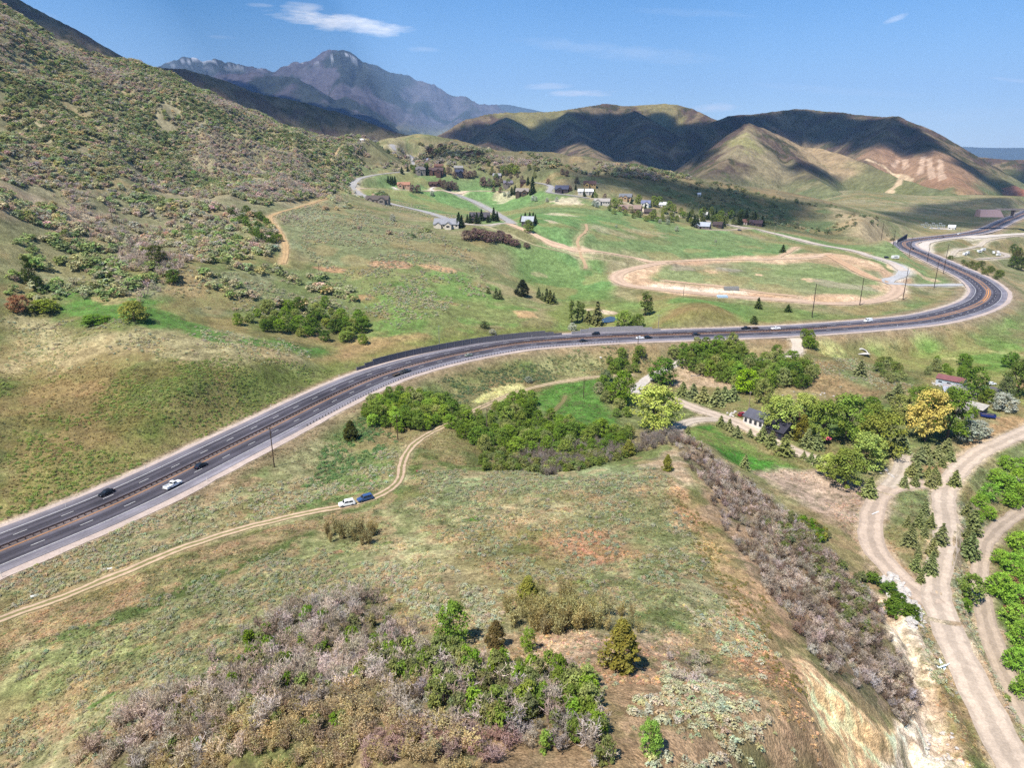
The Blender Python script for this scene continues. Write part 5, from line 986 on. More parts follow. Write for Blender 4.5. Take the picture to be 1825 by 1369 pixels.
# village trees
VT = [('pine_tree', lin(66,80,48), 'dark spruce among the village houses', 'spruces among the village houses', [(833,395,13),(838,396,15),(845,392,12),(850,397,18),(858,392,18),(880,391,20),(886,392,15),(870,394,12),(823,402,18),(818,404,24),(929,394,11),(936,390,12),(944,392,14),(950,395,16),(954,396,14),(912,345,12),(918,344,14),(947,345,13),(951,343,14),(941,327,12),(949,329,14),(716,307,10),(727,303,9),(758,309,16),(762,309,14),(700,327,12),(704,326,12),(692,323,10),(697,325,11),(1026,336,8),(1042,348,8),(1056,350,8),(1228,393,15),(1237,402,18),(1243,403,14),(1257,403,10),(1290,401,10),(1262,389,12),(1270,390,14),(1276,386,14),(1318,398,16),(1330,390,14),(1345,390,12),(1358,400,15),(1125,362,9),(1150,372,10),(1128,372,9)]),
      ('broadleaf_tree', lin(140,156,76), 'green leafy tree among the village houses', 'leafy trees among the village houses', [(942,412,20),(896,310,14),(905,309,14),(912,308,16),(920,309,14),(884,318,10),(1095,368,15),(1105,366,12),(1138,360,13),(1165,366,16),(1175,364,14),(1192,372,14),(1200,376,12),(1184,378,12),(1206,392,9),(1180,392,10),(1172,394,9),(1196,394,10),(1216,386,10),(1250,384,12),(1276,394,12),(1284,390,14),(1302,388,13),(1320,386,12),(738,306,10),(734,300,8),(760,299,9),(790,306,10),(905,328,10),(880,330,9),(1062,352,9),(1058,344,8)]),
      ('broadleaf_tree', lin(150,128,112), 'leafless brown tree among the village houses', 'leafless trees among the village houses', [(735,340,11),(745,341,12),(792,335,14),(800,336,13),(806,334,12),(785,330,11),(812,337,12),(860,330,14),(872,331,13),(886,330,12),(862,324,10),(800,309,12),(810,316,10),(830,315,12),(838,316,12),(846,313,10),(1028,325,10),(1016,338,8),(1078,352,8),(1002,309,9),(1010,312,9),(977,327,9),(880,340,8),(892,341,9)]),
      ('broadleaf_tree', T_SILV, 'silver-white bush in the village meadow', 'silver bushes in the village meadow', [(907,349,9),(899,348,7),(950,356,9),(955,357,8),(975,358,7),(992,357,7),(1058,365,9),(1064,368,9),(683,345,6),(770,347,8),(1206,410,8),(1275,430,5),(1190,398,8),(1176,396,7),(700,392,11),(1098,404,5)])]
for kind, tn, lb, gr, L_ in VT:
    for (px, py, hp) in L_: tpx(kind, px, py+2, hp*1.12, hp*(.5 if kind == 'pine_tree' else 1.0), tn, lb, gr)
for i, (px, py, hp, wp) in enumerate([(832,428,18,22),(846,426,20,26),(860,428,20,28),(874,432,20,26),(890,430,20,26),(905,434,17,22),(918,438,12,20),(938,441,9,14)]): tpx('broadleaf_tree', px, py, hp, wp, lin(150,122,112), 'mauve leafless shrub in the row below the village road', 'mauve leafless shrubs below the village road')

grove([(1085,374),(1200,386),(1212,396),(1150,394),(1090,381)], 13, 7.5, .95, [lin(150,158,84), lin(130,142,70), lin(170,168,140)], 'leafy tree along the front of the village', 'leafy trees along the front of the village', 14, most=26)
grove([(1212,378),(1350,389),(1362,402),(1300,402),(1230,400)], 12, 8.5, .8, [lin(110,120,64), lin(136,146,76), lin(96,104,60)], 'tree among the last houses of the village', 'trees among the last village houses', 15, most=30)
grove([(870,296),(960,300),(960,322),(880,322)], 12, 7.5, .9, [lin(120,136,66), lin(150,134,112), lin(140,146,92)], 'tree on the upper side of the village', 'trees on the upper side of the village', 16, most=26)
# --- shrubs: the largest seen are things, the rest one mass
class SBag:
    def __init__(s): s.r = []
    def add(s, poly, sp, h, w, tints, label, group, nsc=None, cut=.5, seed=0, hv=.3):
        p = scatter(poly, sp, nsc, cut, seed)
        for q in p:
            hh = h*(1-hv+2*hv*rng.random()); s.r.append((q, hh, hh*w/h*(.8+.4*rng.random()), tints[rng.integers(len(tints))]*(.82+.36*rng.random())*np.array([1+.05*rng.normal(), 1, 1+.07*rng.normal()]), label, group))
    def build(s, kind, most, stuffname, protos):
        P = np.array([r[0] for r in s.r]); z = ground(P[:, 0], P[:, 1]); sz = np.array([r[1] for r in s.r])*seen_size(P)
        X = np.array([project((x, y, w)) for x, y, w in zip(P[:, 0], P[:, 1], z)]); sz *= ((X[:, 0] > 0) & (X[:, 0] < 1825) & (X[:, 1] < 1385)); o = np.argsort(-sz); ind = o[:most]; rest = o[most:]
        for i in ind: q, h, w, t, lb, gr = s.r[i]; shrub(kind, q, h, w, t, lb, gr)
        if len(rest): place_stuff(stuffname, protos, P[rest], np.array([s.r[i][1] for i in rest]), np.array([s.r[i][2] for i in rest]), np.clip(np.array([s.r[i][3] for i in rest]), .01, 1), rng.integers(0, len(protos), len(rest)), M_inst)
        print(kind, len(s.r))
MAUVE = [lin(194,182,170,1.2), lin(186,172,156,1.15), lin(170,158,144,1.1), lin(206,192,174,1.15), lin(182,172,150,1.1), lin(156,140,122,1.0)]
bs = SBag(); ls = SBag(); gs = SBag()
LB1 = ('leafless mauve-grey shrub in the thicket along the bottom edge', 'leafless shrubs in the bottom thicket'); LB2 = ('leafless mauve shrub in the brush strip down the steep slope', 'leafless shrubs on the steep slope')
bs.add([(430,1150),(520,1080),(610,1062),(700,1085),(770,1115),(800,1160),(720,1200),(640,1230),(560,1260),(480,1300),(420,1369),(140,1369),(160,1330),(250,1240),(340,1215)], 1.55, 3.0, 2.7, MAUVE, *LB1, nsc=9, cut=.36, seed=801, hv=.45)
bs.add([(620,1180),(800,1165),(900,1200),(1040,1210),(1090,1369),(900,1369),(760,1290)], 1.9, 2.8, 2.6, MAUVE, *LB1, seed=802, hv=.45)
bs.add([(680,1310),(900,1300),(960,1369),(640,1369)], 1.6, 2.0, 2.4, [lin(170,140,128,1.05), lin(184,160,152,1.05)], 'low purplish leafless shrub at the bottom edge', 'purplish shrubs at the bottom edge', seed=803)
bs.add([(1195,780),(1240,792),(1330,862),(1420,925),(1450,965),(1500,1012),(1555,1065),(1600,1180),(1630,1270),(1590,1290),(1480,1200),(1410,1110),(1340,1010),(1280,930),(1245,860)], 1.3, 2.1, 2.1, MAUVE+[lin(150,130,112), lin(164,140,116), lin(140,126,108)], *LB2, nsc=7, cut=.34, seed=804, hv=.45)
bs.add([(1180,1190),(1250,1170),(1260,1210),(1200,1215)], 2.6, 1.8, 2.4, MAUVE, 'leafless mauve shrub on the reddish ridge right of the juniper', 'leafless shrubs on the reddish ridge', seed=805)
bs.add([(960,785),(1120,790),(1200,775),(1210,795),(1100,820),(1050,838),(960,840),(900,835)], 2.3, 3.0, 2.8, [lin(176,166,150), lin(160,148,134)], 'leafless grey shrub along the lower edge of the gulch grove', 'leafless shrubs along the gulch grove', seed=806)
bs.add([(200,470),(240,420),(330,480),(310,500),(240,490)], 3.4, 4.2, 4.4, MAUVE, 'leafless mauve shrub in the clump on the left hillside', 'leafless shrubs on the left hillside', seed=807)
gs.add([(340,1250),(450,1290),(560,1255),(700,1225),(800,1290),(860,1369),(840,1400),(250,1400)], 1.35, 2.1, 2.2, [lin(208,190,140,1.05), lin(196,176,134,1.05), lin(186,166,136), lin(210,194,140), lin(176,160,134)], 'low golden-tan shrub in the front of the bottom thicket', 'golden shrubs in the bottom thicket', seed=811)
gs.add([(900,1120),(930,1065),(1000,1055),(1090,1080),(1130,1100),(1140,1125),(1080,1125),(960,1135)], 1.9, 4.2, 3.0, [lin(186,178,122,1.0), lin(176,166,112,1.0), lin(160,152,104,1.0)], 'olive-gold scrub oak in the row behind the bare knoll', 'olive-gold scrub oaks on the knoll', seed=812)
gs.add([(572,972),(610,945),(655,945),(665,968),(620,976)], 2.6, 4.6, 3.2, [lin(172,160,112,1.0), lin(156,146,104,1.0)], 'olive-brown scrub oak in the clump below the parked cars', 'scrub oaks below the parked cars', seed=813)
ls.add([(640,1180),(760,1170),(880,1200),(1030,1215),(1090,1369),(930,1369),(840,1290),(700,1240)], 1.9, 3.2, 2.1, [lin(140,170,62), lin(140,160,72), lin(150,158,92), lin(156,166,96), lin(150,152,100)], 'green leafing shrub in the right half of the bottom thicket', 'green shrubs in the bottom thicket', seed=821)
ls.add([(440,1150),(540,1110),(640,1120),(660,1180),(620,1300),(470,1300),(400,1260)], 3.4, 2.6, 2.0, [lin(150,160,92), lin(156,150,104), lin(130,160,56)], 'pale green shrub scattered among the mauve thicket', 'pale green shrubs in the mauve thicket', seed=822)
ls.add([(1380,960),(1430,930),(1470,980),(1560,1060),(1590,1130),(1520,1120),(1440,1050)], 2.4, 2.0, 2.2, [lin(140,150,84), lin(156,156,104), lin(136,140,92)], 'green shrub on the steep brushy slope', 'green shrubs on the steep slope', seed=823)
ls.add([(1420,925),(1450,930),(1475,975),(1450,975)], 2.0, 2.4, 2.2, [lin(120,156,48), lin(168,164,80)], 'bright green shrub at the upper edge of the brush strip', 'bright shrubs at the top of the brush strip', seed=824)
ls.add([(1540,1030),(1590,1060),(1610,1100),(1570,1085)], 2.6, 2.8, 3.2, [lin(110,136,50)], 'dense green shrub beside the boulder pile', 'dense shrubs beside the boulder pile', seed=825)
ls.add([(860,800),(960,815),(1080,800),(1130,810),(1050,835),(930,835),(860,830)], 2.6, 2.6, 2.6, [lin(156,162,96), lin(130,146,70)], 'pale olive shrub in front of the gulch grove', 'olive shrubs in front of the gulch grove', seed=826)
ls.add([(1700,1180),(1760,1290),(1800,1369),(1825,1369),(1790,1240)], 5.5, 1.4, 1.8, [lin(140,160,84)], 'green bush in the sage strip beside the gravel road', 'green bushes in the sage strip', seed=827)
bs.build('bare_shrub', 280, 'bare_brush', BARE_P); gs.build('golden_shrub', 150, 'golden_brush', GOLD_P); ls.build('leafy_shrub', 280, 'leafy_brush', LEAFY_P)
P_, H_, W_, T_, K_ = SAGE_IND
for i in range(len(P_)): 
    q = project((P_[i][0], P_[i][1], float(ground(P_[i][:1], P_[i][1:])[0]))); right = q[0] > 1120
    shrub('sagebrush', P_[i], H_[i], W_[i], T_[i], 'silvery sagebrush on the reddish ridge at the bottom right' if right else ('silvery sagebrush in the patch above the bottom thicket' if q[0] > 560 else 'silvery sagebrush on the slope left of the bottom thicket'), 'sagebrush on the reddish ridge' if right else ('sagebrush above the bottom thicket' if q[0] > 560 else 'sagebrush left of the bottom thicket'))
# ------------------------------------------------------------------ built things
class MB:
    def __init__(s): s.v = []; s.f = []
    def poly(s, pts, faces): k = len(s.v); s.v += [tuple(map(float, p)) for p in pts]; s.f += [tuple(i+k for i in f) for f in faces]; return s
    def box(s, c, d, taper=1.0):
        x, y, z = c; a, b, h = d[0]/2, d[1]/2, d[2]/2; t = taper
        return s.poly([(x-a,y-b,z-h),(x+a,y-b,z-h),(x+a,y+b,z-h),(x-a,y+b,z-h),(x-a*t,y-b*t,z+h),(x+a*t,y-b*t,z+h),(x+a*t,y+b*t,z+h),(x-a*t,y+b*t,z+h)], [(0,3,2,1),(4,5,6,7),(0,1,5,4),(1,2,6,5),(2,3,7,6),(3,0,4,7)])
    def cyl(s, p0, p1, r0, r1=None, k=8):
        r1 = r0 if r1 is None else r1; p0 = np.array(p0, float); p1 = np.array(p1, float); d = p1-p0; d /= np.linalg.norm(d); a = np.cross(d, [.31, .87, .2]); a /= np.linalg.norm(a); b = np.cross(d, a)
        th = np.arange(k)*2*math.pi/k; ring = np.cos(th)[:, None]*a+np.sin(th)[:, None]*b; pts = list(p0+ring*r0)+list(p1+ring*r1)
        return s.poly(pts, [(i, (i+1) % k, k+(i+1) % k, k+i) for i in range(k)]+[tuple(range(k))[::-1], tuple(range(k, 2*k))])
    def loft(s, secs):
        k = len(s.v); n = len(secs[0]); 
        for q in secs: s.v += [tuple(map(float, p)) for p in q]
        for i in range(len(secs)-1):
            for j in range(n): s.f.append((k+i*n+j, k+i*n+(j+1) % n, k+(i+1)*n+(j+1) % n, k+(i+1)*n+j))
        s.f.append(tuple(k+j for j in range(n))[::-1]); s.f.append(tuple(k+(len(secs)-1)*n+j for j in range(n))); return s
    def mesh(s, name, bevel=0):
        me = bpy.data.meshes.new(name); me.from_pydata(s.v, [], s.f)
        import bmesh
        b = bmesh.new(); b.from_mesh(me); bmesh.ops.recalc_face_normals(b, faces=b.faces)
        if bevel: bmesh.ops.bevel(b, geom=b.edges[:], offset=bevel, segments=2, affect='EDGES', clamp_overlap=True)
        b.to_mesh(me); b.free(); return me
    def build(s, name, mat, parent=None, bevel=0): return put(name, s.mesh(name, bevel), mat, parent)
def empty(name, loc, rz=0, label=None, cat=None, group=None):
    o = bpy.data.objects.new(name, None); C.objects.link(o); o.location = loc; o.rotation_euler = (0, 0, rz); o.empty_display_size = .3; return tag(o, label, cat, group)
def copy_tree(o, parent=None):
    c = o.copy(); C.objects.link(c); c.parent = parent
    for ch in list(o.children): copy_tree(ch, c)
    return c
_mc = {}
def pm_(name, col, rough=.6, spec=.3, metal=0, var=.08, scale=.7):
    key = (name, tuple(np.round(col, 4)))
    if key not in _mc: _mc[key] = plain(name, col, rough, spec, metal, var, scale)
    return _mc[key]
GLASS = plain('window_glass', lin(44,52,62), .12, .5); RUB = plain('tyre_rubber', lin(34,34,36), .9, .1); RIM = plain('rim_metal', lin(150,152,156), .35, .5, .7)
CHROME = plain('lamp_lens', lin(225,225,220), .2, .5); REDL = plain('tail_lens', lin(150,24,24), .3, .5); DARKM = plain('dark_metal', lin(52,48,46), .7, .2)
# --- vehicles: +x is forward
def car(kind, col, name):
    r = empty(name, (0, 0, 0)); P = pm_('car_paint', col, .28, .5, .0, .02)
    L, Wd = {'sedan': (4.7, 1.84), 'suv': (4.7, 1.9), 'pickup': (5.7, 2.0), 'van': (5.6, 2.05)}[kind]; h = Wd/2
    belt = {'sedan': .92, 'suv': 1.05, 'pickup': 1.15, 'van': 1.2}[kind]; roof = {'sedan': 1.45, 'suv': 1.72, 'pickup': 1.85, 'van': 2.3}[kind]; gc = {'sedan': .2, 'suv': .25, 'pickup': .36, 'van': .28}[kind]
    def sec(x, z0, z1, w): return [(x, -w, z0+.1), (x, -w*1.0, (z0+z1)/2), (x, -w*.94, z1-.07), (x, -w*.86, z1), (x, w*.86, z1), (x, w*.94, z1-.07), (x, w, (z0+z1)/2), (x, w, z0+.1), (x, w*.85, z0), (x, -w*.85, z0)]
    b = MB(); f = L/2
    if kind == 'pickup':
        b.loft([sec(f, gc+.1, belt-.25, h*.86), sec(f-.2, gc, belt-.06, h*.96), sec(f-.9, gc, belt, h), sec(-.55, gc, belt, h)])
        b.box((-1.72, 0, gc+.2), (2.3, Wd*.98, .3)); 
        for s_ in (-1, 1): b.box((-1.70, s_*(h-.08), gc+.55), (2.3, .14, .62))
        b.box((-2.80, 0, gc+.52), (.12, Wd*.97, .66))
        cab = (1.15, -.62, .55, -.45)
    elif kind == 'van':
        b.loft([sec(f, gc+.1, belt-.3, h*.85), sec(f-.25, gc, belt-.05, h*.96), sec(f-.8, gc, belt+.05, h), sec(-f+.05, gc, belt+.05, h), sec(-f, gc+.1, belt, h*.95)]); cab = (f-.75, -f+.05, f-1.5, -f+.12)
    elif kind == 'suv':
        b.loft([sec(f, gc+.12, belt-.28, h*.82), sec(f-.25, gc, belt-.1, h*.95), sec(f-1.2, gc, belt, h), sec(-f+.3, gc, belt+.02, h), sec(-f, gc+.12, belt-.12, h*.9)]); cab = (1.25, -f+.12, .5, -f+.5)
    else:
        b.loft([sec(f, gc+.12, belt-.3, h*.8), sec(f-.3, gc, belt-.14, h*.95), sec(f-1.3, gc, belt, h), sec(-f+1.0, gc, belt, h), sec(-f+.3, gc, belt-.04, h*.95), sec(-f, gc+.15, belt-.2, h*.84)]); cab = (1.05, -1.75, .25, -1.05)
    x0, x1, x2, x3 = cab; w0, w1 = h*.92, h*.76
    b.poly([(x0,-w0,belt-.02),(x1,-w0,belt-.02),(x1,w0,belt-.02),(x0,w0,belt-.02),(x2,-w1,roof),(x3,-w1,roof),(x3,w1,roof),(x2,w1,roof)], [(0,1,2,3),(4,7,6,5),(0,4,5,1),(1,5,6,2),(2,6,7,3),(3,7,4,0)])
    b.build('body', P, r, .03)
    def fr(t): return [x0+(x2-x0)*t, x1+(x3-x1)*t, w0+(w1-w0)*t, belt-.02+(roof-belt+.02)*t]
    lo, hi2 = fr(.12), fr(.84); e = .012
    g = MB(); a0, a1, aw, az_ = lo; c0, c1, cw, cz = hi2
    g.poly([(a0+e,-aw*.84,az_),(a0+e,aw*.84,az_),(c0+e,cw*.84,cz),(c0+e,-cw*.84,cz)], [(0,1,2,3)]); 
    if kind != 'van': g.poly([(a1-e,-aw*.84,az_),(a1-e,aw*.84,az_),(c1-e,cw*.84,cz),(c1-e,-cw*.84,cz)], [(3,2,1,0)])
    gx = (a1*.86+a0*.14, c1*.86+c0*.14) if kind != 'van' else (a0-1.5, c0-1.0)
    for s_ in (-1, 1):
        mx = ((a0*.9+gx[0]*.1), (c0*.9+gx[1]*.1)); m0 = (mx[0]+gx[0])/2; m1 = (mx[1]+gx[1])/2
        for (q0, q1, t0, t1) in ((mx[0], m0+.05, mx[1], m1+.05), (m0-.05, gx[0], m1-.05, gx[1])):
            pts = [(q0, s_*(aw+e), az_), (q1, s_*(aw+e), az_), (t1, s_*(cw+e), cz), (t0, s_*(cw+e), cz)]; g.poly(pts, [(0,1,2,3) if s_ < 0 else (3,2,1,0)])
    g.build('window', GLASS, r)
    wr = .33 if kind in ('sedan', 'suv') else .39; ax = L*.30
    for sx in (-1, 1):
        for sy in (-1, 1):
            t_ = MB().cyl((sx*ax, sy*(h-.2), wr), (sx*ax, sy*(h+.015), wr), wr, None, 16).build('wheel', RUB, r); MB().cyl((sx*ax, sy*(h+.015), wr), (sx*ax, sy*(h+.03), wr), wr*.6, wr*.55, 12).build('rim', RIM, t_)
    for sy in (-1, 1):
        MB().box((f-.1, sy*h*.62, belt-.34), (.14, .36, .15)).build('headlight', CHROME, r); MB().box((-f+.05, sy*h*.72, belt-.25), (.1, .24, .2)).build('tail_lamp', REDL, r)
    return r
HWs = HW[:, :2]
def on_hw(px, py, z=0.0):
    p = at_z(px, py, z); d, s_, t, i_, f_ = seg_dist(np.array([p[0]]), np.array([p[1]]), HWs, True); return float(t[0]), float(d[0]*s_[0])
def hw_at(s, off):
    P = sub(HW, LHW, s-1, s+1, 1.0); T = P[-1]-P[0]; T /= np.linalg.norm(T[:2]); q = np.array([np.interp(s, LHW, HW[:, i]) for i in range(3)])
    return q+np.array([T[1], -T[0], 0])*off, math.atan2(T[1], T[0])
BLK, WHT, SLV, GRY, NAVY, BLUE = lin(30,31,36), lin(236,236,234,1), lin(150,154,150), lin(86,90,92), lin(38,44,58), lin(64,92,140)
def drive(px, py, kind, col, label, z=0.0, name=None, lane=None):
    s, o = on_hw(px, py, z); lanes = [-6.9, -3.2, 3.2, 6.9]; o = min(lanes, key=lambda a: abs(a-o)) if lane is None else lane
    p, a = hw_at(s, o); r = car(kind, col, name or {'sedan': 'car', 'suv': 'car', 'pickup': 'pickup_truck', 'van': 'van'}[kind]); r.location = (p[0], p[1], p[2]+.03); r.rotation_euler = (0, 0, a if o > 0 else a+math.pi); return tag(r, label, {'pickup': 'pickup truck', 'van': 'van'}.get(kind, 'car'))
drive(190,881,'sedan',BLK,'black sedan alone in the outer far lane at the left end of the highway', lane=-6.9)
drive(311,868,'pickup',WHT,'white pickup truck in the near lane following the dark sedan', lane=6.9)
drive(361,833,'sedan',NAVY,'dark sedan on the near side just ahead of the white pickup', lane=3.6)
drive(723,664,'pickup',GRY,'dark grey pickup towing a flat trailer along the near guardrail', lane=6.9)
drive(833,634,'sedan',lin(150,156,140),'grey-green car on the near lanes below the first sound wall')
drive(1041,610,'sedan',BLK,'black car on the near lanes below the gap between the sound walls')
drive(1061,596,'suv',BLK,'black car on the far lanes in front of the second sound wall', lane=-6.9)
drive(1140,603.5,'sedan',WHT,'white car close behind a black one opposite the second sound wall', lane=6.9)
drive(1153,602,'suv',BLK,'black car just ahead of the white car opposite the second sound wall', lane=6.9)
drive(1241,597.5,'sedan',lin(40,40,44),'black car beside the median right of the second sound wall', lane=3.2)
drive(1333,587.5,'pickup',BLK,'black pickup on the far lanes with a low trailer behind', lane=-6.9)
drive(1384,586.5,'pickup',WHT,'white pickup on the far lanes behind the black pickup', lane=-3.2)
drive(1550,574.5,'van',WHT,'white van on the far lanes before the big bend', -1.5, lane=-6.9)
drive(1629,444,'suv',NAVY,'dark car beyond the bend beside the frontage road', -3)
drive(1712,418,'van',WHT,'white truck on the distant straight past the substation', -3); drive(1683,423.5,'sedan',BLK,'black car on the distant straight behind the white truck', -3); drive(1762,411,'sedan',SLV,'pale car where the distant highway starts to climb', -3); drive(1772,408,'sedan',BLK,'dark car ahead of the pale one on the distant climb', -3)
def trailer(px, py, lane, label, back):
    s, o = on_hw(px, py); p, a = hw_at(s-back if lane > 0 else s+back, lane); r = empty('flat_trailer', (p[0], p[1], p[2]+.03), a if lane > 0 else a+math.pi, label, 'trailer')
    MB().box((0, 0, .62), (4.4, 2.0, .12)).build('deck', pm_('trailer_wood', lin(104,88,76)), r); b = MB()
    for sy in (-1, 1): b.box((0, sy*.98, .82), (4.4, .06, .3))
    b.box((2.9, 0, .55), (1.6, .12, .1)); b.build('side_rail', DARKM, r)
    for sx in (-.45, .45):
        for sy in (-1, 1): MB().cyl((sx, sy*1.02, .33), (sx, sy*1.22, .33), .33, None, 12).build('wheel', RUB, r)
trailer(723,664,6.9,'low flat trailer pulled by the dark grey pickup',6.4); trailer(1333,587.5,-6.9,'low trailer pulled by the black pickup on the far lanes',6.2)
trk = [P for nm, w, c, pp, P in ROADS if nm == 'dirt_track'][0]
for (px, py, kind, col, lb) in [(619,903,'suv',WHT,'white car parked on the dirt track behind the blue one'),(652,893,'suv',BLUE,'blue car parked on the dirt track at the start of the bend')]:
    p = hit(px, py); d, s_, t, i_, f_ = seg_dist(p[:1], p[1:2], trk[:, :2], True); i = int(i_[0]); T = trk[min(i+2, len(trk)-1)]-trk[max(0, i-2)]; r = car(kind, col, 'car'); q = trk[i]+(trk[i+1]-trk[i])*f_[0]
    r.location = (q[0], q[1], q[2]+.06); r.rotation_euler = (0, 0, math.atan2(T[1], T[0])+math.pi); tag(r, lb, 'car')
# --- guard rails
def guardrail(name, s0, s1, off, label, col, post_step=1.9):
    root = empty(name, tuple(hw_at(s0, off)[0]), 0, label, 'guardrail'); o = np.array(root.location); M = pm_('rail_metal', col, .7, .3, .2, .15, .5); P = sub(HW, LHW, s0, s1, 2.0); N = normals2(P); dbl = name == 'median_guardrail'
    V = []; F = []; k = 0
    for side in ((-.2, .2) if dbl else (.0,)):
        prof = [(side-.02, .45), (side+.06*(1 if side >= 0 else -1), .52), (side, .60), (side+.06*(1 if side >= 0 else -1), .68), (side-.02, .76), (side-.05, .60)]
        q = np.stack([np.c_[P[:, 0]+N[:, 0]*a, P[:, 1]+N[:, 1]*a, P[:, 2]+b] for a, b in prof], 1)-o; n = len(prof)
        V.append(q.reshape(-1, 3)); ii = np.arange(len(P)-1)[:, None]*n; jj = np.arange(n)[None]; F.append(np.stack([ii+jj, ii+(jj+1) % n, ii+n+(jj+1) % n, ii+n+jj], -1).reshape(-1, 4)+k); k += len(P)*n
    put('rail', np_mesh('rail', np.concatenate(V), np.concatenate(F), None, False), M, root)
    pm2 = MB().box((0, 0, .38), (.16, .34 if dbl else .2, .8)).mesh('post'); pm2.materials.append(pm_('post_metal', col*.8, .8, .2)); ss = np.arange(s0, s1, post_step); pts = [hw_at(s, off+(0 if dbl else .12)) for s in ss]; dist = np.array([np.linalg.norm(p[:2]) for p, a in pts]); near = set(np.argsort(dist)[:100].tolist()); rest = MB()
    for i, (p, a) in enumerate(pts):
        if i in near: c = put('post', pm2, None, root); c.location = Vector((p-o).tolist()); c.rotation_euler = (0, 0, a)
        else: rest.box((p-o)+np.array([0, 0, .38]), (.18, .3, .8))
    if rest.v: tag(rest.build('post', pm_('post_metal', col*.8, .8, .2), root), kind='stuff')
    return root
RUST = lin(92,72,66); guardrail('median_guardrail', on_hw(-60,1003)[0], S_med, 0.0, 'dark rusty guardrail down the middle of the highway', RUST)
guardrail('roadside_guardrail', on_hw(540,758)[0], on_hw(1105,610)[0], 12.4, 'dark guardrail along the near edge of the highway', lin(84,78,76))
for (px, py) in [(6,1030),(369,858),(259,836),(483,727),(700,641),(795,621),(948,601),(1600,578),(118,905),(603,672)]:
    p = at_z(px, py, 0); s, o = on_hw(px, py); q, a = hw_at(s, max(-14.5, min(14.5, o))); z = float(ground(q[:1], q[1:2])[0]); r = empty('marker_post', (q[0], q[1], z), a, 'slim white marker post on the near edge of the highway' if o > 0 else 'slim white marker post on the far edge of the highway', 'marker post', 'marker posts on the near edge' if o > 0 else 'marker posts on the far edge')
    MB().box((0, 0, .75), (.07, .16, 1.6)).build('post', M_white, r); MB().box((.05, 0, 1.35), (.04, .14, .22)).build('reflector', pm_('reflector', lin(240,240,236)), r)
# --- sound walls
def sound_wall(base, h, col, label, steps):
    P = catmull(np.array([at_z(p[0], p[1], 0) for p in base]), 1.0); L = arclen(P); nseg = int(L[-1]/5.0); q = sub(P, L, 0, L[-1], L[-1]/nseg); q = q[:nseg+1]; root = empty('sound_wall', tuple(q[0]), 0, label, 'sound wall'); o = q[0]; M = pm_('wall_concrete', col, .9, .1, 0, .12, .6); M2 = pm_('wall_post', col*1.25, .9, .1, 0, .1, .6)
    for i in range(len(q)-1):
        a, b = q[i], q[i+1]; d = b-a; l = np.linalg.norm(d[:2]); an = math.atan2(d[1], d[0]); hh = h*steps(i, len(q)-1); m = MB(); m.box((0, 0, hh/2-.4), (l-.42, .16, hh+.8))
        for j in range(3): m.box((0, 0, hh*(.2+.3*j)), (l-.42, .20, .06))
        c = m.build('panel', M, root); c.location = Vector(((a+b)/2-o).tolist()); c.rotation_euler = (0, 0, an)
        c = MB().box((0, 0, hh/2-.3), (.36, .34, hh+.9)).build('post', M2, root); c.location = Vector((a-o).tolist()); c.rotation_euler = (0, 0, an)
    return root
sound_wall([(636,660),(700,642),(760,628.5),(848,612.5),(935,602),(1002,597)], 3.2, lin(124,120,122), 'long dark grey sound wall curving along the far side of the highway', lambda i, n: min(1, .45+.28*i, .4+.3*(n-1-i)))
sound_wall([(1019,595.5),(1060,592.5),(1110,590.5),(1178,589)], 3.0, lin(176,170,166), 'shorter light grey sound wall on the far side of the highway', lambda i, n: min(1, .5+.3*i, .4+.3*(n-1-i)))
# --- poles and wires
def pole(px, py, px1, py1, label, group=None, arm=0, col=lin(92,76,64), hmul=1.0, name='utility_pole', r0=.17, n=1):
    p = hit(px, py); h, m = px_size(p, py-py1); dep = math.atan2(HC-p[2], math.hypot(p[0], p[1])); h = (py-py1)*m/math.cos(dep)*hmul; face = math.atan2(p[1], p[0])-math.pi/2
    r = empty(name, (p[0], p[1], p[2]-.2), face, label, 'pole', group); M = pm_('pole_wood', col, .9, .1, 0, .2, 1.0)
    for k in range(n): MB().cyl(((k-(n-1)/2)*2.6, 0, -.5), ((k-(n-1)/2)*2.6, 0, h), r0*1.25, r0*.75, 10).build('pole', M, r)
    if arm:
        MB().box((0, -.16, h-.55), (arm, .12, .14)).build('crossarm', M, r)
        for x in (-arm*.46, -arm*.2, arm*.46): MB().cyl((x, -.16, h-.48), (x, -.16, h-.18), .06, .05, 6).build('insulator', CHROME, r)
    return r, p, h
PA = pole(489,833,487,766,'tall wooden pole with a crossarm between highway and fence, nearest of all', None, 2.4)
PB = pole(709,784,708,740,'wooden pole with a crossarm beside the bushes above the track bend', None, 2.4)
PC = pole(868,765,867.5,727,'wooden pole with a crossarm rising out of the gulch grove', None, 2.4, lin(130,112,96))
PD = pole(1040,708,1041.5,674,'thin dark pole on a bare dirt ring in the small green field', None, 0)
pole(783,614,783,580,'grey metal lamp post behind the first sound wall', None, 1.0, lin(150,150,152), name='lamp_post', r0=.11)
pole(1173,587,1174,561,'grey pole with two crossarms at the end of the second sound wall', None, 3.0, lin(150,140,132)); pole(1218,527,1219,508,'thin pole on the slope below the building site', None, 0, lin(110,100,90)); pole(1137,613,1137,596,'thin brown pole on the near edge opposite the second sound wall', None, 0)
DK = lin(70,58,56); TP = []
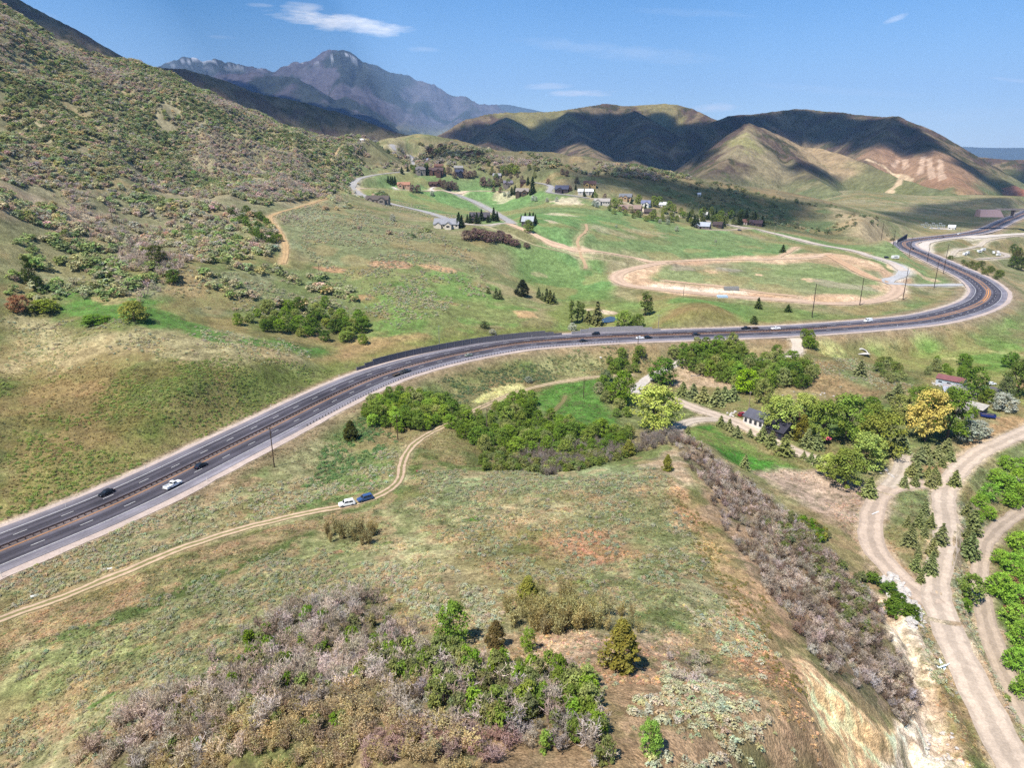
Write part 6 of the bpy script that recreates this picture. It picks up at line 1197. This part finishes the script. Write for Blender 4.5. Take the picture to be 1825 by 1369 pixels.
for (a, b, c, d, lb) in [(1447,566,1454,511,'tall dark pole closest to the highway at the left of its row'),(1532,544,1538.5,500,'tall dark pole at the lower edge of the dirt loop'),(1609,534,1616,487,'tall dark pole at the corner of the gravel junction'),(1664.5,513,1673,470,'tall dark pole beside the paved site entrance'),(1681,488,1689.5,444,'tallest dark pole standing against the highway bend'),(1652,468,1656,439,'dark pole halfway along the row against the highway'),(1620,459,1624,428,'dark pole near the inner corner of the distant bend'),(1591,441,1596,414.5,'dark pole below the retaining wall'),(1570,429,1575,399,'dark pole on the tan hill end above the retaining wall')]: TP.append(pole(a, b, c, d, lb, 'tall dark poles along the highway bend', 0, DK, r0=.24))
pole(1380,417,1379,404,'pale pole standing alone beside the village road', None, 0, lin(190,180,160)); HP = pole(205,398,203,356,'pair of poles joined by a crossarm on the scrubby mountainside', None, 5.5, lin(120,100,88), n=2, name='double_pole'); HQ = pole(569,493,568,470,'thin pole beside the red earth patch on the hillside', None, 0, lin(120,104,92))
pole(1334,732,1338.5,699,'leaning pale pole with a lamp beside the farmhouse', None, .8, lin(170,150,126)); pole(1710,420,1711,404,'distant thin pole in front of the substation', None, 0)
def wire(A, B, dx, lb, sagk=.02, r=.02):
    (ra, pa, ha), (rb, pb, hb) = A, B; a = np.array([pa[0], pa[1], pa[2]+ha-.4]); b = np.array([pb[0], pb[1], pb[2]+hb-.4]); d = b-a; nrm = np.array([-d[1], d[0], 0])/np.hypot(d[0], d[1]); a = a+nrm*dx; b = b+nrm*dx; q = MB(); t = np.linspace(0, 1, 15); pts = [a+d*u-np.array([0, 0, 4*sagk*np.linalg.norm(d)*u*(1-u)]) for u in t]
    for i in range(14): q.cyl(pts[i]-a, pts[i+1]-a, r, None, 4)
    o = q.build('power_line', DARKM); o.location = Vector(a.tolist()); tag(o, lb, 'power line')
wire(HP, HQ, 1.6, 'outer power line sagging from the double pole down the mountainside', .015, .05); wire(HP, HQ, -1.6, 'inner power line sagging from the double pole down the mountainside', .015, .05)
for A, B, lb in [(PA, PB, 'power line from the nearest pole to the pole above the track bend'), (PB, PC, 'power line from the track bend to the gulch grove'), (PC, PD, 'power line from the gulch grove to the small green field')]: wire(A, B, 0, lb)
# --- wire fences
def fence(posts, label, h=1.25, wires=3):
    W_ = hits(posts); root = empty('wire_fence', tuple(W_[0]), 0, label, 'fence'); o = W_[0]; pmesh = MB().cyl((0, 0, -.3), (0, 0, h), .075, .06, 6).mesh('post'); pmesh.materials.append(pm_('fence_wood', lin(98,84,72), .9, .1, 0, .2, 2))
    P = W_; L = arclen(P); P = sub(P, L, 0, L[-1], 4.2); P[:, 2] = ground(P[:, 0], P[:, 1]); q = MB()
    for i, p in enumerate(P):
        c = put('post', pmesh, None, root); c.location = Vector((p-o).tolist()); c.rotation_euler = (rng.normal()*.05, rng.normal()*.05, 0); c.scale = (1, 1, .85+.3*rng.random())
        if i: 
            for k in range(wires): dz = np.array([0, 0, h*(.35+.28*k)]); q.cyl(P[i-1]-o+dz, p-o+dz, .012, None, 3)
    q.build('wire', DARKM, root)
fence([(a/4.5625, 780+b/4.5625) for a, b in [(-60,1390),(100,1345),(228,1300),(350,1260),(470,1205),(577,1175),(685,1125),(793,1085),(893,1040),(996,1010),(1095,970),(1190,935),(1280,900),(1358,865),(1450,820),(1530,780),(1610,745),(1800,680)]], 'old wire fence on wooden posts between highway and dirt track')
fence([(a/4.5625+380, 620+b/4.5625) for a, b in [(0,1410),(160,1350),(410,1260),(640,1170),(760,1110),(960,985),(1120,855),(1300,760),(1440,690)]], 'wire fence climbing the sagebrush bank toward the lone juniper')
fence([(a/5.703+760, 540+b/5.703) for a, b in [(560,1060),(700,980),(900,900),(1000,855),(1120,810),(1250,775)]], 'wire fence beside the upper dirt track under the yellow-green bank')
# --- houses
def house(px, py, wpx, hwall, depth, rot, wall, roof, label, cat='house', name='house', wing=None, nwin=3, door=True, chimney=False, pitch=.66, hip=False, z=None, group=None, roofname='roof', winh=1.1, storeys=1):
    p = hit(px, py); m = math.hypot(math.hypot(p[0], p[1]), HC-p[2])/FP; Wd = wpx*m; hwall = hwall*(.8 if name == 'house' and py < 420 else 1); az_ = math.atan2(p[1], p[0])-math.pi/2+R(rot); r = empty(name, (p[0], p[1], p[2]), az_, label, cat, group)
    MW = pm_('house_wall', wall, .85, .2, 0, .1, .5); MR = pm_('house_roof', roof, .75, .25, 0, .14, .6); TR = pm_('trim', np.clip(wall*1.25, 0, .85), .7)
    gx = (p[0]+math.cos(az_)*np.array([-.5, .5, .5, -.5])*Wd-math.sin(az_)*np.array([-.5, -.5, .5, .5])*depth); gy = (p[1]+math.sin(az_)*np.array([-.5, .5, .5, -.5])*Wd+math.cos(az_)*np.array([-.5, -.5, .5, .5])*depth); zb = float((ground(gx, gy)-p[2]).min())-.4
    def block(cx, cy, w, d, h, ridge_x, hasp):
        rh = (d if ridge_x else w)/2*pitch*1.1; ov = .45; a, b = w/2, d/2
        mw = MB(); base = [(cx-a,cy-b,zb),(cx+a,cy-b,zb),(cx+a,cy+b,zb),(cx-a,cy+b,zb),(cx-a,cy-b,h),(cx+a,cy-b,h),(cx+a,cy+b,h),(cx-a,cy+b,h)]
        if hip: mw.poly(base, [(0,1,5,4),(1,2,6,5),(2,3,7,6),(3,0,4,7),(4,5,6,7)])
        elif ridge_x: mw.poly(base+[(cx-a,cy,h+rh),(cx+a,cy,h+rh)], [(0,1,5,4),(2,3,7,6),(1,2,6,9,5),(3,0,4,8,7)])
        else: mw.poly(base+[(cx,cy-b,h+rh),(cx,cy+b,h+rh)], [(1,2,6,5),(3,0,4,7),(0,1,5,8,4),(2,3,7,9,6)])
        mw.build('wall', MW, r); mr = MB(); t = .16; k = ov*rh/(b if ridge_x else a)
        if hip:
            i = min(a, b)*.98; mr.poly([(cx-a-ov,cy-b-ov,h-k),(cx+a+ov,cy-b-ov,h-k),(cx+a+ov,cy+b+ov,h-k),(cx-a-ov,cy+b+ov,h-k),(cx-a+i,cy,h+rh),(cx+a-i,cy,h+rh)], [(0,1,5,4),(1,2,5),(2,3,4,5),(3,0,4),(3,2,1,0)])
        else:
            for sg_ in (-1, 1):
                if ridge_x: q = [(cx-a-ov,cy+sg_*(b+ov),h-k),(cx+a+ov,cy+sg_*(b+ov),h-k),(cx+a+ov,cy,h+rh),(cx-a-ov,cy,h+rh)]
                else: q = [(cx+sg_*(a+ov),cy-b-ov,h-k),(cx+sg_*(a+ov),cy+b+ov,h-k),(cx,cy+b+ov,h+rh),(cx,cy-b-ov,h+rh)]
                mr.poly([(x,y,z_+.03) for x, y, z_ in q]+[(x,y,z_+.03+t) for x, y, z_ in q], [(3,2,1,0),(4,5,6,7),(0,1,5,4),(1,2,6,5),(2,3,7,6),(3,0,4,7)])
        return mr.build(roofname, MR, r), rh
    rf, rh = block(0, 0, Wd, depth, hwall, True, True)
    if chimney: c = MB().box((Wd*.22, depth*.1, hwall+rh*.95), (.8, .8, 1.7)).build('chimney', pm_('chimney_brick', lin(140,110,96)), rf)
    def win(x, y, z_, w, h, front=True):
        if front: f = MB().box((x, y-.03, z_), (w+.22, .08, h+.22)).build('window', TR, r); MB().box((x, y-.075, z_), (w, .05, h)).build('pane', GLASS, f)
        else: f = MB().box((x, y, z_), (.08, w+.22, h+.22)).build('window', TR, r); sx = 1 if x > 0 else -1; MB().box((x+sx*.045, y, z_), (.05, w, h)).build('pane', GLASS, f)
    for st in range(storeys):
        zz = (hwall/storeys)*(st+.55)
        for i in range(nwin):
            x = Wd*((i+.5)/nwin-.5)
            if door and st == 0 and i == nwin//2: MB().box((x, -depth/2-.04, 1.05), (1.2, .1, 2.1)).build('door', pm_('door_paint', lin(90,66,52)), r)
            else: win(x, -depth/2, zz, min(1.7, Wd/nwin*.55), winh)
        win(Wd/2, 0, zz, 1.3, winh, False); win(-Wd/2, 0, zz, 1.3, winh, False)
    hx = Wd > 13 and name == 'house'
    if hx and not wing: wing = (-.22, .36, 3)
    if hx and wing and wing[0] > .02: block(-Wd*.3, -depth/2-.9, Wd*.24, 3.4, hwall*.9, False, False)
    if wing:
        wx, ww, wd = wing; block(Wd*wx, -depth/2-wd*.45, Wd*ww, wd+2, hwall*.98, False, False); win(Wd*wx, -depth/2-wd*.95-1, hwall*.5, Wd*ww*.5, 1.5)
    return r
GW, BRN, DBR, WHW, TANW = lin(150,140,130), lin(120,88,68), lin(84,62,54), lin(232,228,220), lin(200,180,150); RG, RD, RB = lin(118,112,110), lin(74,68,68), lin(100,84,76)
house(674,361,38,4.2,11,-14,GW,lin(96,86,80),'brown-grey house with twin gables beside the long village road', wing=(.25,.3,5), nwin=5, chimney=True)
house(797,405,43,4.2,12,-10,lin(228,216,196),lin(150,150,154),'long cream house with pale grey roof, lowest of the village on the left', wing=(.12,.26,5), nwin=6)
house(855,392,34,3.8,11,-6,lin(104,92,88),lin(84,80,84),'low dark grey house ringed by spruces at the road corner', wing=(-.3,.3,4), nwin=5)
house(720,333,21,3.6,9,-8,lin(196,160,134),lin(172,124,100),'house with an orange tile roof on the green slope', nwin=4)
house(775,332,20,3.8,9,12,DBR,lin(88,66,56),'small dark brown house among bare trees beside a white drive', wing=(.2,.4,4), nwin=3)
house(749,309,16,6.5,10,8,GW,RG,'tall grey house at the end of the curved village road', nwin=3, storeys=2, chimney=True)
house(777,310,25,6.0,11,-5,lin(106,78,68),lin(90,72,70),'large red-brown timber house above the green slope', wing=(.2,.3,4), nwin=4, storeys=2)
house(782,300,15,4,8,-5,lin(128,84,62),lin(116,84,72),'brown house just above the large red-brown one', nwin=3); house(818,312,13,5.5,9,14,lin(64,64,78),lin(70,76,96),'dark blue-roofed house right of the red-brown one', wing=(.0,.5,4), nwin=2); house(817,302,15,3,8,5,GW,lin(150,146,140),'pale low house behind the dark blue-roofed one', nwin=3)
house(758,288,10,3,7,0,lin(190,200,210),lin(190,206,220),'small pale blue shed beside the upper road', 'shed', 'shed', nwin=2); house(886,316,14,3,9,-6,GW,lin(150,148,150),'low grey house left of the green trees in the upper village', nwin=3)
house(905,330,16,4,9,10,lin(140,130,120),lin(120,114,124),'grey-violet roofed house among bushes in the middle of the village', nwin=3); house(932,329,9,4.5,7,4,lin(96,70,56),lin(70,56,52),'small dark chalet on the slope in the middle of the village', nwin=2)
house(931,346,22,4.5,11,-6,lin(100,84,72),lin(150,140,130),'timber house with a pale roof beside the dirt village road', wing=(.22,.4,4), nwin=4); house(941,400,20,4,11,-8,lin(110,104,100),lin(176,180,184),'house with a shiny pale roof and spruces alone below the road corner', wing=(.1,.4,4), nwin=4)
house(1002,341,23,4,12,-10,lin(84,74,78),lin(82,84,104),'dark house with a blue-grey roof below the curved upper road', wing=(-.1,.35,4), nwin=4); house(1051,332,21,4,10,0,lin(206,172,116),lin(110,84,78),'yellow walled house with a red-brown roof under the dark hill', nwin=5)
for i, (px, w_, lb) in enumerate([(1035,8.5,'leftmost white roofed garage of a row of three'),(1047,7,'middle white roofed garage of a row of three'),(1054,7,'rightmost white roofed garage of a row of three')]): house(px,345,w_,2.8,8,-6,lin(206,200,190),lin(240,240,240),lb,'garage','garage', nwin=1, door=False)
house(1115,355,21,4,10,-8,lin(190,160,124),lin(120,122,126),'tan house with a green-grey roof right of the row of garages', wing=(.05,.34,4), nwin=3); house(1073,364,27,4.5,9,-8,lin(206,198,186),lin(170,162,154),'long pale house with dark windows beside silver bushes', nwin=7, door=False); house(1151,367,15,4.5,9,-8,WHW,lin(120,124,150),'white house with a blue-violet roof between leafy trees', wing=(.15,.5,3), nwin=3)
house(1122,375,40,3,11,-10,lin(140,112,96),lin(150,128,116),'very long low brown house at the front of the village', nwin=7); house(1158,381,18,3.2,9,-6,lin(96,80,72),lin(84,72,68),'dark low house with a white porch at the front of the village', nwin=4); house(1182,368,13,3.2,8,-5,WHW,lin(236,236,236),'small white building with a white roof under the dark hillside', nwin=3)
house(1257,388,7,5,7,0,WHW,lin(220,216,210),'tiny white house behind a pale roofed one', nwin=2, storeys=2); house(1251,406,27,3,11,-12,lin(120,112,110),lin(176,180,190),'house with a long pale blue-grey roof among dark trees', nwin=5); house(1279,404,15,3,9,-10,lin(84,72,68),lin(76,64,62),'dark low house right of the pale blue-grey roof', nwin=3)
house(1327,399,9,3.4,8,-6,lin(200,180,170),lin(120,84,76),'small house with a red-brown roof at the right end of the village', nwin=2); house(1346,401,22,3.2,9,-8,lin(84,66,66),lin(84,66,70),'dark brown house last in the village at the right', nwin=4); house(1299,388,14,2.6,8,-5,lin(190,180,170),lin(190,180,168),'low pale building behind dark trees at the right of the village', nwin=3)
house(646,251,9,1.8,5,0,WHW,lin(245,245,245),'white roofed building high on the left slope by itself', nwin=2); house(1696,409,9,4,8,-10,WHW,lin(240,240,240),'white building at the right end of the substation', 'building', 'building', nwin=2)
house(1246,349,5,2.5,5,0,WHW,lin(230,230,230),'tiny white shed on the shaded hillside', 'shed', 'shed', nwin=1)
FH = house(1352,757,38,3.6,8,-34,lin(236,232,224),lin(96,96,106),'white farmhouse with a slate grey roof half hidden by cottonwoods', wing=None, nwin=4, door=False, winh=1.8, pitch=.5)
FX = house(1392,775,32,3.0,9,-34,lin(70,66,70),lin(60,58,68),'dark roofed annex right of the farmhouse under the trees', 'building', 'annex', nwin=3)
TW = MB(); p = hit(1341,757); r = empty('terrace_wall', tuple(p), math.atan2(p[1], p[0])-math.pi/2+R(-34), 'low white terrace wall in front of the farmhouse', 'wall'); MB().box((1.0, -1.2, .6), (9.5, .5, 1.8)).build('wall', pm_('white_render', WHW), r)
house(1694,686,34,3.2,8,-12,lin(206,214,222),lin(138,90,90),'white shed with a dull red roof in the far right meadow', 'shed', 'shed', nwin=3, door=False, pitch=.28, winh=.7); 
def lean_to(px, py, wpx, d, h0, h1, rot, wall, roof, label, opens=1):
    p = hit(px, py); m = math.hypot(math.hypot(p[0], p[1]), HC-p[2])/FP; w = wpx*m; r = empty('shed', tuple(p), math.atan2(p[1], p[0])-math.pi/2+R(rot), label, 'shed'); a, b = w/2, d/2
    MB().poly([(-a,-b,-.5),(a,-b,-.5),(a,b,-.5),(-a,b,-.5),(-a,-b,h0),(a,-b,h0),(a,b,h1),(-a,b,h1)], [(0,1,5,4),(1,2,6,5),(2,3,7,6),(3,0,4,7)]).build('wall', pm_('weathered_wood', wall, .9, .1, 0, .2, 1.2), r)
    q = [(-a-.4,-b-.5,h0),(a+.4,-b-.5,h0),(a+.4,b+.4,h1+.06),(-a-.4,b+.4,h1+.06)]; MB().poly([(x,y,z+.06) for x,y,z in q]+[(x,y,z+.18) for x,y,z in q], [(3,2,1,0),(4,5,6,7),(0,1,5,4),(1,2,6,5),(2,3,7,6),(3,0,4,7)]).build('roof', pm_('tin_roof', roof, .5, .4, .2, .12, .5), r)
    for i in range(opens): MB().box((w*((i+.5)/opens-.5)*.8, -b-.02, h0*.42), (w/opens*.5, .08, h0*.8)).build('doorway', pm_('dark_opening', lin(30,26,24)), r)
lean_to(1710,704,40,8,2.2,3.4,16,lin(130,122,116),lin(196,184,176),'long low grey shed with a pale tin roof below the red roofed one',2); lean_to(1692,704,16,6,2.0,2.8,10,lin(90,78,70),lin(200,200,204),'small open shed at the left end of the long tin roof')
lean_to(1738,733,24,6,2.0,3.0,-18,lin(116,108,100),lin(206,196,180),'weathered open shed with a pale roof behind the blue trailer'); lean_to(1770,705,20,6,2.2,3.0,-20,lin(110,100,92),lin(120,112,108),'grey shed under the trees near the leaning dead trunk')
house(1719,745,13,2.6,6,-30,lin(190,184,174),lin(150,142,136),'ruined little grey house at the corner of the farm grove', 'shed', 'shed', nwin=2, pitch=.8); lean_to(1711,722,14,3,1.5,1.9,-14,lin(150,110,100),lin(190,160,150),'low faded pink trailer body behind the ruined little house')
# --- farm yard and roadside things
p = hit(1760,745); r = empty('dump_trailer', tuple(p), R(-24), 'deep blue dump trailer beside the weathered open shed', 'trailer'); MBl = pm_('blue_paint', lin(34,52,120), .45, .4)
b = MB(); b.box((0, 0, .75), (5.6, 2.1, .12)); 
for sy in (-1, 1): b.box((0, sy*1.02, 1.25), (5.6, .08, 1.0)); [b.box((x, sy*1.08, 1.25), (.1, .08, 1.0)) for x in np.linspace(-2.5, 2.5, 7)]
b.box((-2.76, 0, 1.25), (.08, 2.1, 1.0)); b.box((2.76, 0, 1.25), (.08, 2.1, 1.0)); b.box((3.6, 0, .6), (1.6, .14, .12)); b.build('body', MBl, r)
MB().box((0, 0, 1.3), (5.2, 1.8, .5), .8).build('load', pm_('scrap_load', lin(110,96,84), .9, .1, 0, .4, 2), r)
for sx in (-.5, .5):
    for sy in (-1, 1): MB().cyl((sx, sy*1.06, .38), (sx, sy*1.3, .38), .38, None, 12).build('wheel', RUB, r)
p = hit(1471,790); r = empty('patio_umbrella', tuple(p), 0, 'pinkish red patio umbrella between pines at the edge of the farm grove', 'umbrella'); MB().cyl((0, 0, 0), (0, 0, 2.9), .05, None, 8).build('pole', CHROME, r); MB().cyl((0, 0, 2.2), (0, 0, 3.1), 2.1, .05, 8).build('canopy', pm_('red_cloth', lin(206,96,110), .9), r)
def boulder():
    d = sph(1)[0]; q = MB(); import bmesh
    b = bmesh.new(); bmesh.ops.create_icosphere(b, subdivisions=2, radius=1); ph = rng.random(3)*6
    for v in b.verts: c = np.array(v.co); k = .82+.26*math.sin(c[0]*2.3+ph[0])*math.cos(c[1]*2.1+ph[1])+.12*rng.normal(); v.co = Vector((c*k*np.array([1.15, .85, .62])).tolist())
    me = bpy.data.meshes.new('boulder'); b.to_mesh(me); b.free(); me.materials.append(MROCK); return me
MROCK = pm_('pale_rock', lin(200,192,182,.82), .95, .1, 0, .22, 1.3); BM = [boulder() for _ in range(6)]
def rocks(poly, n, size, label, group, name='boulder'):
    P = np.array([hit(*p)[:2] for p in poly]); lo = P.min(0); hi_ = P.max(0); k = 0
    while k < n:
        c = lo+rng.random(2)*(hi_-lo)
        if poly_sd(c[:1], c[1:], P)[0] < 0: continue
        o = put(name, random.choice(BM)); s_ = size*(.45+1.0*rng.random()**1.6); o.scale = (s_, s_, s_); o.location = (c[0], c[1], float(ground(c[:1], c[1:])[0])+s_*.3); o.rotation_euler = (rng.normal()*.3, rng.normal()*.3, rng.random()*6.28); tag(o, label, 'boulder' if name == 'boulder' else 'rock', group); k += 1
rocks([(1556,1030),(1580,1022),(1612,1040),(1622,1062),(1640,1085),(1650,1120),(1625,1125),(1600,1085),(1575,1055)], 190, .85, 'pale boulder in the dumped pile at the foot of the bluff', 'boulders of the pile at the foot of the bluff')
rocks([(1285,738),(1330,735),(1336,741),(1300,745)], 26, .7, 'white rock in the line beside the farmhouse', 'white rocks beside the farmhouse', 'rock'); rocks([(1560,840),(1580,830),(1600,850),(1572,858)], 8, .6, 'white rock on the grass beside the spur drive', 'white rocks beside the spur drive', 'rock'); rocks([(1640,1300),(1690,1290),(1730,1369),(1650,1369)], 40, .4, 'pale stone on the scree below the bluff', 'pale stones on the scree', 'rock'); rocks([(1350,700),(1480,700),(1500,712),(1400,720)], 10, .5, 'pale rock in the grass behind the farm grove', 'pale rocks behind the farm grove', 'rock')
rocks([(1676,690),(1662,686),(1660,680),(1676,676)], 30, .7, 'stone in the rubble heap left of the red roofed shed', 'stones of the rubble heap', 'rock')
M_pvc = pm_('white_plastic', lin(232,242,240,1.0), .5); MP = []
for i in range(9):
    p = hit(1662+rng.random()*26, 1188+rng.random()*12); a = rng.random()*3.14; o = MB().cyl((0, 0, .1), (math.cos(a)*2.2, math.sin(a)*2.2, .25+.9*rng.random()), .11, None, 6).build('plastic_pipe', M_pvc); o.location = Vector(p.tolist()); tag(o, 'white plastic pipe lying in the small heap below the bluff', 'pipe', 'white pipes below the bluff')
def sheet(px, py, w, d, a, col, label, name='board', cat='board'):
    p = hit(px, py); o = MB().box((0, 0, .12), (w, d, .14)).build(name, pm_('sheet', col, .7), None, .02); o.location = Vector(p.tolist()); o.rotation_euler = (.1, .05, a); tag(o, label, cat)
sheet(67,1062,2.8,.8,.6,WHW,'white board lying by the fence at the lower left'); sheet(192,1015,2.0,.6,.4,WHW,'smaller white board lying below the fence posts'); sheet(704,845,.3,.3,0,lin(150,90,80),'rusty post stump at the edge of the track bend','post_stump','stump'); sheet(746,840,1.6,.8,.2,lin(150,70,70),'red crate lying in the grass right of the track bend','crate','crate'); sheet(697,849,1.2,.6,.4,WHW,'white sack lying at the edge of the track bend','sack','sack'); sheet(1070,637,1.0,2.2,.2,WHW,'white panel lying on the bank below the highway'); sheet(1242,670,7,.5,.1,lin(190,180,170),'pale fallen log above the pine row','fallen_log','log'); sheet(1560,915,4,.4,.6,WHW,'pale plank beside the gravel yard','plank','plank')
# dead leaning trunk
p = hit(1792,708); r = empty('dead_tree', tuple(p), 0, 'bare pale dead trunk leaning at the far right edge', 'tree'); MB().cyl((0, 0, -.3), (1.6, .3, 8.4), .3, .12, 8).build('trunk', pm_('dead_wood', lin(190,176,164)), r); MB().cyl((1.0, .2, 5.2), (2.4, .4, 7.2), .1, .04, 6).build('branch', pm_('dead_wood', lin(190,176,164)), r)
# --- culvert under the bank
p = hit(1537,629); az_ = math.atan2(p[1], p[0]); r = empty('culvert', (p[0], p[1], p[2]-.3), az_-math.pi/2+R(28), 'pale concrete culvert mouth in the highway bank', 'culvert'); Wc = 3.4; ring = MB(); th = np.linspace(0, math.pi, 17); pts = []
for (rad, y, tilt) in ((Wc, 0, .75), (Wc-.55, -.05, .75)):
    pts.append([(math.cos(a)*rad, y+math.sin(a)*rad*.72*tilt, math.sin(a)*rad*.72) for a in th])
V = pts[0]+pts[1]+[(x, y+1.2, z) for x, y, z in pts[0]]; n = 17; F = [(i, i+1, n+i+1, n+i) for i in range(n-1)]+[(i+1, i, 2*n+i, 2*n+i+1) for i in range(n-1)]; ring.poly(V, F).build('collar', pm_('culvert_concrete', lin(216,210,200), .9, .1, 0, .1, 1), r)
q = MB(); V = pts[1]+[(x*.98, y+9, z*.98) for x, y, z in pts[1]]; q.poly(V+[(0, 9, .5)], [(i+1, i, n+i, n+i+1) for i in range(n-1)]+[tuple(range(n, 2*n))]).build('barrel', pm_('culvert_inside', lin(60,56,52), .95), r); MB().box((0, -1.0, .12), (Wc*2, 3.0, .3)).build('apron', pm_('culvert_concrete', lin(216,210,200), .9, .1, 0, .1, 1), r)
for o_ in r.children: o_.rotation_euler = (0, 0, 0)
# --- retaining wall, overpass, substation, storage yard
a_ = hit(1598,433); b_ = hit(1616,427); d = b_-a_; l = np.linalg.norm(d[:2]); r = empty('retaining_wall', tuple(a_), math.atan2(d[1], d[0]), 'dark retaining wall cut into the hill end at the distant bend', 'retaining wall'); MB().poly([(0,0,-2),(l,0,-2),(l,0,7.5),(0,0,3.0),(0,1.2,-2),(l,1.2,-2),(l,1.2,7.5),(0,1.2,3.0)], [(0,1,2,3),(7,6,5,4),(0,4,5,1),(1,5,6,2),(2,6,7,3),(3,7,4,0)]).build('wall', pm_('dark_concrete', lin(70,68,72), .9), r); MB().box((-.4, .3, 1.2), (.9, 1.6, 5)).build('end_post', pm_('culvert_concrete', lin(216,210,200)), r)
p = at_r(1820,383,1330); r = empty('highway_bridge', (p[0], p[1], p[2]), R(-8), 'distant concrete overpass at the far right edge', 'bridge'); CN = pm_('bridge_concrete', lin(150,140,140), .9)
MB().box((0, 0, 8.2), (70, 13, 1.4)).build('deck', CN, r); MB().box((0, -6.6, 9.4), (70, .4, 1.0)).build('parapet', CN, r); MB().poly([(-62,-9,-3),(-28,-9,-3),(-28,9,-3),(-62,9,-3),(-62,-6.4,7.4),(-34,-6.4,7.4),(-34,6.4,7.4),(-62,6.4,7.4)], [(0,1,5,4),(1,2,6,5),(2,3,7,6),(3,0,4,7),(4,5,6,7)]).build('abutment', pm_('abutment', lin(150,128,130)), r)
for x in (-12, 12): MB().box((x, 0, 3), (1.4, 10, 9.2)).build('pier', CN, r)
p = hit(1662,407); sw = math.hypot(p[0], p[1])/FP; r = empty('substation', tuple(p), math.atan2(p[1], p[0])-math.pi/2, 'white steel electrical substation on a pale pad below the shaded slope', 'substation'); GV = pm_('galvanised_steel', lin(220,226,236), .5, .4, .3); MB().box((8*sw, 0, .15), (60*sw, 16, .3)).build('pad', pm_('pad_gravel', lin(214,202,190)), r)
for i in range(7):
    x = (-14+4.6*i)*sw; h = 6+2.5*(i % 2); g = MB()
    for sx in (-1.6, 1.6): g.cyl((x+sx, -2+(i % 3), .3), (x+sx*.8, -2+(i % 3), h), .16, None, 6)
    g.box((x, -2+(i % 3), h), (4.6, .3, .35)); g.box((x, -2+(i % 3), h*.62), (3.6, .25, .25)); g.build('gantry', GV, r)
for i in range(3): MB().box(((-10+9*i)*sw, -4, 1.3), (2.4, 2, 2.2)).build('transformer', pm_('transformer_grey', lin(150,156,160)), r)
van0 = None
for (px, py, rz, L_, lb) in [(1719,455,.5,5,'white camper at the left end of the storage yard'),(1724,453,.6,5,'white camper second from the left in the storage yard'),(1745,450,.4,7,'long white camper in the middle of the storage yard'),(1752,447,.4,7,'white camper with a dark stripe behind the middle one'),(1770,452,1.2,5,'white camper at the right side of the storage yard'),(1778,451,1.2,5,'white camper nearest the right end of the storage yard'),(1779,456,.3,6,'white camper in front at the right end of the storage yard'),(1595,461,.1,7,'long white camper parked beside the site entrance road')]:
    p = hit(px, py); r = empty('camper_trailer', (p[0], p[1], p[2]), rz, lb, 'camper'); MB().box((0, 0, 1.75), (L_, 2.4, 2.5), .95).build('body', pm_('camper_white', lin(236,234,230,.95), .5), r, .1); MB().box((0, -1.18, 2.0), (L_*.5, .12, .6)).build('window', GLASS, r)
    for sy in (-1, 1): MB().cyl((0, sy*.95, .35), (0, sy*1.2, .35), .35, None, 10).build('wheel', RUB, r)
def park(px, py, kind, col, rz, lb): r = car(kind, col, 'car' if kind != 'pickup' else 'pickup_truck'); p = hit(px, py); r.location = (p[0], p[1], p[2]+.08); r.rotation_euler = (0, 0, rz); tag(r, lb, 'car' if kind != 'pickup' else 'pickup truck')
park(1580,460,'suv',BLK,.1,'dark car parked beside the long white camper at the site entrance'); park(1767,686,'sedan',WHT,.2,'white car parked among the trees right of the red roofed shed'); park(1753,694,'pickup',SLV,.1,'silver pickup parked behind the tall bush right of the tin shed'); park(1318,411,'suv',GRY,.2,'grey car parked on the gravel at the right of the village'); park(1324,742,'suv',lin(150,40,40),.4,'red car half hidden beside the farmhouse')
p = hit(1303,517); r = empty('site_container', tuple(p), .05, 'grey steel container on the pale floor of the building site', 'container'); MB().box((0, 0, 1.3), (11, 2.6, 2.6)).build('body', pm_('container_grey', lin(150,150,146), .6), r, .04); [MB().box((x, -1.33, 1.3), (.12, .06, 2.4)).build('rib', pm_('container_grey', lin(170,170,166), .6), r) for x in np.linspace(-5, 5, 9)]
for i in range(5): 
    p = hit(1281+3.6*i, 531); o = MB().cyl((0, 0, .8), (0, 3.0, .8), .9, None, 12).build('site_tank', pm_('pale_blue_plastic', lin(196,220,240), .5)); o.location = Vector(p.tolist()); tag(o, 'pale blue pipe section stacked below the building site', 'pipe', 'pale blue pipe sections')
